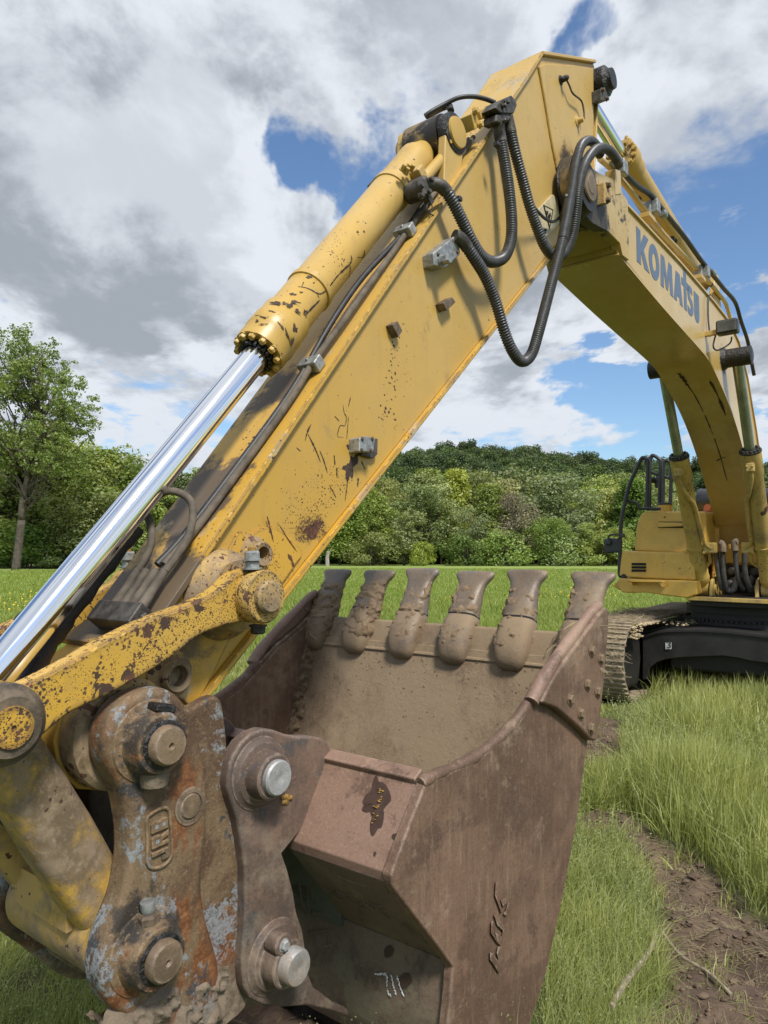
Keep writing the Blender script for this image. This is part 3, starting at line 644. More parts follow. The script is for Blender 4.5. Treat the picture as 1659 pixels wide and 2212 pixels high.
# side tube and ports of the cylinder
def onCs(fr, x, y, t): return onT(fr, x, y, t)
tubp = [onT('Z3', 720, 660, T0 - .10), onT('Z3', 640, 780, T0 - .112), onT('Z3', 520, 920, T0 - .112), onT('Z3', 440, 1010, T0 - .105)]
MB().tube(spline(tubp, 5), .027, 16).build('oil_tube', MAT['cyl'], bc)
pb = onT('Z3', 720, 640, T0 - .09); Rc = Matrix((ca, Vector((0, 1, 0)), cn)).transposed()
MB().box(pb, (.085, .10, .085), Rc).build('port_block', MAT['cyl'], bc, bevel=.012, bseg=3)
for x, y in ((745, 585), (790, 690), (700, 640)): bolt(onT('Z3', x, y, T0 - .145), NT_, .011, .015, MAT['cyl'], bc)
cb = onT('Z3', 400, 975, T0 - .10); MB().box(cb, (.06, .085, .09), Rc).build('tube_clamp', MAT['cyl'], bc, bevel=.01)
for x, y in ((255, 905), (300, 900), (335, 905), (285, 935), (430, 965)): bolt(onT('Z3', x, y, T0 - .115), (-.3, -.8, .5), .012, .03, MAT['cyl'], bc)
eb = onT('Z3', 400, 1090, T0 - .13)
MB().box(eb, (.10, .11, .085), Rc).build('hose_flange', MAT['fitting'], bc, bevel=.02, bseg=3)
MB().lathe(onT('Z3', 310, 1150, T0 - .09), onT('Z3', 400, 1090, T0 - .15), [(0, .02), (.01, .036), (.08, .04), (.1, .036)], 20).build('elbow', MAT['fitting'], bc)
for x, y in ((520, 1000), (430, 1060), (500, 1115), (430, 1150)): bolt(onT('Z3', x, y, T0 - .19), (-.2, -.9, .1), .012, .02, MAT['fitting'], bc)
MB().box(onT('Z3', 505, 1190, T0 - .17), (.035, .035, .04), Rc).build('tie_block', MAT['fitting'], bc, bevel=.004)
tie = [onT('Z3', x, y, T0 - .18) for x, y in ((515, 1215), (488, 1240), (490, 1290), (515, 1310), (540, 1270), (535, 1225), (500, 1215), (505, 1300), (555, 1330))]
MB().tube(spline(tie, 4), .003, 6).build('cable_tie', MAT['rubber'], bc)
# far port of the same cylinder
MB().box(onT('Z3', 20, 1050, T0 + .11), (.09, .06, .06), Rc).build('port_block', MAT['fitting'], bc, bevel=.012)
# pin bracket of the cylinder on the stick
bp = (2.93, 3.905)
for sg in (-1, 1):
    pts = arc(bp[0], bp[1], .098, -35, 145, 14) + [(2.84, 3.84), (2.82, 3.54), (2.98, 3.72), (3.0, 3.80)]
    MB().prism(pts, T0 + sg * .105, T0 + sg * .150).build('cylinder_bracket', MAT['stick'], stick, bevel=.008)
MB().lathe((bp[0], T0 - .175, bp[1]), (bp[0], T0, bp[1]), [(0, .05), (.004, .074), (.02, .078), (.03, .085), (.32, .085), (.345, .07)], 36).build('cylinder_pin', MAT['cyl'], bc)
MB().lathe((bp[0], T0 - .160, bp[1]), (bp[0], T0, bp[1]), [(0, .082), (.004, .098), (.016, .102), (.05, .102)], 36).build('grease_collar', MAT['grease'], bc)
MB().lathe((bp[0], T0 - .100, bp[1]), (bp[0], T0, bp[1]), [(0, .11), (.2, .11)], 36).build('cylinder_eye', MAT['greasy'], bc)
kp = MB().prism(outl('Z3', [(905, 370), (935, 345), (1000, 470), (990, 490), (940, 520)], T0 - .19), T0 - .195, T0 - .12).build('pin_keeper', MAT['cyl'], bc, bevel=.004)
for x, y in ((938, 345), (985, 475)): bolt(onT('Z3', x, y, T0 - .197), NT_, .016, .022, MAT['cyl'], bc)
MB().prism(outl('Z3', [(950, 350), (1110, 270), (1130, 330), (1070, 400), (980, 430)], T0 - .17), T0 - .19, T0 - .15).build('hose_bracket', MAT['stick'], stick, bevel=.003)
# hose block
hb = MB().prism(outl('Z3', [(1055, 345), (1105, 275), (1215, 225), (1255, 270), (1270, 320), (1240, 395), (1120, 395)], T0 - .22), T0 - .27, T0 - .17).build('hose_block', MAT['fitting'], stick, bevel=.006)
MB().prism(outl('Z3', [(1085, 400), (1150, 380), (1235, 395), (1235, 445), (1130, 490), (1085, 470)], T0 - .22), T0 - .26, T0 - .18).build('hose_block', MAT['fitting'], stick, bevel=.01)
for x, y in ((1235, 262), (1205, 295), (1205, 440), (1225, 430)): bolt(onT('Z3', x, y, T0 - .272), (.3, -.9, .1), .012, .022, MAT['fitting'], hb)
cab_ = [onT('ZT', x, y, t) for x, y, t in ((0, 650, T0 + .05), (60, 610, T0 + .02), (160, 555, T0 - .02), (280, 500, T0 - .08), (400, 490, T0 - .13), (500, 510, T0 - .17), (580, 540, T0 - .2))]
freehose('thin_hose', cab_, .012, MAT['rubber'])
freehose('thin_hose', [onT('ZT', x, y, t) for x, y, t in ((20, 650, T0 + .06), (90, 610, T0 + .05), (150, 580, T0 + .03), (200, 570, T0 - .02), (215, 610, T0 - .06))], .018, MAT['rubber'])

# ---- corrugated hoses hanging between stick and boom
def ribbed(r, pitch): return lambda q: r * (1.0 + (.14 if (q % pitch) < pitch * .5 else -.04))
def coilhose(name, pts, r=.024, pitch=.0135, m='coil', fit0=True, fit1=True):
    P = spline(pts, 12); D = [0]
    for a, b in zip(P, P[1:]): D.append(D[-1] + (b - a).length)
    tot = D[-1]; N = int(tot / pitch * 4); Q = []; j = 0
    for k in range(N + 1):
        q = tot * k / N
        while j < len(D) - 2 and D[j + 1] < q: j += 1
        u = (q - D[j]) / max(D[j + 1] - D[j], 1e-6); Q.append(P[j].lerp(P[j + 1], u))
    cnt = [0]
    def rf(q): return r * (1.14 if (int(q / pitch * 4 + .5) % 4) < 2 else .96)
    o = MB().tube(Q, r, 14, rf).build(name, MAT[m], EX, angle=80)
    for flag, A_, B_ in ((fit0, 0, .10), (fit1, -1, -.10)):
        if flag:
            if A_ == 0: pp = [p for p, q in zip(P, D) if q <= .10]
            else: pp = [p for p, q in zip(P, D) if q >= tot - .10]
            if len(pp) >= 2: MB().tube(pp, r * 1.16, 14).build('hose_cuff', MAT['fitting'], o)
    return o
R4h = lambda pts: [onT('R4', x, y, t) for x, y, t in pts]
tA, tB = T0 - .235, T0 - .31
coilhose('corrugated_hose', R4h([(520, 415, tA), (530, 480, tA), (548, 580, T0 - .25), (566, 700, T0 - .265), (577, 830, T0 - .275), (572, 915, T0 - .275), (545, 980, T0 - .27), (495, 1000, T0 - .265), (448, 975, T0 - .26), (410, 915, T0 - .255), (372, 835, T0 - .245), (325, 740, T0 - .235), (290, 690, T0 - .22), (258, 672, T0 - .20), (225, 680, T0 - .17)]), .0265)
coilhose('corrugated_hose', R4h([(558, 385, tA), (568, 430, tA), (590, 530, T0 - .25), (622, 650, T0 - .26), (650, 755, T0 - .27), (682, 850, T0 - .28), (715, 930, T0 - .29), (755, 975, T0 - .30), (800, 960, T0 - .32), (832, 890, T0 - .345), (848, 790, T0 - .365), (858, 700, T0 - .375), (880, 600, T0 - .375), (925, 530, T0 - .365), (970, 520, T0 - .35), (1003, 545, T0 - .335), (1030, 590, T0 - .32)]), .027)
coilhose('corrugated_hose', R4h([(335, 890, T0 - .22), (365, 905, T0 - .235), (410, 970, T0 - .25), (465, 1060, T0 - .26), (510, 1170, T0 - .27), (545, 1290, T0 - .28), (580, 1375, T0 - .29), (620, 1420, T0 - .30), (660, 1390, T0 - .315), (692, 1290, T0 - .33), (725, 1165, T0 - .34), (760, 1030, T0 - .35), (788, 920, T0 - .36), (812, 800, T0 - .355), (832, 690, T0 - .345), (848, 590, T0 - .335), (870, 510, T0 - .32), (905, 488, T0 - .30), (935, 510, T0 - .28), (950, 550, T0 - .27)]), .0265)
freehose('thin_hose', [onT('ZW', x, y, t) for x, y, t in ((240, 170, T0 - .27), (300, 260, T0 - .26), (430, 410, T0 - .235), (560, 520, T0 - .215), (690, 565, T0 - .205), (800, 510, T0 - .215), (890, 390, T0 - .26), (950, 200, T0 - .3), (985, 0, T0 - .34))], .009, MAT['rubber'])
for fr, x, y, t in (('R4', 515, 505, T0 - .26), ('R4', 352, 735, T0 - .255)):
    c = onT(fr, x, y, t); MB().box(c, (.03, .03, .022)).build('hose_clip', MAT['rubber'], stick, bevel=.004)
# ---- boom
DB = .245
bb = sm2([(4.95, 3.965), (5.03, 3.965), (5.816, 3.90), (6.58, 3.85), (7.17, 3.815), (7.58, 3.77), (8.07, 3.62), (8.55, 3.42), (9.0, 3.15), (9.40, 2.83), (9.75, 2.50), (10.05, 2.22)], 4)
bt = [(10.28, 1.96), (10.45, 1.96), (10.58, 2.08), (10.60, 2.25), (10.45, 2.65), (10.0, 3.40), (9.55, 3.98), (9.1, 4.32), (8.65, 4.43), (7.9, 4.453), (6.64, 4.447), (5.33, 4.41), (4.97, 4.395)]
boom = MB().prism(bb + bt, T0 - DB, T0 + DB).build('boom', MAT['boom'], EX, bevel=.006)
MB().prism(strip(bb[::-1], .02, 0, 0), T0 - DB - .018, T0 + DB + .018).build('bottom_plate', MAT['boom'], boom, bevel=.003)
MB().prism(strip(bt[::-1][:9], .02, 0, 0), T0 - DB - .018, T0 + DB + .018).build('top_plate', MAT['boom'], boom, bevel=.003)
PV = (4.24, 4.14)
for sg in (-1, 1):
    fk = arc(PV[0], PV[1], .20, 70, 235, 16) + [(4.42, 3.97), (4.70, 4.02), (4.93, 4.02), (4.98, 3.95), (5.12, 3.96), (5.12, 4.41), (4.97, 4.43), (4.80, 4.44), (4.55, 4.37)]
    MB().prism(fk, T0 + sg * .215, T0 + sg * .285).build('fork_plate', MAT['fork'], boom, bevel=.006)
    MB().lathe((PV[0], T0 + sg * .20, PV[1]), (PV[0], T0 + sg, PV[1]), [(0, .20), (.06, .19), (.10, .165), (.125, .16), (.127, .12)], 40).build('grease_collar', MAT['grease'], boom)
    MB().lathe((PV[0], T0 + sg * .3, PV[1]), (PV[0], T0 + sg, PV[1]), [(0, .10), (.034, .105), (.042, .098), (.044, .06), (.048, .055)], 36).build('pivot_pin', MAT['pin'], boom)
MB().prism([(4.60, 4.30), (4.62, 4.26), (5.0, 3.99), (5.0, 4.36)], T0 - .22, T0 + .22).build('tip_web', MAT['boom'], boom)
kp = MB().prism(outl('Rg', [(225, 500), (265, 490), (290, 650), (260, 685), (225, 680)], T0 - .32), T0 - .34, T0 - .28).build('pin_keeper', MAT['nose'], boom, bevel=.004)
for x, y in ((280, 520), (275, 650)): bolt(onT('Rg', x, y, T0 - .342), NT_, .018, .022, MAT['dirtybolt'], boom)
# lettering
def text_mesh(body, size, bold=0, ext=.0008, xs=1.0):
    cu = bpy.data.curves.new('letters', 'FONT'); cu.body = body; cu.size = size; cu.offset = bold; cu.extrude = ext; cu.resolution_u = 4
    to = bpy.data.objects.new('letters', cu); COL.objects.link(to); bpy.context.view_layer.update()
    dg = bpy.context.evaluated_depsgraph_get(); me = bpy.data.meshes.new_from_object(to.evaluated_get(dg)); bpy.data.objects.remove(to)
    return me
def place_text(body, name, m, parent, org, ex, ey, w_, h_, bold=0, ext=.001):
    """letters filling w_ x h_ from corner org (s,t,z) along unit vectors ex, ey; each letter its own mesh"""
    whole = text_mesh(body, 1.0, bold, 0); co = np.array([v.co[:] for v in whole.vertices]); lo, hi = co.min(0), co.max(0); bpy.data.meshes.remove(whole)
    sx, sy = w_ / (hi[0] - lo[0]), h_ / (hi[1] - lo[1]); ex, ey = Vector(ex), Vector(ey); ez = ex.cross(ey)
    adv = 0; out = []
    for i, ch in enumerate(body):
        if ch == ' ': continue
        pre = text_mesh(body[:i + 1], 1.0, bold, 0); cc = np.array([v.co[:] for v in pre.vertices]); x1 = cc[:, 0].max(); bpy.data.meshes.remove(pre)
        me = text_mesh(ch, 1.0, bold, .5); c1 = np.array([v.co[:] for v in me.vertices]); sh = x1 - c1[:, 0].max()
        for v in me.vertices:
            p = Vector(org) + ex * ((v.co.x + sh - lo[0]) * sx) + ey * ((v.co.y - lo[1]) * sy) + ez * ((v.co.z + .5) * ext); v.co = L(p)
        me.materials.clear(); me.materials.append(m); o = bpy.data.objects.new(name, me); COL.objects.link(o); o.parent = parent; out.append(o)
    return out
def polyl(pts, t, m, par, dpt=.002): MB().prism([(5.42 + x * 1.875, 4.066 + y * .278) for x, y in pts], t - dpt, t).build('letter', m, par)
tL = T0 - DB - .0005
def ell(cx, cy, rx, ry, a0, a1, n=20): return [(cx + rx * math.cos(math.radians(a0 + (a1 - a0) * i / n)), cy + ry * math.sin(math.radians(a0 + (a1 - a0) * i / n))) for i in range(n + 1)]
LW = .052
polyl([(0, 0), (LW, 0), (LW, .40), (.10, 0), (.165, 0), (.092, .52), (.16, 1), (.098, 1), (LW, .62), (LW, 1), (0, 1)], tL, MAT['blue'], boom)
MBo = MB(); oo = ell(.235, .5, .075, .53, 90, 450, 36); oi = ell(.235, .5, .028, .27, 90, 450, 36)
polyl(oo[:-1] + [oo[0]] + oi[::-1], tL, MAT['blue'], boom)
polyl([(.325, 0), (.372, 0), (.378, .55), (.408, .05), (.438, .05), (.466, .55), (.472, 0), (.519, 0), (.508, 1), (.456, 1), (.423, .45), (.390, 1), (.338, 1)], tL, MAT['blue'], boom)
polyl([(.530, 0), (.580, 0), (.586, .20), (.628, .20), (.634, 0), (.684, 0), (.640, 1), (.574, 1)], tL, MAT['blue'], boom)
polyl([(.708, 0), (.758, 0), (.758, .76), (.800, .76), (.800, 1.0), (.758, 1.0), (.758, 1.34), (.708, 1.34), (.708, 1.0), (.668, 1.0), (.668, .76), (.708, .76)], tL, MAT['blue'], boom)
polyl([(.775, .03), (.775, .26), (.815, .20), (.838, .26), (.828, .38), (.790, .50), (.775, .70), (.785, .92), (.820, 1.02), (.868, .97), (.868, .75), (.835, .80), (.818, .74), (.828, .64), (.868, .52), (.884, .30), (.872, .08), (.835, -.03), (.80, -.02)], tL, MAT['blue'], boom)
polyl([(.900, 1), (.900, .30), (.908, .10), (.928, -.01), (.952, -.04), (.976, -.01), (.994, .10), (1.0, .30), (1.0, 1), (.954, 1), (.954, .32), (.950, .24), (.946, .32), (.946, 1)], tL, MAT['blue'], boom)
# pins of the boom cylinders through the boom
PB = (8.26, 3.93)
for sg in (-1, 1):
    MB().lathe((PB[0], T0 + sg * .24, PB[1]), (PB[0], T0 + sg, PB[1]), [(0, .125), (.03, .118), (.05, .100), (.12, .100), (.13, .085), (.21, .09), (.22, .10), (.29, .10), (.30, .06)], 32).build('cylinder_pin', MAT['grease'], boom)
# arm cylinder on top of the boom
A0 = Vector((4.89, T0, 5.30)); A1 = Vector((7.36, T0, 5.0)); aa = (A1 - A0).normalized()
A1 = A0 + aa * 3.6
qa = (Vector(onT('Rg', 400, 150, T0)) - A0).dot(aa)
ac = MB().lathe(A0, A1, [(qa, .07), (qa, .135), (qa + .02, .14), (qa + .10, .14), (qa + .11, .128), (qa + .24, .128), (qa + .25, .112), (3.35, .112), (3.45, .09), (3.6, .09)], 44).build('arm_cylinder', MAT['cyl'], EX)
MB().lathe(A0, A1, [(.08, .06), (qa + .1, .06)], 40).build('chrome_rod', MAT['chrome'], ac)
MB().lathe(A0 + Vector((0, -.1, 0)), A0 + Vector((0, 1, 0)), [(0, .11), (.2, .11)], 28).build('rod_eye', MAT['grease'], ac)
ring_bolts(A0 + aa * qa, -aa, .112, 12, .020, .028, MAT['cyl'], ac)
tp_ = [A0 + aa * (qa + .14) + Vector((0, -.02, .14)), A0 + aa * (qa + .26) + Vector((0, -.03, .17)), A0 + aa * (qa + .40) + Vector((0, -.04, .13)), A0 + aa * (qa + 1.3) + Vector((0, -.05, .12)), A0 + aa * (qa + 1.9) + Vector((0, -.06, .11))]
MB().tube(spline(tp_, 6), .026, 12).build('oil_tube', MAT['cyl'], ac)
MB().box(A0 + aa * (qa + .12) + Vector((0, -.01, .16)), (.11, .10, .07)).build('port_block', MAT['cyl'], ac, bevel=.01)
for k in (-1, 1): bolt(A0 + aa * (qa + .12) + Vector((k * .035, -.02, .195)), (0, 0, 1), .016, .03, MAT['cyl'], ac)
for sg in (-1, 1):
    MB().prism([(A1.x - .25, 4.44), (A1.x + .2, 4.44), (A1.x + .1, A1.z + .1), (A1.x - .08, A1.z + .1)], T0 + sg * .12, T0 + sg * .17).build('cylinder_bracket', MAT['boom'], boom, bevel=.006)
# pipes along the top of the boom
def bpipe(fr, pts, t, r, m, name): return MB().tube(spline([onT(fr, x, y, t) for x, y in pts], 6), r, 12).build(name, m, boom)
bpipe('R4', [(1030, 590), (1065, 640), (1105, 678), (1160, 715), (1200, 765), (1250, 825), (1310, 900), (1370, 985), (1410, 1035), (1470, 1110), (1520, 1170), (1545, 1250), (1572, 1330), (1585, 1400), (1600, 1477)], T0 - .25, .022, MAT['rubber'], 'boom_pipe')
bpipe('R4', [(950, 565), (1000, 610), (1060, 680), (1130, 770), (1220, 885), (1330, 1000), (1400, 1075), (1450, 1135), (1480, 1175), (1497, 1230), (1510, 1290)], T0 - .19, .022, MAT['boom'], 'boom_pipe')
bpipe('Rg', [(600, 760), (700, 880), (830, 1010), (900, 1110)], T0 - .12, .018, MAT['boom'], 'boom_pipe')
for x, y, t in ((1180, 770, T0 - .25), (1150, 780, T0 - .2), (1395, 1045, T0 - .25), (1368, 1040, T0 - .2), (1040, 605, T0 - .25)):
    c = onT('R4', x, y, t); MB().box(c, (.09, .075, .11)).build('pipe_clamp', MAT['zinc'], boom, bevel=.008)
for x, y, t in ((1215, 800, T0 - .25), (1425, 1050, T0 - .25), (1020, 572, T0 - .25)):
    c = Vector(onT('R4', x, y, t)); MB().lathe(c - Vector((.06, 0, .0)), c + Vector((1, 0, .1)), [(0, .03), (.04, .03), (.042, .036), (.08, .036), (.082, .028), (.12, .028)], 12).build('pipe_fitting', MAT['zinc'], boom)
for x, y in ((1150, 790), (1370, 1050)):
    c = onT('R4', x, y, T0 - .22); MB().box((c[0], c[1], c[2] - .05), (.16, .08, .04)).build('pipe_bracket', MAT['boom'], boom, bevel=.004)
MB().prism(outl('R4', [(1000, 610), (1025, 620), (1030, 715), (1005, 720)], T0 - .27), T0 - .29, T0 - .22).build('pipe_bracket', MAT['boom'], boom, bevel=.004)
for x, y in ((545, 640), (835, 980), (855, 1000), (1165, 1370)):
    c = Vector(onT('Rg', x, y, T0 - .19)); MB().lathe(c - Vector((.012, 0, 0)), c + Vector((1, 0, 0)), [(0, .025), (.024, .025)], 12).build('cable_tie', MAT['rubber'], boom)
# work light on the boom's flank
lt = MB().box((7.53, T0 - .45, 4.055), (.12, .20, .14)).build('work_light', MAT['rail'], boom, bevel=.02, bseg=3)
MB().box((7.468, T0 - .45, 4.055), (.012, .17, .11)).build('lamp_glass', MAT['glass'], lt, bevel=.01)
for k in range(6): MB().box((7.55, T0 - .45, 4.12 + .004), (.10, .012, .02)).build('cooling_fin', MAT['rail'], lt) if k == 0 else None
MB().box((7.52, T0 - .30, 4.02), (.05, .12, .05)).build('light_bracket', MAT['boom'], boom, bevel=.006)
freehose('cable', [(7.56, T0 - .33, 4.0), (7.5, T0 - .32, 3.88), (7.6, T0 - .34, 3.86), (7.75, T0 - .42, 3.95), (7.7, T0 - .45, 4.0)], .008, MAT['rubber'])
freehose('cable', [(7.56, T0 - .28, 4.0), (7.57, T0 - .265, 4.2), (7.6, T0 - .265, 4.40), (7.7, T0 - .26, 4.48)], .008, MAT['rubber'])

# ---- boom cylinders
for sg in (-1, 1):
    tt = T0 + sg * .385; f0 = Vector((9.80, tt, 1.38)); f1 = Vector((PB[0], tt, PB[1])); fa = (f1 - f0).normalized(); FL = (f1 - f0).length
    qh2 = (Vector((8.97, tt, 3.07)) - f0).dot(fa)
    o = MB().lathe(f0, f1, [(.02, .085), (.10, .085), (.12, .095), (.16, .100), (.19, .102), (.20, .097), (qh2 - .32, .097), (qh2 - .30, .110), (qh2 - .04, .112), (qh2 - .02, .116), (qh2, .116), (qh2, .06)], 36).build('boom_cylinder', MAT['boomcyl'], EX)
    MB().lathe(f0, f1, [(qh2 - .05, .056), (FL, .056)], 28).build('cylinder_rod', MAT['dullrod'], o)
    MB().lathe(f1 + Vector((0, -.08, 0)), f1 + Vector((0, 1, 0)), [(0, .10), (.16, .10)], 28).build('rod_eye', MAT['grease'], o)
    MB().lathe(f0 + Vector((0, -.085, 0)), f0 + Vector((0, 1, 0)), [(0, .105), (.17, .105)], 28).build('cylinder_eye', MAT['boomcyl'], o)
    MB().lathe(f0, f1, [(qh2 - .012, .118), (qh2 + .004, .118)], 32).build('gland_ring', MAT['grease'], o)
    ring_bolts(f0 + fa * qh2, fa, .092, 14, .016, .03, MAT['fitting'], o)
    fn = Vector((-fa.z, 0, fa.x)); fn = -fn if fn.x > 0 else fn      # towards the camera
    qb = (Vector((9.50, tt, 1.92)) - f0).dot(fa)
    MB().lathe(f0, f1, [(qb - .025, .098), (qb - .022, .108), (qb + .022, .108), (qb + .025, .098)], 32).build('clamp_band', MAT['boomcyl'], o)
    ins = -sg
    pp = [f0 + fa * (qh2 - .15) + fn * .135, f0 + fa * (qh2 - .28) + fn * .135, f0 + fa * (qh2 - .50) + fn * .11 + Vector((0, ins * .06, 0)), f0 + fa * (qh2 - .62) + fn * .08 + Vector((0, ins * .10, 0)), f0 + fa * (qh2 - .9) + fn * .06 + Vector((0, ins * .115, 0)), f0 + fa * (qb + .12) + fn * .05 + Vector((0, ins * .12, 0)), f0 + fa * (qb + .02) + fn * .04 + Vector((0, ins * .16, 0))]
    MB().tube(spline(pp, 5), .022, 10).build('oil_tube', MAT['boomcyl'], o)
    MB().box(f0 + fa * (qh2 - .15) + fn * .125, (.07, .09, .10)).build('port_block', MAT['boomcyl'], o, bevel=.012)
    for k in (-1, 1):
        for j in (-1, 1): bolt(f0 + fa * (qh2 - .15 + k * .032) + fn * .155 + Vector((0, j * .028, 0)), fn, .011, .018, MAT['boomcyl'], o)
    MB().box(f0 + fa * (qb - .01) + Vector((0, ins * .17, 0)), (.12, .14, .13)).build('port_block', MAT['boomcyl'], o, bevel=.012)
    for k in (-1, 1): bolt(f0 + fa * qb + fn * .07 + Vector((0, ins * (.15 + .04 * k), .03 * k)), fn, .016, .025, MAT['boomcyl'], o)
    bolt(f0 + fa * qb + fn * .1 - Vector((0, ins * .09, 0)), fn, .018, .04, MAT['boomcyl'], o)
    MB().tube(spline([f0 + fa * (qb - .05) + Vector((-.03, ins * .15, 0)), f0 + fa * (qb - .2) + Vector((-.04, ins * .15, 0)), f0 + fa * (qb - .26) + Vector((-.02, ins * .11, 0)), f0 + fa * (qb - .3) + Vector((0, ins * .06, 0))], 5), .022, 10).build('oil_tube', MAT['boomcyl'], o)

# ---- upper structure
def fplate(fr, pts, s, depth, name, m, par=EX, bevel=.02, bs=3):
    """front panel outlined in the photograph on the plane s, running back by depth"""
    P = [onS(fr, x, y, s) for x, y in pts]; n = len(P)
    V = [tuple(p) for p in P] + [(s + depth, p[1], p[2]) for p in P]
    F = [tuple(range(n)), tuple(range(2 * n - 1, n - 1, -1))] + [(i, (i + 1) % n, (i + 1) % n + n, i + n) for i in range(n)]
    b = MB().add(V, F); o = b.build(name, m, par, bevel=bevel, bseg=bs); bm = bmesh.new(); bm.from_mesh(o.data); bmesh.ops.recalc_face_normals(bm, faces=bm.faces); bm.to_mesh(o.data); bm.free(); o.data.shade_smooth(); o.data.set_sharp_from_angle(angle=math.radians(38)); return o
ub = fplate('R3', [(622, 745), (628, 640), (636, 560), (652, 505), (676, 468), (705, 450), (1150, 452), (1150, 770), (900, 760)], 9.62, 1.5, 'tank_housing', MAT['body'], EX, .03, 3)
fplate('R3', [(530, 742), (520, 800), (506, 932), (700, 948), (1070, 962), (1062, 757)], 9.52, 1.4, 'lower_panel', MAT['body'], EX, .025, 3)
fplate('R3', [(502, 945), (500, 1010), (530, 1050), (600, 1056), (700, 1050), (830, 1070), (1010, 1092), (1085, 1065), (1080, 965)], 9.46, 1.6, 'side_skirt', MAT['body'], EX, .02, 3)
fplate('R3', [(466, 1002), (505, 960), (512, 1035)], 9.7, .05, 'skirt_tip', MAT['body'], EX, .004, 2)
fplate('R3', [(562, 958), (820, 962), (830, 975), (600, 972)], 9.30, .18, 'foot_step', MAT['body'], EX, .003, 1)
fplate('R3', [(565, 962), (600, 975), (604, 1000)], 9.31, .17, 'step_bracket', MAT['body'], EX, .002, 1)
fplate('R3', [(795, 965), (830, 972), (826, 1012)], 9.31, .17, 'step_bracket', MAT['body'], EX, .002, 1)
for y0 in (832, 856, 880): fplate('R3', [(600, y0), (706, y0 + 1), (706, y0 + 18), (600, y0 + 17)], 9.505, .04, 'vent_slot_shade', MAT['holeshade'], EX, .004, 2)  # dark plates on the panel, painted as the shade inside the slots
fplate('R3', [(795, 528), (990, 528), (990, 574), (795, 572)], 9.60, .05, 'handle_recess_shade', MAT['holeshade'], ub, .006, 2)  # flat dark plate, the shade of the hollow put into its colour
fplate('R3', [(778, 532), (980, 536), (975, 562), (800, 568)], 9.575, .05, 'grab_handle', MAT['body'], ub, .004, 2)
fplate('R3', [(1135, 470), (1240, 490), (1250, 540), (1235, 770), (1135, 760)], 10.1, .8, 'valve_cover', MAT['body'], EX, .02, 2)
# fluid cap, muffler, rusty bracket
cc = onS('R3', 846, 400, 9.9); MB().lathe((cc[0], cc[1], cc[2] - .18), (cc[0], cc[1], cc[2] + 1), [(0, .09), (.17, .09)], 28).build('filler_neck', MAT['body'], EX)
MB().lathe((cc[0], cc[1], cc[2] - .012), (cc[0], cc[1], cc[2] + 1), [(0, .094), (.022, .094), (.03, .085)], 28).build('filler_cap', MAT['rail'], EX)
m0 = onS('Z5', 600, 960, 11.2); m1 = onS('Z5', 1000, 960, 11.2)
MB().lathe(m0, m1, [(0, .12), (.015, .17), (.03, .18), (1.3, .18)], 32).build('muffler', MAT['rail'], EX)
fplate('Z5', [(672, 1085), (680, 1030), (715, 995), (750, 1005), (800, 1000), (860, 1010), (870, 1100), (780, 1100)], 10.9, .03, 'rusty_bracket', MAT['redrust'], EX, .0, 1)
fplate('Z5', [(793, 985), (850, 985), (850, 1060), (793, 1060)], 10.85, .08, 'bracket', MAT['body'], EX, .004, 1)
# middle of the frame behind the boom
fplate('Z5', [(930, 1560), (1700, 1560), (1700, 1762), (960, 1750), (940, 1780), (930, 2050), (800, 2100), (760, 1900), (780, 1640)], 10.25, .5, 'frame_panel', MAT['body'], EX, .02, 2)
fplate('Z5', [(955, 1770), (1700, 1770), (1700, 2140), (930, 2130)], 10.22, .03, 'pump_recess_shade', MAT['holeshade'], EX, .0, 1)  # dark sheet painted for the shade inside the pump bay
for x, y, r in ((1030, 1850, .055), (1310, 1860, .055), (1150, 1900, .04)):
    c = Vector(onS('Z5', x, y, 10.15)); MB().lathe(c, c + Vector((1, 0, 0)), [(0, r * .6), (.02, r), (.1, r)], 16).build('hydraulic_fitting', MAT['fitting'], EX)
fplate('Z5', [(1010, 1930), (1340, 1920), (1340, 1990), (1010, 2000)], 10.16, .05, 'hydraulic_manifold', MAT['black'], EX, .01, 1)
fplate('R3', [(1005, 1078), (1660, 1108), (1660, 1138), (1005, 1106)], 9.48, .8, 'deck_front_plate', MAT['boomcyl'], EX, .004, 1)
for sg in (-1, 1):
    for k in (-1, 1):
        c = T0 + sg * .385 + k * .125
        MB().prism([(9.62, 1.20), (10.2, 1.20), (10.1, 1.48), (9.9, 1.54), (9.72, 1.50), (9.66, 1.40)], c - .02, c + .02).build('cylinder_bracket', MAT['boomcyl'], EX, bevel=.01)
    MB().lathe((9.80, T0 + sg * .22, 1.38), (9.80, T0 + sg, 1.38), [(0, .06), (.33, .06), (.34, .05)], 20).build('cylinder_pin', MAT['boomcyl'], EX)
    c = T0 + sg * .30
    MB().prism([(10.05, 1.3), (10.8, 1.3), (10.62, 2.15), (10.52, 2.28), (10.36, 2.30), (10.22, 2.2), (10.18, 2.05)], T0 + sg * .29, T0 + sg * .34).build('boom_bracket', MAT['body'], EX, bevel=.01)
    MB().lathe((10.38, T0 + sg * .33, 2.13), (10.38, T0 + sg, 2.13), [(0, .16), (.03, .165), (.045, .15), (.06, .15), (.075, .135), (.11, .13), (.12, .1)], 32).build('boom_foot_pin', MAT['body'], EX)
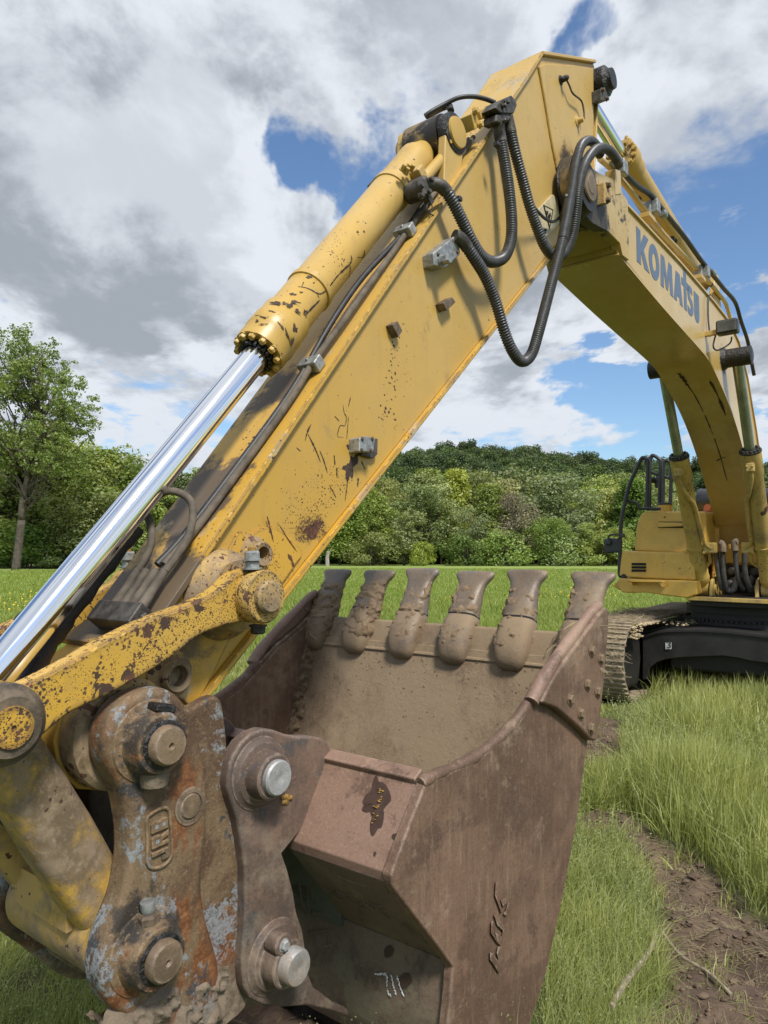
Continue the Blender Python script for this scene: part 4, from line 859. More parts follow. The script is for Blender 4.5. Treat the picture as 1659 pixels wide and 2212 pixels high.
for pts in ([(838, 1600), (845, 1700), (860, 1850), (885, 1980), (910, 2080)], [(915, 1590), (922, 1720), (928, 1860), (945, 1980), (965, 2080)], [(1075, 1580), (1085, 1700), (1095, 1830), (1125, 1960), (1190, 2080)], [(1195, 1620), (1195, 1750), (1205, 1880), (1230, 1990), (1275, 2085)]):
    freehose('hydraulic_hose', [onS('Z5', x, y, 9.75 + .006 * i * i) for i, (x, y) in enumerate(pts)], .032, MAT['greyhose'])
for pts in ([(880, 1490), (905, 1500), (920, 1540), (920, 1600)], [(1110, 1475), (1080, 1480), (1068, 1510), (1075, 1590)]):
    freehose('hose_elbow', [onS('Z5', x, y, 9.72) for x, y in pts], .042, MAT['packed'])
for pts in ([(965, 2060), (1000, 2100), (1045, 2080), (1070, 2000), (1105, 1940)], [(1260, 2060), (1300, 2100), (1350, 2040)], [(1250, 2010), (1285, 1950), (1310, 1930)], [(960, 2040), (1010, 2000), (1030, 2005)]):
    freehose('hydraulic_hose', [onS('Z5', x, y, 10.0) for x, y in pts], .045, MAT['greyhose'])
# rest of the upper structure: deck, engine housing, counterweight, cab
MB().box((11.3, T0, 1.23), (3.4, 1.0, .14)).build('deck_frame', MAT['black'], EX, bevel=.02)
MB().box((12.2, T0, 1.32), (1.8, 2.5, .10)).build('deck_frame', MAT['black'], EX, bevel=.02)
MB().box((12.1, T0 + .55, 1.75), (1.6, 1.7, .9)).build('engine_housing', MAT['body'], EX, bevel=.05, bseg=3)
cw = [(13.0, 1.2), (13.55, 1.25), (13.8, 1.6), (13.8, 2.3), (13.5, 2.55), (13.0, 2.55)]
MB().prism(cw, T0 - 1.4, T0 + 1.4).build('counterweight', MAT['body'], EX, bevel=.05, bseg=3)
cabp = [(9.75, 1.36), (9.62, 1.9), (9.72, 2.7), (10.0, 3.2), (11.25, 3.2), (11.3, 1.36)]
cb_ = MB().prism(cabp, T0 - 1.5, T0 - .62).build('cab', MAT['body'], EX, bevel=.05, bseg=3)
MB().prism([(9.72, 1.98), (9.78, 2.66), (10.02, 3.1), (10.9, 3.1), (10.9, 1.98)], T0 - 1.51, T0 - .61).build('cab_window', MAT['glass'], cb_)
for k in (-1, 1): MB().prism([(9.60, 1.95), (9.70, 2.68), (9.99, 3.14), (10.03, 3.12), (9.75, 2.68), (9.65, 1.95)], T0 - 1.06 + k * .40 - .012 * 0 - .36 * (k < 0) * 0 - .40, T0 - 1.06 + k * .0 + .40).build('windscreen', MAT['glass'], cb_) if k == 1 else None

# handrails and mirrors
def rail(pts, s, r=.019, name='handrail', fr='R3'): return MB().tube(spline([onS(fr, x, y, s) for x, y in pts], 4), r, 10).build(name, MAT['rail'], EX)
rail([(530, 930), (515, 922), (513, 860), (516, 740), (519, 620), (527, 520), (540, 450), (562, 350), (588, 250), (630, 155), (672, 68), (692, 58), (716, 72), (722, 100), (719, 250), (712, 420)], 9.55, .026)
rail([(732, 430), (734, 300), (737, 120), (740, 70), (752, 42), (772, 45), (806, 68), (815, 95), (813, 200), (806, 430)], 10.0, .026)
rail([(832, 400), (836, 250), (840, 110), (850, 82), (868, 80), (888, 98), (894, 125), (892, 250), (884, 440)], 10.4, .026)
rail([(748, 162), (820, 190)], 10.0, .018); rail([(842, 192), (892, 214), (930, 217), (985, 215)], 10.4, .02)
rail([(572, 376), (630, 388), (648, 408), (664, 430), (740, 434), (815, 434)], 9.6, .02)
mr = fplate('R3', [(393, 660), (420, 648), (508, 650), (512, 745), (500, 755), (415, 762), (398, 748)], 9.52, .09, 'wing_mirror', MAT['rail'], EX, .02, 3)
rail([(430, 680), (432, 640), (450, 625), (515, 625)], 9.5, .012, 'mirror_arm')
fplate('R3', [(508, 615), (540, 615), (540, 645), (508, 645)], 9.5, .08, 'mirror_clamp', MAT['fitting'], EX, .006, 1)
c = onS('R3', 430, 682, 9.5); MB().lathe(Vector(c) - Vector((.02, 0, 0)), c[:1] + c[1:] if False else Vector(c) + Vector((1, 0, 0)), [(0, .025), (.015, .04), (.05, .04)], 16).build('mirror_knob', MAT['rail'], mr)
fplate('R3', [(770, 245), (780, 200), (795, 182), (802, 200), (798, 275), (785, 282), (768, 272)], 10.1, .06, 'side_mirror', MAT['rail'], EX, .012, 2)
c = Vector(onS('R3', 757, 220, 10.05)); MB().lathe(c, c + Vector((1, 0, 0)), [(0, .02), (.02, .045), (.06, .045), (.08, .02)], 16).build('work_lamp', MAT['rail'], EX)
c = Vector(onS('R3', 540, 932, 9.5)); MB().lathe(c, c + Vector((1, 0, 0)), [(0, .02), (.02, .035), (.08, .035)], 14).build('rail_foot', MAT['rail'], EX)

# ---- undercarriage
MB().lathe((10.6, T0, .86), (10.6, T0, 2), [(0, .80), (.10, .80), (.102, .72), (.20, .72), (.202, .78), (.30, .78)], 64).build('swing_ring', MAT['black'], EX)
for k in range(36):
    a = math.pi * (.55 + .9 * k / 36); p = (10.6 + .80 * math.cos(a), T0 + .80 * math.sin(a), .955)
    if k % 1 == 0: bolt(p, (0, 0, 1), .022, .03, MAT['black'], EX)
ctop = [onS('Z4', x, y, 9.35) for x, y in ((505, 575), (560, 555), (640, 530), (720, 518), (1000, 512), (1300, 530), (1659, 572), (1900, 600))]
cbot = [onS('Z4', x, y, 9.35) for x, y in ((1900, 830), (1659, 810), (1500, 790), (1400, 765), (1240, 742), (1050, 750), (860, 757), (720, 775), (640, 800), (575, 850), (545, 960), (505, 960))]
PP = ctop + cbot; n = len(PP)
cbm = MB().add([tuple(p) for p in PP] + [(p[0] + 2.3, p[1], p[2]) for p in PP], [tuple(range(n)), tuple(range(2 * n - 1, n - 1, -1))] + [(i, (i + 1) % n, (i + 1) % n + n, i + n) for i in range(n)])
car = cbm.build('carbody', MAT['black'], EX, bevel=.008)
bm = bmesh.new(); bm.from_mesh(car.data); bmesh.ops.recalc_face_normals(bm, faces=bm.faces); bm.to_mesh(car.data); bm.free()
up_ = [onS('Z4', x, y, 9.33) for x, y in ((500, 572), (560, 552), (640, 527), (720, 515), (1000, 509), (1300, 527), (1659, 569), (1900, 597))]
V = []; F = []
for i, p in enumerate(up_): V += [(9.33, p[1], p[2] + .012), (9.33, p[1], p[2] - .014), (9.9, p[1], p[2] + .03), (9.9, p[1], p[2] + .004)]
for i in range(len(up_) - 1):
    a, b = 4 * i, 4 * i + 4; F += [(a, b, b + 2, a + 2), (a + 1, a, b, b + 1)[::-1], (a + 1, a + 3, b + 3, b + 1)]
MB().add(V, F).build('carbody_lip', MAT['black'], car)
MB().add([tuple(onS('Z4', x, y, 9.335)) for x, y in ((716, 620), (772, 620), (774, 681), (716, 681))], [(0, 1, 2, 3)]).build('number_plate', plain('worn_white_plate', (.52, .54, .54), .6, 0, .25, 90), car)
pl_ = onS('Z4', 728, 668, 9.332); ps = onS('Z4', 758, 668, 9.332)
place_text('3', 'digit', MAT['fitting'], car, (9.331, pl_[1], pl_[2]), (0, -1, 0), (0, 0, 1), .055, .075)
MB().box((10.6, T0, .60), (2.2, 1.5, .5)).build('carbody_core', MAT['black'], EX, bevel=.05)

SHW = .70
def shoe_mesh():
    b = MB(); pr = [(-.104, 0), (-.104, .014), (-.085, .014), (-.080, .040), (-.064, .040), (-.058, .014), (-.010, .014), (-.005, .036), (.011, .036), (.016, .014), (.062, .014), (.068, .036), (.084, .036), (.090, .014), (.098, .012), (.098, -.004)]
    n = len(pr); V = [(p[0], -SHW / 2, p[1]) for p in pr] + [(p[0], SHW / 2, p[1]) for p in pr]
    F = [tuple(range(n))[::-1], tuple(range(n, 2 * n))] + [(i, (i + 1) % n, (i + 1) % n + n, i + n) for i in range(n)]
    b.add(V, [f[::-1] for f in F]); me = bpy.data.meshes.new('track_shoe'); me.from_pydata(b.v, [], b.f); me.update(); me.materials.append(MAT['shoe']); return me
shoe = shoe_mesh()
SF, SR, ZC, RR = 8.86, 12.85, .515, .455
for sg in (1, -1):
    tc_ = T0 + sg * 1.295
    trk = MB().prism([(8.75, .22), (9.0, .14), (12.7, .14), (12.95, .3), (12.95, .62), (12.6, .80), (9.3, .80), (8.95, .62)], tc_ - .18, tc_ + .18).build('track_frame', MAT['black'], EX, bevel=.03)
    # guide plate seen inside the front of the track
    MB().prism([(8.62, .80), (8.60, .40), (8.70, .22), (9.15, .22), (9.25, .50), (9.2, .86)], tc_ - sg * .20, tc_ - sg * .27).build('idler_guard', MAT['black'], trk, bevel=.008)
    for sc_, rr in ((SF, RR - .02), (SR, RR - .02)):
        MB().lathe((sc_, tc_ - .16, ZC), (sc_, tc_ + 1, ZC), [(0, .12), (.02, rr - .06), (.05, rr - .05), (.06, rr), (.26, rr), (.27, rr - .05), (.30, rr - .06), (.32, .12)], 40).build('idler_wheel', MAT['black'], trk)
    for q in range(7): MB().lathe((9.4 + q * .5, tc_ - .16, .20), (9.4 + q * .5, tc_ + 1, .20), [(0, .10), (.32, .10)], 20).build('track_roller', MAT['black'], trk)
    per = 2 * (SR - SF) + 2 * math.pi * RR; N = 54; pit = per / N
    for k in range(N):
        q = k * pit; strt = SR - SF
        if q < strt: x, z, ang = SF + q, ZC + RR, 0.0
        elif q < strt + math.pi * RR: a = (q - strt) / RR; x, z, ang = SR + RR * math.sin(a), ZC + RR * math.cos(a), a
        elif q < 2 * strt + math.pi * RR: x, z, ang = SR - (q - strt - math.pi * RR), ZC - RR, math.pi
        else: a = (q - 2 * strt - math.pi * RR) / RR; x, z, ang = SF - RR * math.sin(a), ZC - RR * math.cos(a), math.pi + a
        z += (-.02 * math.sin(math.pi * (x - SF) / (SR - SF)) if ang == 0 else 0)
        o = bpy.data.objects.new('track_shoe', shoe); COL.objects.link(o); o.parent = trk; o.location = (x - S0, tc_ - T0, z); o.rotation_euler = (0, ang, 0)
        o.location.y += random.uniform(-.004, .004); o.rotation_euler.y += random.uniform(-.02, .02)
# ---- idler links (side links of the bucket linkage)
lk = outl('R1', [(1010, 110), (960, 160), (900, 200), (800, 245), (650, 300), (450, 400), (330, 470), (200, 540), (90, 590), (0, 605), (-90, 640), (-130, 720), (-130, 830), (-80, 910), (0, 945), (80, 905), (150, 835), (230, 765), (310, 702), (480, 620), (640, 530), (760, 450), (860, 372), (960, 332), (1050, 312)], T0 - .31)
IP, RP = (1.485, 1.678), (.757, 1.426)
lk += [(1.49, 1.60), (1.545, 1.63), (1.565, 1.68), (1.545, 1.735), (1.49, 1.76), (1.44, 1.755)]
lk = sm2(lk, 3, True)
for sg in (-1, 1):
    o = MB().prism(lk, T0 + sg * .245, T0 + sg * .310).build('idler_link', MAT['link'], EX, bevel=.009, bseg=3)
    MB().lathe((IP[0], T0 + sg * .23, IP[1]), (IP[0], T0 + sg, IP[1]), [(0, .076), (.085, .076), (.100, .081), (.128, .081), (.136, .075), (.136, .055)], 40).build('link_boss', MAT['bossp'], o, angle=50)
    pin = MB().lathe((IP[0], T0 + sg * .34, IP[1]), (IP[0], T0 + sg, IP[1]), [(0, .050), (.042, .050), (.050, .043), (.052, .01)], 36).build('link_pin', MAT['plink'], o)
    MB().lathe((RP[0], T0 + sg * .30, RP[1]), (RP[0], T0 + sg, RP[1]), [(0, .092), (.016, .090), (.020, .080), (.035, .076), (.046, .066), (.048, .01)], 40).build('rod_pin', MAT['grimy'], o)
    MB().lathe((RP[0], T0 + sg * .345, RP[1]), (RP[0], T0 + sg, RP[1]), [(0, .047), (.008, .045), (.009, .006), (.002, .004)], 32).build('pin_face', MAT['link'], o)
    # retaining bolt with double nut through the boss
    b0 = Vector((IP[0] - .02, T0 + sg * .325, IP[1] + .082)); up2 = Vector((-.05, 0, 1)).normalized()
    bolt(b0, up2, .024, .026, MAT['zinc'], o, 'nut', .2); bolt(b0 + up2 * .026, up2, .024, .030, MAT['zinc'], o, 'nut', .5)
    MB().cyl(b0 + up2 * .05, b0 + up2 * .066, .013, 12).build('bolt_end', MAT['yellowgrease'], o)
    bolt((IP[0] + .005, T0 + sg * .325, IP[1] - .086), (0, 0, -1), .022, .028, MAT['grease'], o)

# ---- power link (from rod pin down to the coupler): two rounded arms joined at both ends
LP = (1.12, .795)
pa = Vector((RP[0] + .02, 0, RP[1] - .02)); pb_ = Vector((LP[0], 0, LP[1])); pd = (pb_ - pa).normalized(); pn = Vector((-pd.z, 0, pd.x)); PLn = (pb_ - pa).length
def rbox_loft(secs, nseg=24, pw=4.0):
    """secs: list of (centre, u, v, half_u, half_v): superellipse sections"""
    V = []; F = []
    for c, u, v, hu, hv in secs:
        for k in range(nseg):
            a = 2 * math.pi * k / nseg; ca_, sa_ = math.cos(a), math.sin(a)
            x = math.copysign(abs(ca_) ** (2 / pw), ca_) * hu; y = math.copysign(abs(sa_) ** (2 / pw), sa_) * hv
            V.append(Vector(c) + Vector(u) * x + Vector(v) * y)
    m = len(secs)
    for i in range(m - 1):
        for k in range(nseg): F.append((i * nseg + k, i * nseg + (k + 1) % nseg, (i + 1) * nseg + (k + 1) % nseg, (i + 1) * nseg + k))
    F.append(tuple(range(nseg))[::-1]); F.append(tuple((m - 1) * nseg + k for k in range(nseg)))
    return V, F
b = MB()
for sg, tcx in ((-1, T0 - .150), (1, T0 + .155)):
    secs = []
    for q, hw in ((-.02, .075), (.06, .088), (.20, .094), (.36, .098), (.50, .095), (.60, .088), (.68, .08)):
        c = pa + pd * (q / .68 * PLn) + (pn if pn.x > 0 else -pn) * .012; tt = tcx + (.02 * sg * (q - .3)); secs.append(((c.x, tt, c.z), pn, (0, 1, 0), hw * .84, .068))
    V, F = rbox_loft(secs, 28, 3.4); b.add(V, F)
b.lathe((RP[0], T0 - .235, RP[1]), (RP[0], T0, RP[1]), [(0, .090), (.47, .090)], 36)
b.lathe((LP[0], T0 - .21, LP[1]), (LP[0], T0, LP[1]), [(0, .105), (.42, .105)], 36)
b.box(pa.lerp(pb_, .86) + Vector((0, T0, 0)), (.14, .3, .10))
pl_o = b.build('power_link', MAT['plink'], EX, angle=50)
bm = bmesh.new(); bm.from_mesh(pl_o.data); bmesh.ops.recalc_face_normals(bm, faces=bm.faces); bm.to_mesh(pl_o.data); bm.free()

# ---- quick coupler
cpo = outl('R1', [(455, 870), (458, 790), (495, 705), (560, 640), (640, 603), (720, 600), (785, 640), (835, 725), (868, 820), (893, 950), (904, 1080), (896, 1230), (882, 1370), (882, 1480), (900, 1600), (935, 1720), (955, 1810), (955, 1900), (950, 2000), (930, 2120), (850, 2190), (740, 2170), (600, 2060), (500, 1990), (452, 1920), (438, 1840), (450, 1740), (480, 1640), (528, 1520), (550, 1420), (564, 1300), (556, 1180), (532, 1060), (500, 990), (468, 930)], T0 - .325)
bpl = outl('R1', [(700, 720), (820, 690), (905, 640), (955, 645), (975, 760), (988, 900), (1006, 1050), (1032, 1200), (1050, 1350), (1056, 1500), (1060, 1700), (1078, 1900), (1060, 1980), (1000, 2040), (900, 2110), (800, 2100), (600, 2000), (560, 1800), (620, 1400), (640, 1000)], T0 - .24)
cou = None
for sg in (-1, 1):
    o = MB().prism(sm2(bpl, 2, True), T0 + sg * .19, T0 + sg * .24).build('coupler' if sg == -1 else 'coupler_plate', MAT['coupler'], EX if sg == -1 else cou, bevel=.010, bseg=3)
    if sg == -1: cou = o
    MB().prism(sm2(cpo, 3, True), T0 + sg * .235, T0 + sg * .325).build('coupler_cheek', MAT['coupler'], cou, bevel=.022, bseg=4)
    for (cx, cz), full in (((1.118, 1.322), 1), (LP, 0)):
        MB().lathe((cx, T0 + sg * .315, cz), (cx, T0 + sg, cz), [(0, .112), (.014, .104), (.018, .086), (.060, .078), (.072, .072), (.074, .05)], 44).build('pin_collar', MAT['coupler'], cou)
        MB().lathe((cx, T0 + sg * .372, cz), (cx, T0 + sg, cz), [(0, .062), (.017, .061), (.020, .056), (.021, .04)], 36).build('grease_ring', MAT['grease'], cou)
        MB().lathe((cx, T0 + sg * .36, cz), (cx, T0 + sg, cz), [(0, .050), (.050, .050), (.058, .044), (.060, .009), (.052, .004)], 36).build('coupler_pin', MAT['pin'], cou)
    MB().box((1.135, T0 + sg * .35, 1.322 + .084), (.062, .05, .024), Matrix.Rotation(.25, 3, 'Y')).build('keeper_bolt', MAT['grease'], cou, bevel=.008)
    MB().lathe((1.12, T0 + sg * .345, 1.322 - .070), (1.122, T0 + sg * .345, .5), [(0, .035), (.02, .038), (.04, .034), (.045, .02)], 14).build('keeper_nut', MAT['packed'], cou)
    b0 = Vector((LP[0] - .005, T0 + sg * .345, LP[1] + .066)); bolt(b0, (-.1, 0, 1), .028, .038, MAT['dirtybolt'], cou, 'keeper_nut')
    MB().tube([b0 + Vector((-.003, 0, .04)), b0 + Vector((-.006, 0, .052)), b0 + Vector((-.0075, 0, .066))], .019, 12, rf=lambda q: .017 + .002 * (int(q * 300) % 2)).build('keeper_bolt', MAT['zinc'], cou)
    c = onT('ZC', 1410, 1060, T0 - .33)
    MB().lathe((c[0], T0 + sg * .32, c[2]), (c[0], T0 + sg, c[2]), [(0, .050), (.008, .050), (.010, .036), (.004, .036), (.008, .034), (.012, .030), (.012, .002)], 32).build('plug', MAT['pin'], cou)
# cross members of the coupler
MB().box((1.30, T0, 1.02), (.10, .40, .30)).build('cross_member', MAT['packed'], cou, bevel=.02)
MB().box((1.30, T0, .62), (.22, .40, .12)).build('cross_member', MAT['packed'], cou, bevel=.02)
MB().cyl((1.18, T0 - .05, .78), (1.36, T0 - .05, 1.10), .045, 20).build('lock_cylinder', MAT['black'], cou)
for cz in (1.322, LP[1]): MB().cyl((1.118, T0 - .3, cz), (1.118, T0 + .3, cz), .06, 28).build('cross_pin', MAT['pin'], cou)
# embossed makers' badge reading upwards on the cheek
FR['ZJ'] = (550, 3200, .23613)
tb = T0 - .3255
ba = Vector(onT('ZJ', 225, 960, tb)); bb_ = Vector(onT('ZJ', 205, 250, tb)); bw = Vector(onT('ZJ', 500, 830, tb))
fr_out = outl('ZJ', [(150, 1060), (200, 1130), (300, 1150), (420, 1110), (530, 1010), (580, 880), (570, 600), (545, 380), (530, 200), (470, 130), (360, 150), (230, 230), (150, 330), (160, 700)], tb)
MB().tube([P3(p, tb - .002) for p in sm2(fr_out + fr_out[:1], 4)], .0045, 8).build('badge_rim', MAT['coupler'], cou)
ey_ = (bw - ba); eyl = ey_.length; ex_ = (bb_ - ba); exl = ex_.length; ex_.normalize(); ey_ = (ey_ - ex_ * ey_.dot(ex_)).normalized()
# reads from below upwards: letter baseline on the right-hand edge
o_ = Vector(onT('ZJ', 520, 960, tb))
up_v = Vector((-ex_.z, 0, ex_.x)); up_v = up_v if up_v.dot(ba - o_) > 0 else -up_v
BL = {'J': [(0, .42), (0, .12), (.10, 0), (.62, 0), (.74, .12), (.74, 1), (.44, 1), (.44, .26), (.28, .26), (.28, .42)], 'R': [(0, 0), (.25, 0), (.25, .38), (.36, .38), (.56, 0), (.88, 0), (.68, .42), (.80, .52), (.80, .86), (.66, 1), (0, 1)], 'B': [(0, 0), (.66, 0), (.80, .12), (.80, .40), (.70, .51), (.78, .62), (.78, .88), (.66, 1), (0, 1)]}
HO = {'R': [[(.27, .58), (.50, .58), (.50, .78), (.27, .78)]], 'B': [[(.27, .18), (.50, .18), (.50, .38), (.27, .38)], [(.27, .62), (.50, .62), (.50, .80), (.27, .80)]]}
bwid, bhei = exl * 1.02, (ba - o_).length * .93
for li, ch in enumerate('JRB'):
    def tob(p, ch=ch, li=li): q = o_ + ex_ * ((li * .98 + p[0]) / 2.78 * bwid) + up_v * (p[1] * bhei); return (q.x, q.z)
    lo_ = MB().prism([tob(p) for p in BL[ch]], tb - .007, tb + .002).build('raised_letter', MAT['coupler'], cou, bevel=.003)
    for hq in HO.get(ch, []): MB().prism([tob(p) for p in hq], tb - .0075, tb - .004).build('letter_hole', MAT['holes'], lo_)


# ---- bucket
def DW(s, z=0): return .660 + .115 * (s - 1.85)
path = [(1.858, 1.100), (1.795, 1.00), (1.735, .905), (1.713, .868), (1.72, .835), (1.80, .74), (1.92, .60), (1.995, .505), (1.982, .42), (1.965, .34), (1.97, .22), (2.02, .12), (2.10, .055), (2.19, .03), (2.29, .05), (2.37, .117), (2.50, .275), (2.635, .52), (2.745, .766), (2.845, 1.06), (2.925, 1.36)]
def sheet(pth, th, name, m, par, lo, hi, bev=.004):
    """bent plate along an (s,z) path between the offsets lo(s) and hi(s) from the middle"""
    n = len(pth); inner = strip(pth, th, 0, 0)[n:][::-1]; V = []; F = []
    for fn in (lo, hi):
        for P in (pth, inner):
            for p in P: V.append((p[0], T0 + fn(p[0]), p[1]))
    a, b_, c, d_ = 0, n, 2 * n, 3 * n
    for i in range(n - 1):
        F += [(a + i, a + i + 1, c + i + 1, c + i), (b_ + i + 1, b_ + i, d_ + i, d_ + i + 1)]
        F += [(a + i + 1, a + i, b_ + i, b_ + i + 1), (c + i, c + i + 1, d_ + i + 1, d_ + i)]
    F += [(a, c, d_, b_), (a + n - 1, b_ + n - 1, d_ + n - 1, c + n - 1)]
    o = MB().add(V, F).build(name, m, par, bevel=bev)
    bm = bmesh.new(); bm.from_mesh(o.data); bmesh.ops.recalc_face_normals(bm, faces=bm.faces); bm.to_mesh(o.data); bm.free(); o.data.shade_smooth(); o.data.set_sharp_from_angle(angle=math.radians(40)); return o
nW = lambda s: -DW(s)
bk = sheet(path[7:17], .03, 'bucket', MAT['back'], EX, nW, DW)
for sg in (-1, 1):
    lo, hi = (nW, lambda s: -.235) if sg == -1 else (lambda s: .235, DW)
    sheet(path[:5], .03, 'hood_plate', MAT['hood'], bk, lo, hi)
    sheet(path[4:8], .03, 'hood_underside', MAT['back'], bk, lo, hi)
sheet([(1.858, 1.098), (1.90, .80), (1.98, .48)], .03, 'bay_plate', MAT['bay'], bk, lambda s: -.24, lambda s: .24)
sheet(path[16:], .03, 'floor_plate', MAT['floor'], bk, nW, DW)
# floor seen from inside is dusty; mouth flange
MB().box((1.873, T0, 1.105), (.05, 2 * .655, .035), Matrix.Rotation(-.5, 3, 'Y')).build('mouth_flange', MAT['hood'], bk, bevel=.006)
wall = [(1.846, 1.098), (1.90, 1.108), (2.0, 1.112), (2.155, 1.131), (2.337, 1.190), (2.468, 1.268), (2.60, 1.345), (2.78, 1.42), (2.93, 1.50), (2.965, 1.49), (2.945, 1.36), (2.865, 1.06), (2.765, .76), (2.655, .515), (2.52, .265), (2.385, .10), (2.30, .035), (2.19, .012), (2.09, .038), (2.005, .108), (1.955, .215), (1.948, .34), (1.964, .42), (1.975, .505), (1.90, .60), (1.78, .745), (1.70, .845), (1.694, .875), (1.722, .92), (1.785, 1.012)]
for sg in (-1, 1):
    wo = MB().prism(wall, lambda a, c, sg=sg: T0 + sg * (DW(a) - .002), lambda a, c, sg=sg: T0 + sg * (DW(a) + .034)).build('side_plate', MAT['rustside'], bk, bevel=.007, bseg=3)
    MB().tube([(a, T0 + sg * (DW(a) + .016), c) for a, c in sm2(wall[:6], 4)], .0195, 10, rf=lambda q: .0195 + .0018 * math.sin(q * 31) + .0012 * math.sin(q * 77)).build('wall_rim', MAT['rustside'], wo)
    # inner face takes dust like the floor
    inn = [(1.90, 1.085), (2.155, 1.105), (2.337, 1.16), (2.468, 1.24), (2.60, 1.32), (2.90, 1.45), (2.915, 1.36), (2.835, 1.06), (2.735, .77), (2.49, .29), (2.36, .13), (2.2, .05), (2.02, .15), (2.0, .34), (2.02, .5), (1.84, .76), (1.76, .87)]
    MB().prism(inn, lambda a, c, sg=sg: T0 + sg * (DW(a) - .006), lambda a, c, sg=sg: T0 + sg * (DW(a) + .001)).build('wall_liner', MAT['rust'], bk)
    # bolt-on side cutter
    cu_ = [(2.452, 1.262), (2.52, 1.325), (2.64, 1.405), (2.78, 1.485), (2.90, 1.555), (2.965, 1.585), (2.995, 1.57), (2.99, 1.50), (2.955, 1.33), (2.90, 1.12), (2.865, 1.045), (2.82, 1.06), (2.72, 1.13), (2.56, 1.225)]
    co_ = MB().prism(cu_, lambda a, c, sg=sg: T0 + sg * (DW(a) + .030), lambda a, c, sg=sg: T0 + sg * (DW(a) + .068)).build('side_cutter', MAT['rustside'] if sg == -1 else MAT['hood'], bk, bevel=.012, bseg=3)
    rim = [(2.445, 1.262), (2.52, 1.330), (2.64, 1.412), (2.78, 1.492), (2.90, 1.562), (2.972, 1.588)]
    MB().tube([(a, T0 + sg * (DW(a) + .032), c) for a, c in sm2(rim, 4)], .026, 12, rf=lambda q: .027 - .006 * min(1, q / .6) + .002 * math.sin(q * 23)).build('cutter_edge', MAT['hood'], co_)
    for a, c in ((2.66, 1.245), (2.74, 1.185), (2.82, 1.115), (2.80, 1.29), (2.88, 1.24), (2.91, 1.38), (2.84, 1.42)):
        bolt((a + random.uniform(-.008, .008), T0 + sg * (DW(a) + .066), c + random.uniform(-.008, .008)), (0, sg, 0), .019, .016, MAT['tooth'], co_)
# thick lip between floor and teeth
lipp = [(2.895, 1.315), (2.925, 1.305), (2.985, 1.455), (2.975, 1.468), (2.945, 1.465), (2.915, 1.40)]
MB().prism(lipp, T0 - .80, T0 + .80).build('cutting_lip', MAT['tooth'], bk, bevel=.012, bseg=3)
for sg, dz in ((0, 0),):
    MB().tube([(2.885, T0 - .81, 1.325), (2.886, T0 - .3, 1.323), (2.885, T0 + .3, 1.326), (2.885, T0 + .81, 1.325)], .010, 8).build('weld_bead', MAT['floor'], bk)
tv = Vector((.39, 0, .92)).normalized(); tn = Vector((-tv.z, 0, tv.x)); TQ = Vector((2.905, 0, 1.315))
TP = [T0 + (-2.5 + i) * .297 for i in range(6)]
for i, tt in enumerate(TP):
    wob = random.uniform(-.006, .006); tl = random.uniform(-.06, .06); ln_ = random.uniform(.965, 1.03); bd = random.uniform(-.03, .05)
    def sec(q, off, hw, hh): q2 = q if q < .2 else .2 + (q - .2) * ln_; c = TQ + tv * q2 + tn * (off + bd * max(0, q - .2)); return ((c.x, tt + wob + tl * max(0, q - .2), c.z), (0, 1, 0), tn, hw, hh)
    V, F = rbox_loft([sec(-.035, .022, .035, .016), sec(-.025, .026, .055, .030), sec(.0, .030, .070, .048), (sec(.05, .030, .080, .062)), sec(.11, .024, .083, .068), sec(.165, .016, .081, .064), sec(.20, .010, .078, .058), sec(.212, .010, .066, .05)], 26, 3.0)
    ad = MB().add(V, F).build('tooth_adapter', MAT['tooth'], bk, angle=60)
    sp = random.uniform(.90, 1.06)
    V, F = rbox_loft([sec(.199, .010, .0775, .0575), sec(.2105, .010, .0765, .0565)], 26, 3.0); MB().add(V, F[:-2]).build('seam', MAT['holeshade'], bk)
    V, F = rbox_loft([sec(.200, .010, .062, .046), sec(.204, .010, .077, .057), sec(.25, .008, .075, .052), sec(.30, .004, .071, .044), sec(.335, .001, .069, .038), sec(.365, -.001, .072, .033), sec(.388, -.003, .083 * sp, .030), sec(.405, -.004, .097 * sp, .028), sec(.420, -.005, .108 * sp, .026), sec(.433, -.005, .111 * sp, .023), sec(.442, -.005, .108 * sp, .018), sec(.448, -.005, .100 * sp, .010), sec(.450, -.005, .090 * sp, .004)], 30, 2.6)
    tp2 = MB().add(V, F).build('tooth', MAT['tip'], bk, angle=60)
    for o in (ad, tp2):
        bm = bmesh.new(); bm.from_mesh(o.data); bmesh.ops.recalc_face_normals(bm, faces=bm.faces); bm.to_mesh(o.data); bm.free()
# dried mud caked on teeth, lip and cutters
def clump(b, c, r, flat=(1, 1, 1), n=2, seed=0):
    rr = random.Random(seed); me = bmesh.new(); bmesh.ops.create_icosphere(me, subdivisions=n, radius=1.0)
    ph = [rr.uniform(0, 6.28) for _ in range(9)]
    V = []
    for v in me.verts:
        x, y, z = v.co; k = 1 + .20 * math.sin(4 * x + ph[0]) * math.sin(3.5 * y + ph[1]) + .17 * math.sin(6 * z + ph[2] + 3 * x) + .12 * math.sin(11 * y + ph[3] + 5 * z) + .10 * rr.uniform(-1, 1)
        V.append((c[0] + x * r * k * flat[0], c[1] + y * r * k * flat[1], c[2] + z * r * k * flat[2]))
    F = [tuple(v.index for v in f.verts) for f in me.faces]; me.free(); b.add(V, F)
def fbm(p, seed):
    from mathutils import noise as mn
    q = Vector(p) + Vector((seed * 3.1, seed * 1.7, seed * .9)); return mn.fractal(q, .9, 2.1, 6)
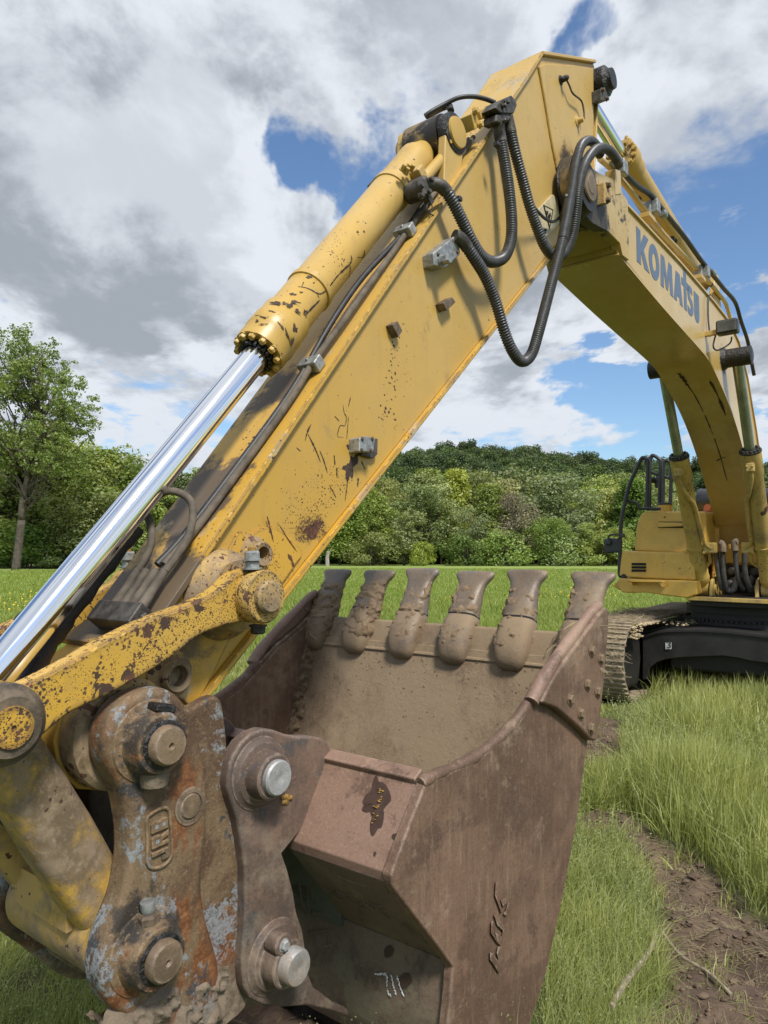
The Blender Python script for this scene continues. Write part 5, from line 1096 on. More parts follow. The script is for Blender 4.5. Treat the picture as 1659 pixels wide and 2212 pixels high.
def crust(b, fn, nu, nv, amp, bias, freq, seed, fade=True):
    """rough skin of mud laid on a surface: fn(u,v) -> (point, normal); sinks below the surface where it is thin"""
    V = []; F = []
    for i in range(nu + 1):
        for j in range(nv + 1):
            u, v = i / nu, j / nv; p, n_ = fn(u, v); h = fbm(Vector(p) * freq, seed) * amp + bias + random.uniform(-.08, .08) * amp
            if fade: e = min(u, 1 - u, v, 1 - v); h -= max(0, .12 - e) / .12 * (amp + abs(bias)) * .8
            V.append(Vector(p) + Vector(n_) * h)
    for i in range(nu):
        for j in range(nv): a_ = i * (nv + 1) + j; F.append((a_, a_ + 1, a_ + nv + 2, a_ + nv + 1))
    b.add(V, F)
mb_ = MB(); sd = 0
yv = Vector((0, 1, 0))
for i, tt in enumerate(TP):
    def sleeve(u, v, tt=tt):
        q = .02 + .36 * u; a = math.pi * (1.35 * v - .175); hw = np.interp(q, [0, .05, .11, .2, .3, .34, .39, .42], [.07, .081, .084, .079, .072, .070, .084, .108]); hh = np.interp(q, [0, .05, .11, .2, .25, .3, .36, .42], [.048, .062, .068, .058, .052, .044, .034, .027]); off = np.interp(q, [0, .05, .11, .2, .3, .4], [.03, .03, .024, .01, .004, -.003])
        c_, s_ = math.cos(a), math.sin(a); pw = 2 / 2.8; x = math.copysign(abs(c_) ** pw, c_) * hw; y = math.copysign(abs(s_) ** pw, s_) * hh
        p = TQ + tv * q + tn * (off + y); n_ = (yv * (c_ / hw) + tn * (s_ / hh)).normalized(); return (p.x, tt + x, p.z), n_
    crust(mb_, sleeve, 60, 46, .016, [-.007, -.003, -.004, -.002, .001, .0015][i], 27, i + 1)
def floorf(u, v): z = 1.315 - .74 * u; a = np.interp(z, [.52, .766, 1.06, 1.36], [2.635, 2.745, 2.845, 2.925]); return (a - .030, T0 + (v - .5) * 1.5, z), (-.94, 0, .33)
crust(mb_, floorf, 110, 220, .0045, -.0042, 34, 21)
def cornerf(u, v): z = 1.40 - .72 * u; a = np.interp(z, [.52, .766, 1.06, 1.36], [2.635, 2.745, 2.845, 2.925]); return (a - .026 - .11 * v, T0 + DW(a) - .006 - .06 * (1 - v), z), (-.5, -.86, .1)
crust(mb_, cornerf, 110, 24, .026, -.016, 26, 22)
def lipf(u, v): return (2.905 + .045 * u - .012, T0 + (v - .5) * 1.6, 1.325 + .13 * u), (-.93, 0, .36)
crust(mb_, lipf, 16, 200, .014, -.006, 20, 23)
def cutf(u, v): a = 2.70 + .24 * v; return (a, T0 - DW(a) - .066, 1.17 + .16 * u + .16 * v), (0, -1, 0)
crust(mb_, cutf, 40, 40, .022, -.010, 26, 24)
def endf(u, v): return (2.90 + .05 * u, T0 - .775 + .10 * v, 1.33 + .20 * u), (-.8, -.1, .4)
crust(mb_, endf, 30, 20, .040, .004, 18, 25)
def end2(u, v): return (2.88 + .06 * u, T0 + .74 + .07 * v, 1.33 + .16 * u), (-.8, -.1, .4)
crust(mb_, end2, 30, 20, .034, .002, 18, 26)
for k in range(300):                          # loose crumbs
    sd += 1; q = random.random() ** 1.6; c = 1.31 - .74 * q; a = np.interp(c, [.52, .766, 1.06, 1.36], [2.635, 2.745, 2.845, 2.925]) - .03; clump(mb_, (a - .002, T0 + random.uniform(-.74, .74), c), random.uniform(.0018, .005), (.6, 1, 1), 1, sd)
mo = mb_.build('dried_mud', MAT['mud'], bk, angle=70); mo['kind'] = 'stuff'
rt = MB()
for k in range(34):                            # roots and dry stems caught on the teeth
    far = k % 2; c0 = Vector((2.93, (T0 + .78 if far else T0 - .74), 1.42)) + Vector((random.uniform(-.05, .03), random.uniform(-.06, .06), random.uniform(-.06, .08)))
    pts = [c0]; dv = Vector((random.uniform(-1, .3), random.uniform(-1, 1), random.uniform(-.9, .6))).normalized()
    for j in range(4): dv = (dv + Vector((random.uniform(-.5, .5), random.uniform(-.5, .5), random.uniform(-.6, .3)))).normalized(); pts.append(pts[-1] + dv * random.uniform(.02, .05))
    rt.tube(spline(pts, 3), random.uniform(.0009, .002), 5)
ro = rt.build('roots', MAT['straw'], bk); ro['kind'] = 'stuff'
# ears that carry the pins
earo = outl('ZE', [(358, 590), (360, 540), (375, 440), (405, 365), (450, 290), (520, 230), (600, 197), (680, 205), (760, 235), (840, 250), (940, 248), (1010, 262), (1055, 300), (1080, 360), (1085, 440)], T0 - .275)
earo += [(1.86, 1.00), (1.74, .90)] + outl('ZE', [(735, 1050), (770, 1150), (810, 1300), (835, 1450), (875, 1570), (895, 1700), (905, 1850), (950, 1960), (1080, 2060), (1290, 2150)], T0 - .275) + outl('ZE', [(1290, 2200), (1200, 2170), (1050, 2120), (900, 2090), (750, 2100), (600, 2085), (510, 2040), (470, 1960), (460, 1850), (465, 1700), (480, 1550), (480, 1400), (478, 1150), (450, 950), (420, 800), (380, 680)], T0 - .275)
EPU, EPL = (1.560, 1.115), (1.650, .520)
c = onT('ZE', 660, 520, T0 - .33); EPU = (c[0], c[2]); c = onT('ZE', 760, 1790, T0 - .33); EPL = (c[0], c[2])
for sg in (-1, 1):
    eo = MB().prism(earo, T0 + sg * .225, T0 + sg * .275).build('ear', MAT['ear'], bk, bevel=.010, bseg=3)
    for (cx, cz), up in ((EPU, 1), (EPL, 0)):
        MB().lathe((cx, T0 + sg * .268, cz), (cx, T0 + sg, cz), [(0, .115), (.010, .110), (.014, .098), (.022, .092), (.026, .075), (.075, .070), (.080, .064), (.078, .05)], 44).build('pin_boss', MAT['ear'], eo)
        MB().lathe((cx, T0 + sg * .32, cz), (cx, T0 + sg, cz), [(0, .053), (.040 if up else .058, .053), (.046 if up else .065, .048), (.047 if up else .066, .012), (.043 if up else .062, .004)], 36).build('pin', MAT['capsteel'], eo)
    bolt((EPL[0] - .03, T0 + sg * .348, EPL[1] + .07), (0, sg, 0), .016, .014, MAT['capsteel'], eo)
    MB().lathe((EPL[0] - .03, T0 + sg * .30, EPL[1] + .07), (EPL[0] - .03, T0 + sg, EPL[1] + .07), [(0, .034), (.045, .034), (.05, .028)], 20).build('keeper_lug', MAT['ear'], eo)
# gusset between ear and back, web under the hood

# cracked flow lines of silt, weld numbers, chalk mark, raised marks
def stroke(pts, r, name, m, par): return MB().tube(spline(pts, 3), r, 6).build(name, m, par)
def onhood(fr, x, y):                        # on the sloping underside of the hood (through B and C)
    a = Vector((1.713, 0, .850)); b2 = Vector((1.995, 0, .505)); n_ = Vector((-(b2 - a).z, 0, (b2 - a).x)).normalized()
    if n_.x > 0: n_ = -n_
    dd = pray(fr, x, y); dl = Vector((dd.dot(AX), dd.dot(WX), dd.z)); o0 = Vector((0, 0, CAMH)); k = (a - o0).dot(n_) / dl.dot(n_); p = o0 + dl * k + n_ * .003; return (p.x, p.y, p.z)
FR['ZH'] = (1250, 3450, .24111)
for ch in ([(280, 430), (340, 450), (330, 500), (300, 520), (400, 470)], [(430, 465), (520, 510), (620, 545), (600, 620)], [(380, 520), (400, 570), (510, 610)], [(700, 590), (760, 610), (810, 640), (760, 670), (780, 720), (860, 740), (830, 690), (770, 650)],
           [(880, 650), (920, 690), (1000, 720)], [(1000, 700), (1030, 770)], [(1060, 700), (1130, 700), (1180, 745), (1120, 800), (1190, 870), (1290, 915)]):
    stroke([onhood('ZH', x, y) for x, y in ch], .0018, 'weld_numeral', MAT['weld'], bk)
def onbay(x, y):
    p = onS('ZE', x, y, 1.93); s_ = float(np.interp(p[2], [.48, .80, 1.098], [1.98, 1.90, 1.858])); p = onS('ZE', x, y, s_); return (s_ - .003, p[1], p[2])
for pts in ([(850, 1250), (880, 1400), (915, 1480), (900, 1600), (915, 1750)], [(905, 1280), (915, 1400), (920, 1490)], [(835, 1410), (890, 1400)], [(915, 1470), (970, 1450), (1040, 1460)], [(905, 1590), (980, 1575), (1060, 1570), (1090, 1560)], [(920, 1690), (1000, 1690), (1060, 1670), (1090, 1680)], [(910, 1800), (960, 1790), (1010, 1760)], [(1030, 1580), (1035, 1690)]):
    stroke([onbay(x, y) for x, y in pts], .0022, 'silt_line', MAT['packed'], bk)
stroke([onhood('ZH', x, y) for x, y in ((440, 220), (560, 265), (740, 330), (910, 390))], .004, 'scrape', MAT['weld'], bk)
def onback(fr, x, y):                        # on the back plate of the bucket, below the hood
    q = onS(fr, x, y, 1.968)
    return (float(np.interp(q[2], [.2, .34, .42, .505], [1.97, 1.965, 1.982, 1.995])) - .004, q[1], q[2])
def chalk(pts):
    b = MB(); P = spline([onback('ZN', x, y) for x, y in pts], 6)
    for p in P:
        for _ in range(2):
            if random.random() < .8: clump(b, (p[0] - .0005, p[1] + random.uniform(-.0025, .0025), p[2] + random.uniform(-.003, .003)), random.uniform(.0018, .0033), (.3, 1, 1), 1, random.randrange(9999))
    return b.build('chalk_stroke', MAT['white'], bk)
chalk([(592, 707), (615, 708), (642, 712), (648, 740), (655, 775), (662, 795), (672, 803)]); chalk([(665, 715), (675, 745), (685, 775), (695, 798)]); chalk([(692, 720), (705, 755), (718, 785), (730, 805)])
def blotch(fr, cx, cy, rx, ry, fn, name, m, par, seed, irr=.25, n=26):
    rr = random.Random(seed); ph = [rr.uniform(0, 6.28) for _ in range(4)]
    P = [fn(fr, cx + rx * math.cos(a) * (1 + irr * math.sin(3 * a + ph[0]) + irr * .6 * math.sin(5 * a + ph[1])), cy + ry * math.sin(a) * (1 + irr * math.sin(2 * a + ph[2]) + irr * .5 * math.sin(7 * a + ph[3]))) for a in [2 * math.pi * k / n for k in range(n)]]
    return MB().add(P, [tuple(range(n))]).build(name, m, par, smooth=False)
blotch('ZN', 643, 610, 22, 30, onback, 'oil_stain', MAT['oil'], bk, 3, .08); blotch('ZN', 728, 742, 30, 36, onback, 'oil_stain', MAT['oil'], bk, 4, .10)
def onhoodtop(fr, x, y, lift=.002):
    a = Vector((1.858, 0, 1.100)); b2 = Vector((1.735, 0, .905)); n_ = Vector((-(b2 - a).z, 0, (b2 - a).x)).normalized()
    if n_.z < 0: n_ = -n_
    dd = pray(fr, x, y); dl = Vector((dd.dot(AX), dd.dot(WX), dd.z)); o0 = Vector((0, 0, CAMH)); k = (a - o0).dot(n_) / dl.dot(n_); p = o0 + dl * k + n_ * lift; return (p.x, p.y, p.z)
blotch('R2', 630, 1060, 45, 90, onhoodtop, 'oil_stain', MAT['oil'], bk, 12, .32, 40)
for x, y, rx, ry in ((706, 1190, 12, 16), (622, 1260, 6, 9), (600, 1070, 30, 18)): blotch('R2', x, y, rx, ry, onhoodtop, 'oil_stain', MAT['oil'], bk, int(x), .15)
yg = MB()
for k in range(26):
    q = random.random(); p = onhoodtop('R2', 655 - 40 * q + random.uniform(-12, 12), 985 + 150 * q + random.uniform(-8, 8), .004); clump(yg, p, random.uniform(.0015, .006), (1, 1, .35), 1, k)
yg.build('grease_smear', MAT['yellowgrease'], bk, angle=70)
yg = MB()
for k in range(16):
    p = onT('ZE', 760 + random.uniform(-30, 30), 680 + random.uniform(-22, 22), T0 - .278); clump(yg, p, random.uniform(.004, .010), (1, .6, 1), 1, k + 50)
yg.build('grease_smear', MAT['yellowgrease'], bk, angle=70)
# raised plate marks on the near side wall
FR['ZP'] = (1880, 3500, .3306)
def onwall(fr, x, y, out=.036):
    t = T0 - .75
    for _ in range(5): p = onT(fr, x, y, t); t = T0 - DW(p[0]) - out
    return onT(fr, x, y, t)
for q in ([(310, 80), (335, 90), (345, 250), (390, 440), (375, 460), (330, 330), (300, 250)], [(365, 300), (430, 275), (450, 330), (400, 385)], [(400, 470), (430, 430), (460, 330), (485, 340), (440, 500)], [(285, 480), (310, 475), (415, 620), (400, 680), (330, 610)], [(255, 560), (290, 550), (280, 680), (345, 810), (330, 830), (250, 700)], [(300, 690), (380, 745), (410, 640), (425, 640), (400, 790), (370, 860), (340, 830)], [(340, 860), (372, 870), (345, 1030), (320, 940)], [(240, 930), (270, 950), (355, 1050), (350, 1190), (240, 1020)]):
    A_ = [onwall('ZP', x, y, .034) for x, y in q]; B_ = [onwall('ZP', x, y, .043) for x, y in q]; n = len(q)
    o = MB().add(A_ + B_, [tuple(range(n, 2 * n))] + [(i, (i + 1) % n, (i + 1) % n + n, i + n) for i in range(n)]).build('raised_mark', MAT['rustside'], bk, bevel=.002, bseg=1)
    bm = bmesh.new(); bm.from_mesh(o.data); bmesh.ops.recalc_face_normals(bm, faces=bm.faces); bm.to_mesh(o.data); bm.free()
# packed dirt at the foot of the coupler
pk = MB()
def footf(u, v): q = v; return (1.00 + .40 * q, T0 - .325, .70 - .26 * u - .10 * abs(q - .3)), (0, -1, 0)
crust(pk, footf, 40, 60, .030, .003, 20, 31)
def foot2(u, v): return (1.00 + .36 * v, T0 - .325 + .09 * u, .655 - .16 * v - .02), (-.3, -.4, -.8)
crust(pk, foot2, 12, 50, .030, .006, 20, 32)
pko = pk.build('packed_dirt', MAT['packed'], cou, angle=70); pko['kind'] = 'stuff'
# ---- scratches and bare patches in the paint, each where it is on the machine
MAT['scratch'] = plain('bare_scratched_steel', (.050, .030, .021), .75, 0, .5, 60, .4)
MAT['scrust'] = plain('rusted_patch', (.085, .035, .020), .8, 0, .5, 50, .5)
FR['ZS'] = (900, 1500, .8403)
def ribbon(pts, w, place, parent, m, name='scratch', jit=.5, n=5):
    """pts in picture units, w half-breadth in picture units; place(x,y) -> point on the surface"""
    P = spline([(x, y, 0) for x, y in pts], n); V = []; F = []
    for i, p in enumerate(P):
        a = P[max(i - 1, 0)]; b = P[min(i + 1, len(P) - 1)]; t_ = (b - a).normalized(); nn = Vector((-t_.y, t_.x, 0))
        e = min(i, len(P) - 1 - i) / max(1, len(P) - 1) * 2; ww = w * (.25 + .75 * min(1, e * 2.5)) * random.uniform(1 - jit, 1 + jit)
        l_, r_ = p + nn * ww, p - nn * ww * random.uniform(.6, 1.2); V += [place(l_.x, l_.y), place(r_.x, r_.y)]
    for i in range(len(P) - 1): F.append((2 * i, 2 * i + 1, 2 * i + 3, 2 * i + 2))
    return MB().add(V, F).build(name, m, parent, smooth=False)
def patch(cx, cy, rx, ry, place, parent, m, seed, rot=0.0, irr=.35, n=30, name='bare_patch'):
    rr = random.Random(seed); ph = [rr.uniform(0, 6.28) for _ in range(5)]; P = []
    for k in range(n):
        a = 2 * math.pi * k / n; q = 1 + irr * (.6 * math.sin(2 * a + ph[0]) + .5 * math.sin(3 * a + ph[1]) + .4 * math.sin(5 * a + ph[2]) + .35 * math.sin(9 * a + ph[3])) + rr.uniform(-.12, .12)
        x, y = rx * q * math.cos(a), ry * q * math.sin(a); P.append(place(cx + x * math.cos(rot) - y * math.sin(rot), cy + x * math.sin(rot) + y * math.cos(rot)))
    c = place(cx, cy); return MB().add([c] + P, [(0, k + 1, (k + 1) % n + 1) for k in range(n)]).build(name, m, parent, smooth=False)
sS = lambda x, y: onT('ZS', x, y, T0 - DS - .0012)
for pts, w in (([(562, 140), (568, 180), (578, 200), (572, 240), (550, 240), (540, 265), (537, 292), (565, 296)], 1.7), ([(588, 195), (585, 240), (580, 305)], 1.4), ([(410, 235), (395, 265), (382, 312)], 3.6), ([(395, 280), (420, 330), (440, 375), (455, 415)], 3.0), ([(452, 360), (470, 405), (488, 465)], 2.4),
               ([(598, 105), (588, 150)], 1.6), ([(522, 195), (545, 220)], 1.5), ([(340, 345), (360, 362)], 2), ([(585, 480), (580, 540), (572, 600)], 2.5), ([(635, 490), (632, 532)], 4), ([(582, 330), (588, 354)], 5), ([(614, 338), (614, 368)], 7), ([(520, 380), (524, 430)], 2.5), ([(532, 440), (534, 490)], 3), ([(650, 410), (668, 450)], 2.5), ([(495, 520), (530, 585)], 2)):
    ribbon(pts, w, sS, stick, MAT['scratch'])
sD = lambda x, y: onT('ZS', x, y, T0 - DS - .0115)
for pts, w in (([(300, 852), (318, 880), (328, 915)], 6), ([(200, 670), (215, 730), (232, 795)], 3.5), ([(250, 700), (300, 780), (345, 842)], 2.4), ([(300, 730), (390, 720), (450, 670)], 1.2)): ribbon(pts, w, sD, stick, MAT['scrust'])
patch(597, 440, 27, 50, sS, stick, MAT['scratch'], 5, .2, .45); patch(420, 735, 24, 60, sS, stick, MAT['scrust'], 8, .75, .4)
flk = MB()
for k in range(560):
    if k % 2: x, y = 400 + random.gauss(0, 70), 680 + random.gauss(0, 70)
    else: x, y = 560 + random.gauss(0, 60), 520 + random.gauss(0, 80)
    r = abs(random.gauss(.9, .7)) + .5; q = [sS(x + r * math.cos(a), y + r * 1.2 * math.sin(a)) for a in (0, 1.1, 2.3, 3.4, 4.5, 5.5)]
    if y > 430 and x < 700 - (y - 380) * .75: flk.add(q, [tuple(range(6))])
flk.build('rust_flecks', MAT['scrust'], stick, smooth=False)['kind'] = 'stuff'
def oncyl(fr, rad=.0912):
    def f(x, y):
        dd = pray(fr, x, y); dl = Vector((dd.dot(AX), dd.dot(WX), dd.z)); o0 = Vector((0, 0, CAMH)) - C0
        dp = dl - ca * dl.dot(ca); op = o0 - ca * o0.dot(ca); A_, B_, C_ = dp.dot(dp), 2 * dp.dot(op), op.dot(op) - rad * rad; disc = max(0, B_ * B_ - 4 * A_ * C_); k = (-B_ - math.sqrt(disc)) / (2 * A_); p = Vector((0, 0, CAMH)) + dl * k; return (p.x, p.y, p.z)
    return f
oc = oncyl('Z2')
for pts, w in (([(930, 345), (1000, 355), (1060, 380), (1130, 415), (1180, 395), (1240, 330), (1300, 250), (1370, 180), (1420, 130), (1440, 90), (1430, 50)], 7), ([(1420, 140), (1425, 200), (1410, 280)], 3.5), ([(1555, 0), (1560, 40), (1540, 75), (1490, 65)], 5), ([(1010, 605), (1070, 540), (1140, 470)], 9), ([(985, 300), (965, 345)], 5), ([(1115, 420), (1130, 455)], 4)): ribbon(pts, w, oc, bc, MAT['scratch'])
for k, (x, y, rx, ry, ro_) in enumerate(((1035, 255, 27, 13, .2), (880, 418, 32, 11, 0), (1015, 195, 10, 38, .6), (1080, 310, 9, 7, 0), (960, 400, 16, 8, .3), (1240, 45, 5, 5, 0), (1170, 155, 7, 5, 0))): patch(x, y, rx, ry, oc, bc, MAT['scratch'], k + 30, ro_, .4)
oc2 = oncyl('Z2', .1052)
for k, (x, y, rx, ry, ro_) in enumerate(((905, 492, 42, 14, .35), (850, 522, 24, 20, 0), (925, 578, 28, 14, .4), (720, 500, 60, 11, .15), (800, 500, 22, 9, 0), (680, 580, 28, 7, .2), (590, 632, 50, 6, .2), (1005, 590, 18, 24, 0), (540, 668, 16, 10, 0), (900, 740, 14, 50, -.2), (875, 870, 11, 50, .2), (830, 800, 8, 60, -.45), (770, 720, 9, 40, -.6), (600, 700, 40, 5, 0))): patch(x, y, rx, ry, oc2, bc, MAT['scratch'], k + 50, ro_, .45)
# scrapes on the belly of the boom
def onbelly(s_, t_):
    S_ = [p[0] for p in bb]; Z_ = [p[1] for p in bb]; z = float(np.interp(s_, S_, Z_)); e = .01; sl = (float(np.interp(s_ + e, S_, Z_)) - z) / e; n_ = Vector((sl, 0, -1)).normalized(); return Vector((s_, t_, z)) + n_ * .0235
def belly(pts, w):
    P = spline([(a, b, 0) for a, b in pts], 5); V = []; F = []
    for i, p in enumerate(P):
        ww = w * random.uniform(.3, 1.4); V += [onbelly(p.x, p.y - ww), onbelly(p.x, p.y + ww)]
    for i in range(len(P) - 1):
        if random.random() < .85: F.append((2 * i, 2 * i + 2, 2 * i + 3, 2 * i + 1))
    MB().add(V, F).build('scrape', MAT['scratch'], boom, smooth=False)
belly([(7.75, T0 + .06), (7.95, T0 + .05), (8.2, T0 + .03), (8.5, T0 + .02), (8.8, T0 + .01), (9.15, T0 + .0), (9.5, T0 + .0)], .006); belly([(7.72, T0 + .07), (7.85, T0 + .055), (7.98, T0 + .05)], .022); belly([(7.95, T0 - .18), (8.2, T0 - .19), (8.6, T0 - .19)], .012)
belly([(9.2, T0 - .05), (9.22, T0 + .02), (9.24, T0 + .05)], .02)
# ------------------------------------------------------------------ ground
def wpos(fr, x, y, z=0.0):
    dd = pray(fr, x, y); k = (z - CAMH) / dd.z; return (dd.x * k, dd.y * k)
MUDS = [([(1570, 2330), (1560, 2150), (1520, 2020), (1520, 1940), (1470, 1880), (1410, 1830)], .18), ([(1680, 2230), (1650, 2080), (1580, 2000)], .24), ([(1290, 1660), (1275, 1600), (1300, 1565)], .26), ([(1270, 1790), (1330, 1770), (1380, 1800)], .14), ([(1480, 2190), (1440, 2230)], .10), ([(1659, 1780), (1620, 1760)], .09), ([(1290, 1770), (1340, 1760)], .12), ([(560, 2300), (700, 2260)], .35), ([(40, 2150), (60, 2120)], .06)]
MUDW = [([wpos('D', *p) for p in pts], r) for pts, r in MUDS]
def vnoise(x, y, s, seed):
    """cheap smooth value noise"""
    r = np.random.default_rng(seed).random((64, 64)); X = x * s; Y = y * s; xi = np.floor(X).astype(int); yi = np.floor(Y).astype(int); fx = X - xi; fy = Y - yi
    fx = fx * fx * (3 - 2 * fx); fy = fy * fy * (3 - 2 * fy); g = lambda a, b: r[a % 64, b % 64]
    return g(xi, yi) * (1 - fx) * (1 - fy) + g(xi + 1, yi) * fx * (1 - fy) + g(xi, yi + 1) * (1 - fx) * fy + g(xi + 1, yi + 1) * fx * fy
def mudmask(x, y):
    m = np.zeros_like(x)
    for pts, r in MUDW:
        d = np.full_like(x, 1e9)
        for (ax_, ay), (bx, by) in zip(pts, pts[1:]):
            vx, vy = bx - ax_, by - ay; u = np.clip(((x - ax_) * vx + (y - ay) * vy) / (vx * vx + vy * vy), 0, 1); d = np.minimum(d, np.hypot(x - ax_ - u * vx, y - ay - u * vy))
        rr = r * (.75 + .6 * vnoise(x, y, 3.2, 5) + .35 * vnoise(x, y, 9, 6) - .2); m = np.maximum(m, np.clip((rr * 1.25 - d) / (rr * .45), 0, 1))
    return m
def gheight(x, y):
    m = mudmask(x, y); r = np.hypot(x, y)
    h = (vnoise(x, y, .35, 1) - .5) * .06 * np.clip(r / 5, .3, 1) + (vnoise(x, y, 1.6, 2) - .5) * .03
    h = h + m * ((vnoise(x, y, 5.5, 3) - .55) * .10 + (vnoise(x, y, 14, 4) - .5) * .05 + (vnoise(x, y, 37, 9) - .5) * .022 - .02)
    far = np.clip((r - 20) / 60, 0, 1); return h * (1 - far) * np.where(r < 60, 1, 0)
# one sheet: fine squares near the camera, growing outwards to the horizon
def axis(fine0, fine1, step, grow, far):
    a = list(np.arange(fine0, fine1 + 1e-6, step)); s = step
    while a[-1] < far: s *= grow; a.append(a[-1] + s)
    s = step
    while a[0] > -far: s *= grow; a.insert(0, a[0] - s)
    return np.array(a)
gx = axis(-1.2, 3.2, .022, 1.14, 2600); gy = axis(1.5, 6.2, .022, 1.14, 2600)
GX, GY = np.meshgrid(gx, gy); GZ = gheight(GX.ravel(), GY.ravel()); nx, ny = len(gx), len(gy)
co = np.stack([GX.ravel(), GY.ravel(), GZ], 1).astype(np.float32)
idx = np.arange(nx * ny).reshape(ny, nx); quads = np.stack([idx[:-1, :-1], idx[:-1, 1:], idx[1:, 1:], idx[1:, :-1]], -1).reshape(-1, 4)
def np_mesh(name, co, faces, k, attrs=None, smooth=False):
    me = bpy.data.meshes.new(name); nf = len(faces)
    me.vertices.add(len(co)); me.vertices.foreach_set('co', co.astype(np.float32).ravel())
    me.loops.add(nf * k); me.loops.foreach_set('vertex_index', faces.astype(np.int32).ravel())
    me.polygons.add(nf); me.polygons.foreach_set('loop_start', np.arange(0, nf * k, k, dtype=np.int32)); me.polygons.foreach_set('loop_total', np.full(nf, k, np.int32))
    if smooth: me.polygons.foreach_set('use_smooth', np.ones(nf, bool))
    me.update(calc_edges=True)
    for an, (dom, val) in (attrs or {}).items():
        at = me.attributes.new(an, 'FLOAT', dom); at.data.foreach_set('value', val.astype(np.float32))
    return me
me = np_mesh('ground', co, quads, 4, {'mud': ('POINT', mudmask(co[:, 0].astype(float), co[:, 1].astype(float)))}, True)
go = bpy.data.objects.new('ground', me); COL.objects.link(go); me.materials.append(MAT['ground']); tag(go, 'mown green field with a bare muddy rut', kind='structure')

# ------------------------------------------------------------------ grass
def foot(x, y):
    """places with no standing grass: under bucket, coupler and tracks"""
    s = x * AX.x + y * AX.y; t = x * WX.x + y * WX.y
    b = (s > 1.95) & (s < 2.62) & (abs(t - T0) < .74)
    for sg in (-1, 1): b |= (s > 8.45) & (s < 13.3) & (abs(t - T0 - sg * 1.295) < .36)
    return b
def blades(x, y, h, wd, lean, curl, az, mat_, rnd, name, label, fac=None):
    n = len(x); z = gheight(x, y); ca, sa = np.cos(az), np.sin(az); cw, sw = -sa, ca
    la = rng.uniform(0, 6.283, n) if fac is None else fac; lx, ly = np.cos(la) * lean, np.sin(la) * lean
    V = np.zeros((n, 5, 3))
    for k, (q, ww) in enumerate(((0, 1.0), (0, -1.0), (.55, .8), (.55, -.8), (1.0, 0))):
        bend = q * (1 - curl) + q * q * curl
        V[:, k, 0] = x + lx * h * bend + cw * wd * .5 * ww; V[:, k, 1] = y + ly * h * bend + sw * wd * .5 * ww
        V[:, k, 2] = z - .01 + h * q * np.maximum(.12, 1 - .35 * lean * q)
    b = (np.arange(n) * 5)[:, None]; F = np.concatenate([b + np.array([[0, 1, 3]]), b + np.array([[0, 3, 2]]), b + np.array([[2, 3, 4]])], 1).reshape(-1, 3)
    me = np_mesh(name, V.reshape(-1, 3), F, 3, {'rnd': ('POINT', np.repeat(rnd, 5))}, True)
    o = bpy.data.objects.new(name, me); COL.objects.link(o); me.materials.append(mat_); tag(o, label, kind='stuff'); return o
def scatter(r0, r1, dens, a0=-44, a1=46):
    A = math.radians(a1 - a0) * (r1 * r1 - r0 * r0) / 2; n = int(A * dens)
    r = np.sqrt(rng.uniform(r0 * r0, r1 * r1, n)); a = np.radians(rng.uniform(a0, a1, n)); return r * np.sin(a), r * np.cos(a)
X, Y = [], []
for r0, r1, dn in ((1.7, 3.0, 6500), (3.0, 4.5, 6500), (4.5, 6.5, 4800), (6.5, 9, 2600), (9, 13, 1250)):
    a, b = scatter(r0, r1, dn); X.append(a); Y.append(b)
X, Y = np.concatenate(X), np.concatenate(Y)
m = mudmask(X, Y); cl = vnoise(X, Y, 1.3, 21); cl2 = vnoise(X, Y, 5, 22)
keep = (rng.random(len(X)) > m * (.80 + .22 * (vnoise(X, Y, 7, 61) < .72))) & (~foot(X, Y)) & (rng.random(len(X)) < .35 + cl * .9)
X, Y, m, cl, cl2 = X[keep], Y[keep], m[keep], cl[keep], cl2[keep]; R = np.hypot(X, Y); n = len(X)
s_ax = X * AX.x + Y * AX.y; t_ax = X * WX.x + Y * WX.y; short = np.clip(1 - np.hypot((s_ax - 7.9) / 1.3, (t_ax - 3.1) / .75), 0, 1)
tall = np.clip((X - 1.35) / .8, 0, 1) * np.clip((R - 3.4) / 1.5, 0, 1) * np.clip(1 - 2.2 * short, .0, 1)          # the uncut stand by the tracks
h = (.06 + .13 * cl + .08 * cl2 + .22 * tall * (.4 + cl)) * rng.uniform(.45, 1.3, n) * (1 - .6 * m) * (1 - .5 * short)
wd = rng.uniform(.0022, .0048, n) * np.clip(R / 3.2, .85, 2.8) * (1 + .3 * tall)
rnd = np.clip(.15 + .55 * rng.random(n) + .45 * (cl2 - .5) + .15 * tall, 0, 1)
dirn = np.where(rng.random(n) < .55, .6 + rng.normal(0, .7, n), rng.uniform(0, 6.283, n))
blades(X, Y, h, wd, np.clip(rng.gamma(2.0, .36, n), .02, 1.6) * (1 - .5 * tall), rng.uniform(.3, 1, n), rng.uniform(0, 6.28, n), GRASS['near'], rnd, 'grass', 'long fresh green grass around the bucket and tracks', dirn)
# dead straw mixed in, thicker along the mud
X, Y = scatter(1.7, 8, 1500); m = mudmask(X, Y); keep = (rng.random(len(X)) < .22 + .9 * m * (m < .98) + .75 * (m > .98)) & ~foot(X, Y); X, Y, m = X[keep], Y[keep], m[keep]; n = len(X)
blades(X, Y, rng.uniform(.025, .06, n), rng.uniform(.0015, .0034, n) * np.clip(np.hypot(X, Y) / 3, .9, 2.5), rng.uniform(1.5, 2.6, n) * rng.uniform(.8, 2.2, n), rng.uniform(.0, .3, n), rng.uniform(0, 6.28, n), GRASS['straw'], rng.random(n), 'dry_grass', 'dead straw lying between the green grass')
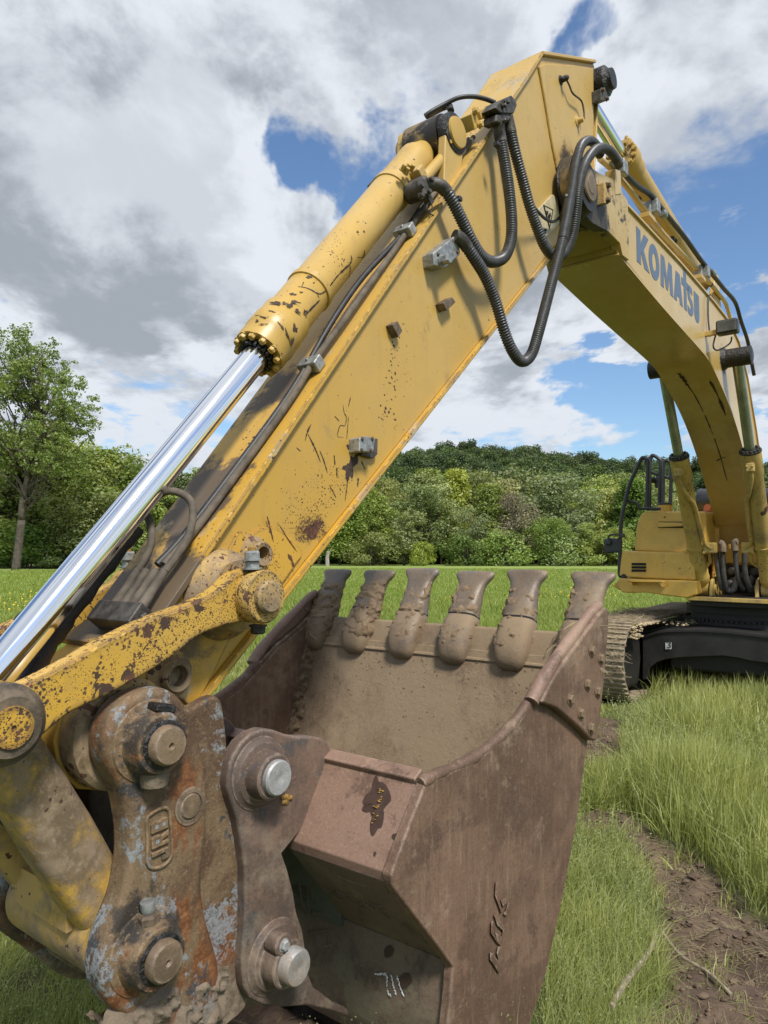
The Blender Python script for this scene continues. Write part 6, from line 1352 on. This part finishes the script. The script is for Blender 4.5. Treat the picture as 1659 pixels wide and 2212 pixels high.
# matted dead grass pressed into the mud
X, Y = scatter(1.9, 7.5, 5200, -8, 42); m = mudmask(X, Y); pn2 = vnoise(X, Y, 6, 71); keep = (m > .15) & (rng.random(len(X)) < np.clip((pn2 - .40) * 4, .04, .95)) & ~foot(X, Y); X, Y = X[keep], Y[keep]; n = len(X)
blades(X, Y, rng.uniform(.018, .045, n), rng.uniform(.0016, .0036, n) * np.clip(np.hypot(X, Y) / 3, .9, 2.5), rng.uniform(2.0, 5.0, n), rng.uniform(.0, .3, n), rng.uniform(0, 6.28, n), GRASS['straw'], rng.random(n), 'dead_grass', 'matted dead grass pressed into the muddy rut')
# field out to the trees
X, Y = [], []
for r0, r1, dn in ((13, 20, 620), (20, 32, 260), (32, 55, 90), (55, 95, 26)):
    a, b = scatter(r0, r1, dn, -36, 36); X.append(a); Y.append(b)
X, Y = np.concatenate(X), np.concatenate(Y); keep = ~foot(X, Y); X, Y = X[keep], Y[keep]; R = np.hypot(X, Y); n = len(X); cl = vnoise(X, Y, .5, 31)
blades(X, Y, (.12 + .22 * cl) * rng.uniform(.6, 1.3, n), .0042 * R / 4.2 * rng.uniform(.7, 1.3, n), rng.uniform(.1, .7, n), rng.uniform(.2, .9, n), rng.normal(0, .5, n) + math.pi / 2, GRASS['field'], np.clip(.2 + .5 * rng.random(n) + .5 * (cl - .3), 0, 1), 'field_grass', 'even green meadow grass stretching to the trees')
# weeds with tiny pale seed pods
def weeds():
    X, Y = scatter(1.8, 8.5, 620); m = mudmask(X, Y); cl = vnoise(X, Y, 1.1, 44); keep = (m < .3) & ~foot(X, Y) & (rng.random(len(X)) < np.clip(cl * 1.6 - .25, .05, 1)); X, Y = X[keep], Y[keep]; n = len(X)
    z = gheight(X, Y); H = rng.uniform(.10, .36, n); az = rng.uniform(0, 6.28, n); ln = rng.uniform(.05, .5, n)
    V, F, Rn = [], [], []; base = 0; sc = np.clip(np.hypot(X, Y) / 3, .9, 2.2)
    for i in range(n):
        h = H[i]; dx, dy = math.cos(az[i]) * ln[i] * h, math.sin(az[i]) * ln[i] * h; w_ = .0013 * sc[i]
        V += [(X[i] - w_, Y[i], z[i]), (X[i] + w_, Y[i], z[i]), (X[i] + dx, Y[i] + dy, z[i] + h)]; F.append((base, base + 1, base + 2)); Rn += [.1] * 3; base += 3
        for k in range(9):
            q = .45 + .55 * k / 9; s_ = rng.uniform(.002, .0048) * sc[i]; a = rng.uniform(0, 6.28); rr = rng.uniform(.008, .03)
            cx, cy, cz = X[i] + dx * q + math.cos(a) * rr, Y[i] + dy * q + math.sin(a) * rr, z[i] + h * q + rng.uniform(0, .02); b = rng.uniform(0, 6.28)
            V += [(cx - s_ * math.cos(b), cy - s_ * math.sin(b), cz), (cx, cy, cz - s_), (cx + s_ * math.cos(b), cy + s_ * math.sin(b), cz), (cx, cy, cz + s_)]
            F += [(base, base + 1, base + 2), (base, base + 2, base + 3)]; Rn += [rng.random()] * 4; base += 4
    me = np_mesh('weeds', np.array(V), np.array(F), 3, {'rnd': ('POINT', np.array(Rn))}); o = bpy.data.objects.new('weeds', me); COL.objects.link(o); me.materials.append(GRASS['weed']); tag(o, 'feathery weeds with pale seed pods among the grass', kind='stuff')
weeds()
# dandelions in the field
def dandelions():
    P = []
    for cx, cy, n, sx, sy in ((50, 1283, 20, 45, 6), (90, 1306, 34, 60, 6), (560, 1290, 10, 30, 8), (880, 1278, 8, 60, 8), (1250, 1285, 26, 90, 7), (1330, 1262, 14, 60, 4)):
        for _ in range(n): P.append(wpos('D', random.gauss(cx, sx), random.gauss(cy, sy), .25))
    b = MB()
    for x, y in P:
        r = random.uniform(.012, .028) * (1 + math.hypot(x, y) / 90); h = random.uniform(.22, .34)
        b.lathe((x, y, h), (x + random.uniform(-.3, .3), y - .4, h + .8), [(0, r * .3), (r * .35, r), (r * .6, r * .6)], 7)
        b.tube([(x, y, 0), (x, y, h)], .004, 4)
    o = b.build('dandelions', MAT['flower'], None, local=False); tag(o, 'yellow dandelions scattered over the meadow', kind='stuff')
dandelions()
# soil clods and crumbs in the rut
def clods():
    b = MB()
    X, Y = scatter(2.2, 7.5, 480, -5, 40); m = mudmask(X, Y); keep = m > .45; X, Y = X[keep], Y[keep]; Z = gheight(X, Y)
    for i in range(len(X)):
        r = abs(random.gauss(.003, .007)) + .003
        clump(b, (X[i], Y[i], Z[i] + r * .3), min(r, .045), (1.3, 1.1, .7), 1 if r < .014 else 2, i)
    o = b.build('soil_clods', MAT['clod'], None, local=False, angle=70); tag(o, 'dark crumbly clods of earth in the muddy rut', kind='stuff')
clods()
# two fallen twigs lying by the mud
def twig(pts, r, label):
    W = []
    for k, (x, y, lift) in enumerate(pts):
        a, b = wpos('D', x, y); W.append((a, b, float(gheight(np.array([a]), np.array([b]))[0]) + lift))
    L_ = [0]; P = spline(W, 6)
    o = MB().tube(P, r, 8, rf=lambda q: r * (1.05 - .30 * q) + .0008 * math.sin(q * 70)).build('twig', MAT['twig'], None, local=False); tag(o, label, 'twig', 'twigs lying on the mud')
twig([(1320, 2225, .07), (1352, 2170, .08), (1400, 2105, .09), (1418, 2050, .08)], .012, 'thick pale twig lying across the grass beside the mud')
twig([(1428, 2010, .02), (1470, 2060, .03), (1530, 2100, .02), (1580, 2138, .012)], .008, 'thin straight twig pointing into the bare mud')

# ------------------------------------------------------------------ hills
HILL = [(-420, 44), (-300, 52), (-200, 54), (-160, 50), (-125, 34), (-95, 28), (-60, 34), (-25, 46), (10, 56), (45, 62), (80, 61), (115, 57), (150, 52), (185, 48), (240, 45), (330, 46), (450, 48)]
def crest(x): return np.interp(x, [p[0] for p in HILL], [p[1] for p in HILL])
def hill_h(x, y):
    c = crest(x * 430 / np.maximum(y, 60)); up = np.clip((y - 165) / 265, 0, 1); up = up * up * (3 - 2 * up)
    return np.maximum(c - 9, 0) * up + (vnoise(x, y, .02, 51) - .5) * 10 * np.clip(up * 4, 0, 1) * np.clip((1 - up) * 6 + .2, 0, 1)
hx = np.linspace(-420, 520, 95); hy = np.concatenate([np.linspace(150, 440, 50), np.linspace(460, 900, 12)]); HX, HY = np.meshgrid(hx, hy); HZ = hill_h(HX.ravel(), HY.ravel()) - .3
hi = np.arange(len(hx) * len(hy)).reshape(len(hy), len(hx)); hq = np.stack([hi[:-1, :-1], hi[:-1, 1:], hi[1:, 1:], hi[1:, :-1]], -1).reshape(-1, 4)
me = np_mesh('hill', np.stack([HX.ravel(), HY.ravel(), HZ], 1), hq, 4, None, True); ho = bpy.data.objects.new('hill', me); COL.objects.link(ho)
me.materials.append(plain('forest_floor', (.030, .048, .014), .95, 0, .3, .08)); tag(ho, 'wooded hillside beyond the field', kind='structure')

# ------------------------------------------------------------------ trees
def leafcloud(centers, radii, per, size, seed, squash=.85, shell=.55):
    """many small leaf faces spread through clumps; returns verts, quads, random value per vertex"""
    r = np.random.default_rng(seed); V, RN = [], []
    for c, rad, nn in zip(centers, radii, per):
        d = r.normal(size=(nn, 3)); d /= np.linalg.norm(d, axis=1)[:, None]; q = shell + (1 - shell) * r.random(nn) ** .6; q *= (1 + .18 * np.sin(d[:, 0] * 5 + c[0]) * np.sin(d[:, 1] * 4 + c[1]))
        p = np.array(c) + d * (q * rad)[:, None] * np.array([1, 1, squash])
        nrm = d + r.normal(size=(nn, 3)) * .9 + np.array([0, 0, .5]); nrm /= np.linalg.norm(nrm, axis=1)[:, None]
        u = np.cross(nrm, r.normal(size=(nn, 3))); u /= np.linalg.norm(u, axis=1)[:, None]; v = np.cross(nrm, u); s = size * r.uniform(.55, 1.3, nn)[:, None]
        V.append(np.stack([p - u * s * .5, p - v * s * .32, p + u * s * .5, p + v * s * .32], 1)); RN.append(np.repeat(np.clip(r.random(nn) * .6 + .3 * (d[:, 2] * .5 + .5) + r.random() * .25, 0, 1), 4))  # leaf value rises towards the top of each clump
    V = np.concatenate(V).reshape(-1, 3); F = np.arange(len(V)).reshape(-1, 4); return V, F, np.concatenate(RN)
def limb(b, p0, p1, r0, r1, rr, segs=5, wob=.08):
    p0, p1 = Vector(p0), Vector(p1); ln = (p1 - p0).length; P = [p0.lerp(p1, k / segs) + Vector((rr.uniform(-1, 1), rr.uniform(-1, 1), rr.uniform(-.5, .5))) * (wob * ln * (0 if k in (0, segs) else 1)) for k in range(segs + 1)]
    tot = ln * 1.02; b.tube(spline(P, 2), r0, 7, rf=lambda q: r0 + (r1 - r0) * min(1, q / tot)); return P
def make_tree(seed, H, W, trunk_h, nclump, leaf, per, lean=0.0, shell=.5, form='round', crad=.17, trunks=1):
    rr = random.Random(seed); b = MB(); cs, rs, pn_ = [], [], []
    tops = []
    for tk in range(trunks):
        ox = rr.uniform(-.25, .25) * W * (trunks > 1); basep = Vector((ox * .3, rr.uniform(-.3, .3), -.3)); mid = Vector((ox + lean * H * .3, 0, H * .45)); tp = Vector((ox * 1.4 + lean * H, rr.uniform(-.5, .5), H * .88))
        limb(b, basep, mid, H * .017, H * .011, rr, 4, .03); limb(b, mid, tp, H * .011, H * .003, rr, 4, .05); tops.append((basep, mid, tp))
    for k in range(nclump):
        bp_, md, tp = rr.choice(tops)
        hz = trunk_h + (1 - trunk_h) * ((k + .5) / nclump) ** .9; hz = min(.97, max(trunk_h * .8, hz + rr.uniform(-.06, .06)))
        u = (hz - trunk_h * .8) / (1 - trunk_h * .8)
        env = {'round': math.sqrt(max(0, 1 - (2 * u - .95) ** 2)) * .95 + .12, 'cone': 1.05 - u * .85, 'vase': .35 + .75 * u * (1.25 - u * .75), 'spread': (.55 + .6 * u) * (1 - .35 * u * u)}[form]
        a = rr.uniform(0, 6.283); rad = W * .5 * env * math.sqrt(rr.uniform(.15, 1)); ctr = md.lerp(tp, max(0, hz - .45) / .43) if hz > .45 else bp_.lerp(md, hz / .45)
        c = Vector((ctr.x + math.cos(a) * rad, ctr.y + math.sin(a) * rad, hz * H)); cr = W * crad * rr.uniform(.65, 1.35)
        cs.append(tuple(c)); rs.append(cr); pn_.append(int(per * (cr / (W * crad)) ** 2))
        st = Vector((ctr.x, ctr.y, max(hz * H - rad * rr.uniform(.5, .9), H * trunk_h * .55))); limb(b, st, c, H * .0055, H * .0015, rr, 4, .07)
    V, F, RN = leafcloud(cs, rs, pn_, leaf, seed, .8, shell)
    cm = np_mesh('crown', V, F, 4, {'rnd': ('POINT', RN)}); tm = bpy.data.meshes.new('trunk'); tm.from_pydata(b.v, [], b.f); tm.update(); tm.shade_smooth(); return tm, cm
TV = [make_tree(101, 14, 9.5, .22, 46, .42, 190), make_tree(102, 15, 8, .15, 46, .42, 190, form='cone'), make_tree(103, 13, 11, .18, 52, .42, 180, form='spread'), make_tree(104, 12, 7, .10, 40, .40, 180, form='vase', trunks=3),
      make_tree(105, 14, 9, .25, 34, .38, 120, shell=.3, form='spread', trunks=2), make_tree(106, 5, 6.5, .05, 26, .34, 170, form='round', trunks=4, crad=.2), make_tree(107, 11, 8, .2, 22, .30, 60, shell=.2, form='vase', trunks=3)]
for tm, cm in TV: tm.materials.append(MAT['bark'])
CM = {}
def crown_mesh(i, col):
    if (i, col) not in CM:
        m_ = TV[i][1].copy(); m_.materials.clear(); m_.materials.append(LEAF[col]); CM[(i, col)] = m_
    return CM[(i, col)]
def put_tree(i, colr, x, y, sc, rz, label, sx=1.0, name='tree', group='trees along the far edge of the field', z=0.0):
    r = empty(name, (x, y, z - .1), rz); tag(r, label, 'tree', group)
    for nm, me in (('trunk', TV[i][0]), ('crown', crown_mesh(i, colr))):
        o = bpy.data.objects.new(nm, me); COL.objects.link(o); o.parent = r
    r.scale = (sc * sx, sc * sx, sc); return r
def px_tree(i, colr, px_, dist, top_y, label, sx=1.0, name='tree', group='trees along the far edge of the field'):
    x = (px_ - 829.5) / FPX * dist; hgt = (1201 - top_y) / FPX * dist + CAMH; base = [14, 15, 13, 12, 14, 5, 11][i]
    return put_tree(i, colr, x, dist, hgt / (base * .98), random.uniform(0, 6.28), label, sx, name, group)
FRONT = [  # kind, leaf colour, picture x, distance, top, width factor, label
 (2, 'mid', 735, 136, 1090, 1.2, 'mid green spreading tree beside the pale bare stump'),
 (0, 'lime', 838, 150, 1052, .8, 'bright yellow green tree just clear of the stick'),
 (0, 'mid', 790, 140, 1068, 1.1, 'rounded green tree left of the tall lime green one'),
 (3, 'grey', 870, 132, 1120, 1.2, 'grey green shrubby tree under the rounded green one'),
 (0, 'olive', 905, 145, 1062, 1.2, 'dark olive round crown behind the grey green shrubs'),
 (1, 'lime', 990, 150, 1030, 1.0, 'tall bright lime green tree standing above the treeline'),
 (0, 'pale', 955, 148, 1062, .9, 'pale yellow green tree leaning on the tall lime one'),
 (4, 'grey', 1005, 134, 1105, 1.1, 'thin grey green tree below the tall lime one'),
 (1, 'mid', 1060, 138, 1060, 1.2, 'broad fresh green tree behind the bucket teeth'),
 (0, 'pale', 1095, 152, 1052, .9, 'pale feathery tree rising behind the broad green one'),
 (4, 'brown', 1135, 134, 1078, 1.0, 'brownish half bare tree with tangled branches'),
 (6, 'brown', 1120, 131, 1100, 1.2, 'bare brown arching branches hung with creepers'),
 (0, 'grey', 1210, 142, 1040, 1.25, 'big grey green round tree behind the brown bare one'),
 (2, 'mid', 1180, 131, 1130, 1.3, 'low bushy green tree at the foot of the grey green one'),
 (3, 'mid', 1250, 130, 1140, 1.3, 'loose green bushes joining the big round tree'),
 (0, 'lime', 1290, 150, 1065, .9, 'yellow green tree glowing behind the wing mirror'),
 (0, 'pale', 1320, 146, 1070, 1.0, 'pale blossom coloured tree beside the handrail'),
 (1, 'dark', 1370, 140, 1048, 1.3, 'dark green tree behind the black handrail'),
 (2, 'mid', 1330, 130, 1150, 1.3, 'dense low bushes behind the wing mirror'),
 (0, 'mid', 1450, 143, 1060, 1.2, 'green tree seen between the handrail and boom cylinder'),
 (4, 'pale', 1475, 134, 1080, 1.1, 'pale twiggy tree just behind the filler cap'),
 (1, 'mid', 1580, 146, 1050, 1.3, 'green tree hidden behind the boom foot'),
 (0, 'dark', 1660, 142, 1040, 1.3, 'dark green tree to the cab side of the boom'),
 (5, 'mid', 915, 129, 1182, 1.0, 'small bright green bush standing alone in front of trees'),
 (5, 'mid', 800, 130, 1165, 1.3, 'round green thicket under the spreading tree'),
 (5, 'dark', 1010, 130, 1168, 1.2, 'dark thicket behind the middle bucket tooth'),
 (5, 'mid', 1105, 129, 1160, 1.3, 'green thicket under the bare arching branches'),
 (5, 'grey', 1220, 129, 1165, 1.3, 'dull green thicket under the big round tree'),
 (5, 'mid', 1300, 128, 1168, 1.3, 'green thicket in front of the dense low bushes'),
 (5, 'mid', 1430, 130, 1165, 1.5, 'thicket showing under the tank housing edge'),
 (2, 'dark', 660, 135, 1085, 1.3, 'dark spreading tree behind the lower stick'),
 (0, 'mid', 590, 138, 1060, 1.2, 'green tree screened by the stick'),
 (1, 'dark', 500, 128, 1010, 1.1, 'dark green tree between chrome rod and stick'),
 (0, 'mid', 445, 120, 1030, 1.2, 'green tree right behind the chrome rod'),
 (0, 'dark', 375, 118, 1040, 1.3, 'dark tree just above the chrome rod'),
 (3, 'mid', 330, 112, 1075, 1.3, 'leafy tree filling the gap under the chrome rod'),
 (1, 'olive', 265, 120, 1020, 1.3, 'dark tapering tree at the end of the tall wood'),
 (0, 'mid', 215, 112, 990, 1.2, 'round leafy tree beside the tall airy tree'),
 (2, 'mid', 190, 104, 1080, 1.4, 'low spreading green tree on the meadow edge'),
 (4, 'mid', 130, 108, 960, 1.2, 'dark open tree behind the tall trunk'),
 (1, 'mid', 95, 118, 935, 1.3, 'broad green tree behind the tall airy tree'),
 (0, 'olive', 20, 112, 950, 1.3, 'dark round tree behind the grey trunk'),
 (5, 'mid', 140, 101, 1165, 1.4, 'leafy undergrowth bush by the grey trunk'),
 (5, 'dark', 60, 103, 1150, 1.4, 'dark undergrowth bush at the foot of the tall tree'),
 (5, 'mid', 250, 108, 1160, 1.5, 'green undergrowth bush under the tapering tree'),
 (5, 'mid', -30, 104, 1140, 1.4, 'leafy undergrowth bush at the wood corner'),
 (0, 'mid', -90, 112, 960, 1.3, 'round green tree further along the wood'),
 (1, 'dark', -190, 116, 940, 1.3, 'dark tapering tree further along the wood'),
 (2, 'mid', 1760, 136, 1070, 1.3, 'spreading tree beyond the cab'),
 (4, 'mid', 765, 158, 1035, 1.2, 'open crowned green tree rising beside the stick'),
 (4, 'pale', 870, 160, 1040, 1.1, 'pale open tree between the olive crown and stick'),
 (1, 'mid', 930, 160, 1030, 1.2, 'tall fresh green tree left of the lime one'),
 (0, 'mid', 1035, 162, 1038, 1.1, 'fresh green tree right of the lime one'),
 (4, 'grey', 1130, 160, 1030, 1.3, 'tall silvery tree behind the brown bare branches'),
 (1, 'mid', 1165, 158, 1045, 1.2, 'pointed green tree behind the grey green crown'),
 (4, 'lime', 1255, 162, 1048, 1.1, 'light green open tree over the loose bushes'),
 (0, 'mid', 1340, 160, 1040, 1.2, 'leafy green tree above the wing mirror'),
 (4, 'mid', 1410, 160, 1040, 1.2, 'open green tree framed by the handrails'),
 (1, 'mid', 690, 155, 1050, 1.2, 'green tree touching the lower edge of the stick'),
 (4, 'mid', 155, 125, 985, 1.3, 'light open tree behind the tall airy tree crown'),
 (0, 'mid', 300, 130, 1035, 1.2, 'fresh green tree peeping over the chrome rod'),
]
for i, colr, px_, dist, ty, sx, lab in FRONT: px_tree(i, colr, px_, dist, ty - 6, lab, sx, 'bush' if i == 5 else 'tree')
# tall airy tree at the wood's corner
def big_tree():
    D_ = 92.0; K = D_ / FPX; rr = random.Random(77); b = MB(); r = empty('tall_tree', ((42 - 829.5) * K, D_, -.2)); tag(r, 'tall airy tree with grey trunk and open branching crown', 'tree')
    def P(px_, py_, dy=0): return Vector(((px_ - 42) * K, dy, (1201 - py_) * K + CAMH))
    limb(b, P(36, 1232), P(46, 1120), .55, .48, rr, 4, .01); limb(b, P(46, 1120), P(62, 960), .48, .36, rr, 4, .02); limb(b, P(62, 960), P(80, 800), .34, .18, rr, 4, .02)
    ends = []
    for k in range(90):
        py = rr.uniform(725, 1010); a = rr.uniform(-1, 1)
        wmax = np.interp(py, [715, 760, 830, 900, 960, 1010], [22, 60, 95, 100, 95, 70]); cx = np.interp(py, [715, 800, 900, 1010], [20, 70, 72, 78]); px_ = cx + a * wmax
        if py < 790 and px_ > 95: py = 790 + rr.uniform(0, 30)
        dy = rr.uniform(-1, 1) * 5.5; e = P(px_, py, dy); q = min(1, max(0, (1120 - py) / 320)); st = P(46 + 34 * q * .9, min(1100, py + 70 + abs(a) * 40)); limb(b, st, e, .13, .035, rr, 5, .07); ends.append(e)
    for k in range(14):
        e = P(rr.uniform(-120, 5), rr.uniform(720, 980), rr.uniform(-4, 4)); limb(b, P(45, 1010), e, .16, .04, rr, 5, .06); ends.append(e)
    limb(b, P(-130, 985, -2), P(0, 968, -2), .42, .36, rr, 4, .02); limb(b, P(0, 968, -2), P(75, 975, -1), .30, .06, rr, 4, .05); limb(b, P(10, 966, -2), P(40, 930, -2), .16, .06, rr, 3, .1)
    cs, rs, pn_ = [], [], []
    for e in ends:
        for j in range(8):
            c = e + Vector((rr.gauss(0, 1.0), rr.gauss(0, 1.1), rr.gauss(.1, .75))); cs.append(tuple(c)); rs.append(rr.uniform(.45, 1.0)); pn_.append(int(48 * rs[-1] ** 1.2))
    V, F, RN = leafcloud(cs, rs, pn_, .36, 5, .75, .15)
    cm = np_mesh('crown', V, F, 4, {'rnd': ('POINT', RN)}); cm.materials.append(LEAF['olive']); o = bpy.data.objects.new('crown', cm); COL.objects.link(o); o.parent = r
    tm = bpy.data.meshes.new('trunk'); tm.from_pydata(b.v, [], b.f); tm.update(); tm.shade_smooth(); tm.materials.append(MAT['bark']); o = bpy.data.objects.new('trunk', tm); COL.objects.link(o); o.parent = r
big_tree()
# pale dead stump by the treeline
def stump():
    rr = random.Random(3); b = MB(); x = (707 - 829.5) / FPX * 127; limb(b, (x, 127, -.2), (x + .15, 127, 2.6), .42, .30, rr, 4, .03); limb(b, (x + .1, 127, 1.8), (x + .9, 127, 3.2), .14, .04, rr, 3, .06)
    o = b.build('dead_stump', MAT['barkpale'], None, local=False); tag(o, 'pale dead tree stump at the edge of the field', 'stump')
stump()
# forest covering the hill: one mass
def forest():
    src = bpy.data.collections.new('forest_sources'); kinds = []
    for sd, H, W, fm in ((201, 13, 11, 'round'), (202, 14, 10, 'spread'), (203, 12, 10, 'round'), (204, 15, 10, 'cone')):
        tm, cm = make_tree(sd, H, W, .12, 26, .75, 105, form=fm, shell=.6, crad=.21); cm.materials.append(LEAF['hill']); o = bpy.data.objects.new('forest_crown', cm); src.objects.link(o); kinds.append(o)
    pts, sc = [], []
    X = rng.uniform(-330, 420, 60000); Y = rng.uniform(158, 470, 60000); used = {}
    keep = np.abs(X / Y - .02) < .66; X, Y = X[keep], Y[keep]
    for x, y in zip(X, Y):
        cell = (int(x // 6.2), int(y // 7.5))
        if cell in used: continue
        used[cell] = 1; pts.append((x, y, float(hill_h(np.array([x]), np.array([y]))[0]) - 1.0)); sc.append(rng.uniform(.62, 1.12))
    me = bpy.data.meshes.new('forest'); me.from_pydata(pts, [], []); me.update(); at = me.attributes.new('sc', 'FLOAT', 'POINT'); at.data.foreach_set('value', np.array(sc, np.float32))
    o = bpy.data.objects.new('forest', me); COL.objects.link(o); tag(o, 'dense green forest covering the hill', kind='stuff')
    ng = bpy.data.node_groups.new('forest_nodes', 'GeometryNodeTree'); ng.interface.new_socket('Geometry', in_out='INPUT', socket_type='NodeSocketGeometry'); ng.interface.new_socket('Geometry', in_out='OUTPUT', socket_type='NodeSocketGeometry')
    N = ng.nodes; gi = N.new('NodeGroupInput'); go_ = N.new('NodeGroupOutput'); ip = N.new('GeometryNodeInstanceOnPoints'); ci = N.new('GeometryNodeCollectionInfo'); ci.inputs['Collection'].default_value = src
    ci.inputs['Separate Children'].default_value = True; ci.inputs['Reset Children'].default_value = True; ip.inputs['Pick Instance'].default_value = True
    rz = N.new('FunctionNodeRandomValue'); rz.data_type = 'FLOAT_VECTOR'; rz.inputs[0].default_value = (0, 0, 0); rz.inputs[1].default_value = (0, 0, 6.28)
    ri = N.new('FunctionNodeRandomValue'); ri.data_type = 'INT'; ri.inputs['Min'].default_value = 0; ri.inputs['Max'].default_value = 3; ri.inputs['Seed'].default_value = 4
    sa = N.new('GeometryNodeInputNamedAttribute'); sa.data_type = 'FLOAT'; sa.inputs['Name'].default_value = 'sc'
    lk_ = ng.links.new; lk_(gi.outputs[0], ip.inputs['Points']); lk_(ci.outputs[0], ip.inputs['Instance']); lk_(rz.outputs[0], ip.inputs['Rotation']); lk_(ri.outputs['Value'] if False else [s for s in ri.outputs if s.type == 'INT'][0], ip.inputs['Instance Index']); lk_(sa.outputs[0], ip.inputs['Scale']); lk_(ip.outputs[0], go_.inputs[0])
    md = o.modifiers.new('forest', 'NODES'); md.node_group = ng
forest()
# straw and mud lying on the tracks
def track_litter():
    b = MB()
    for sg in (1,):
        tc_ = T0 + sg * 1.295
        for k in range(1500):
            s_ = random.uniform(8.35, 10.8) if random.random() < .75 else 8.36; tt = tc_ + random.uniform(-.35, .35)
            if s_ > 8.8: z = ZC + RR + .04 + random.uniform(0, .012); p = Vector((s_, tt, z)); dv = Vector((random.uniform(-1, 1), random.uniform(-1, 1), random.uniform(-.12, .2)))
            else: a = random.uniform(0, 1.9); p = Vector((SF - (RR + .045) * math.sin(a), tt, ZC + (RR + .045) * math.cos(a))); dv = Vector((random.uniform(-.3, .3), random.uniform(-1, 1), random.uniform(-1, .3)))
            dv.normalize(); ln = random.uniform(.04, .13); b.tube([p, p + dv * ln * .5 + Vector((0, 0, .006)), p + dv * ln], random.uniform(.0012, .0024), 4)
        for k in range(260):
            s_ = random.uniform(8.6, 9.9); clump(b, (s_, tc_ - .36 + random.uniform(-.06, .03), ZC + RR - .02 - (.15 if s_ < 8.9 else 0) * random.random()), random.uniform(.008, .03), (1.2, 1, .7), 1, k)
        for k in range(40): clump(b, (9.5 + random.uniform(-.2, .5), tc_ - .55 + random.uniform(-.25, .1), .93 + random.uniform(-.01, .02)), random.uniform(.008, .022), (1.2, 1, .6), 1, k + 300)
    o = b.build('track_litter', MAT['straw'], EX, angle=70); o['kind'] = 'stuff'
track_litter()
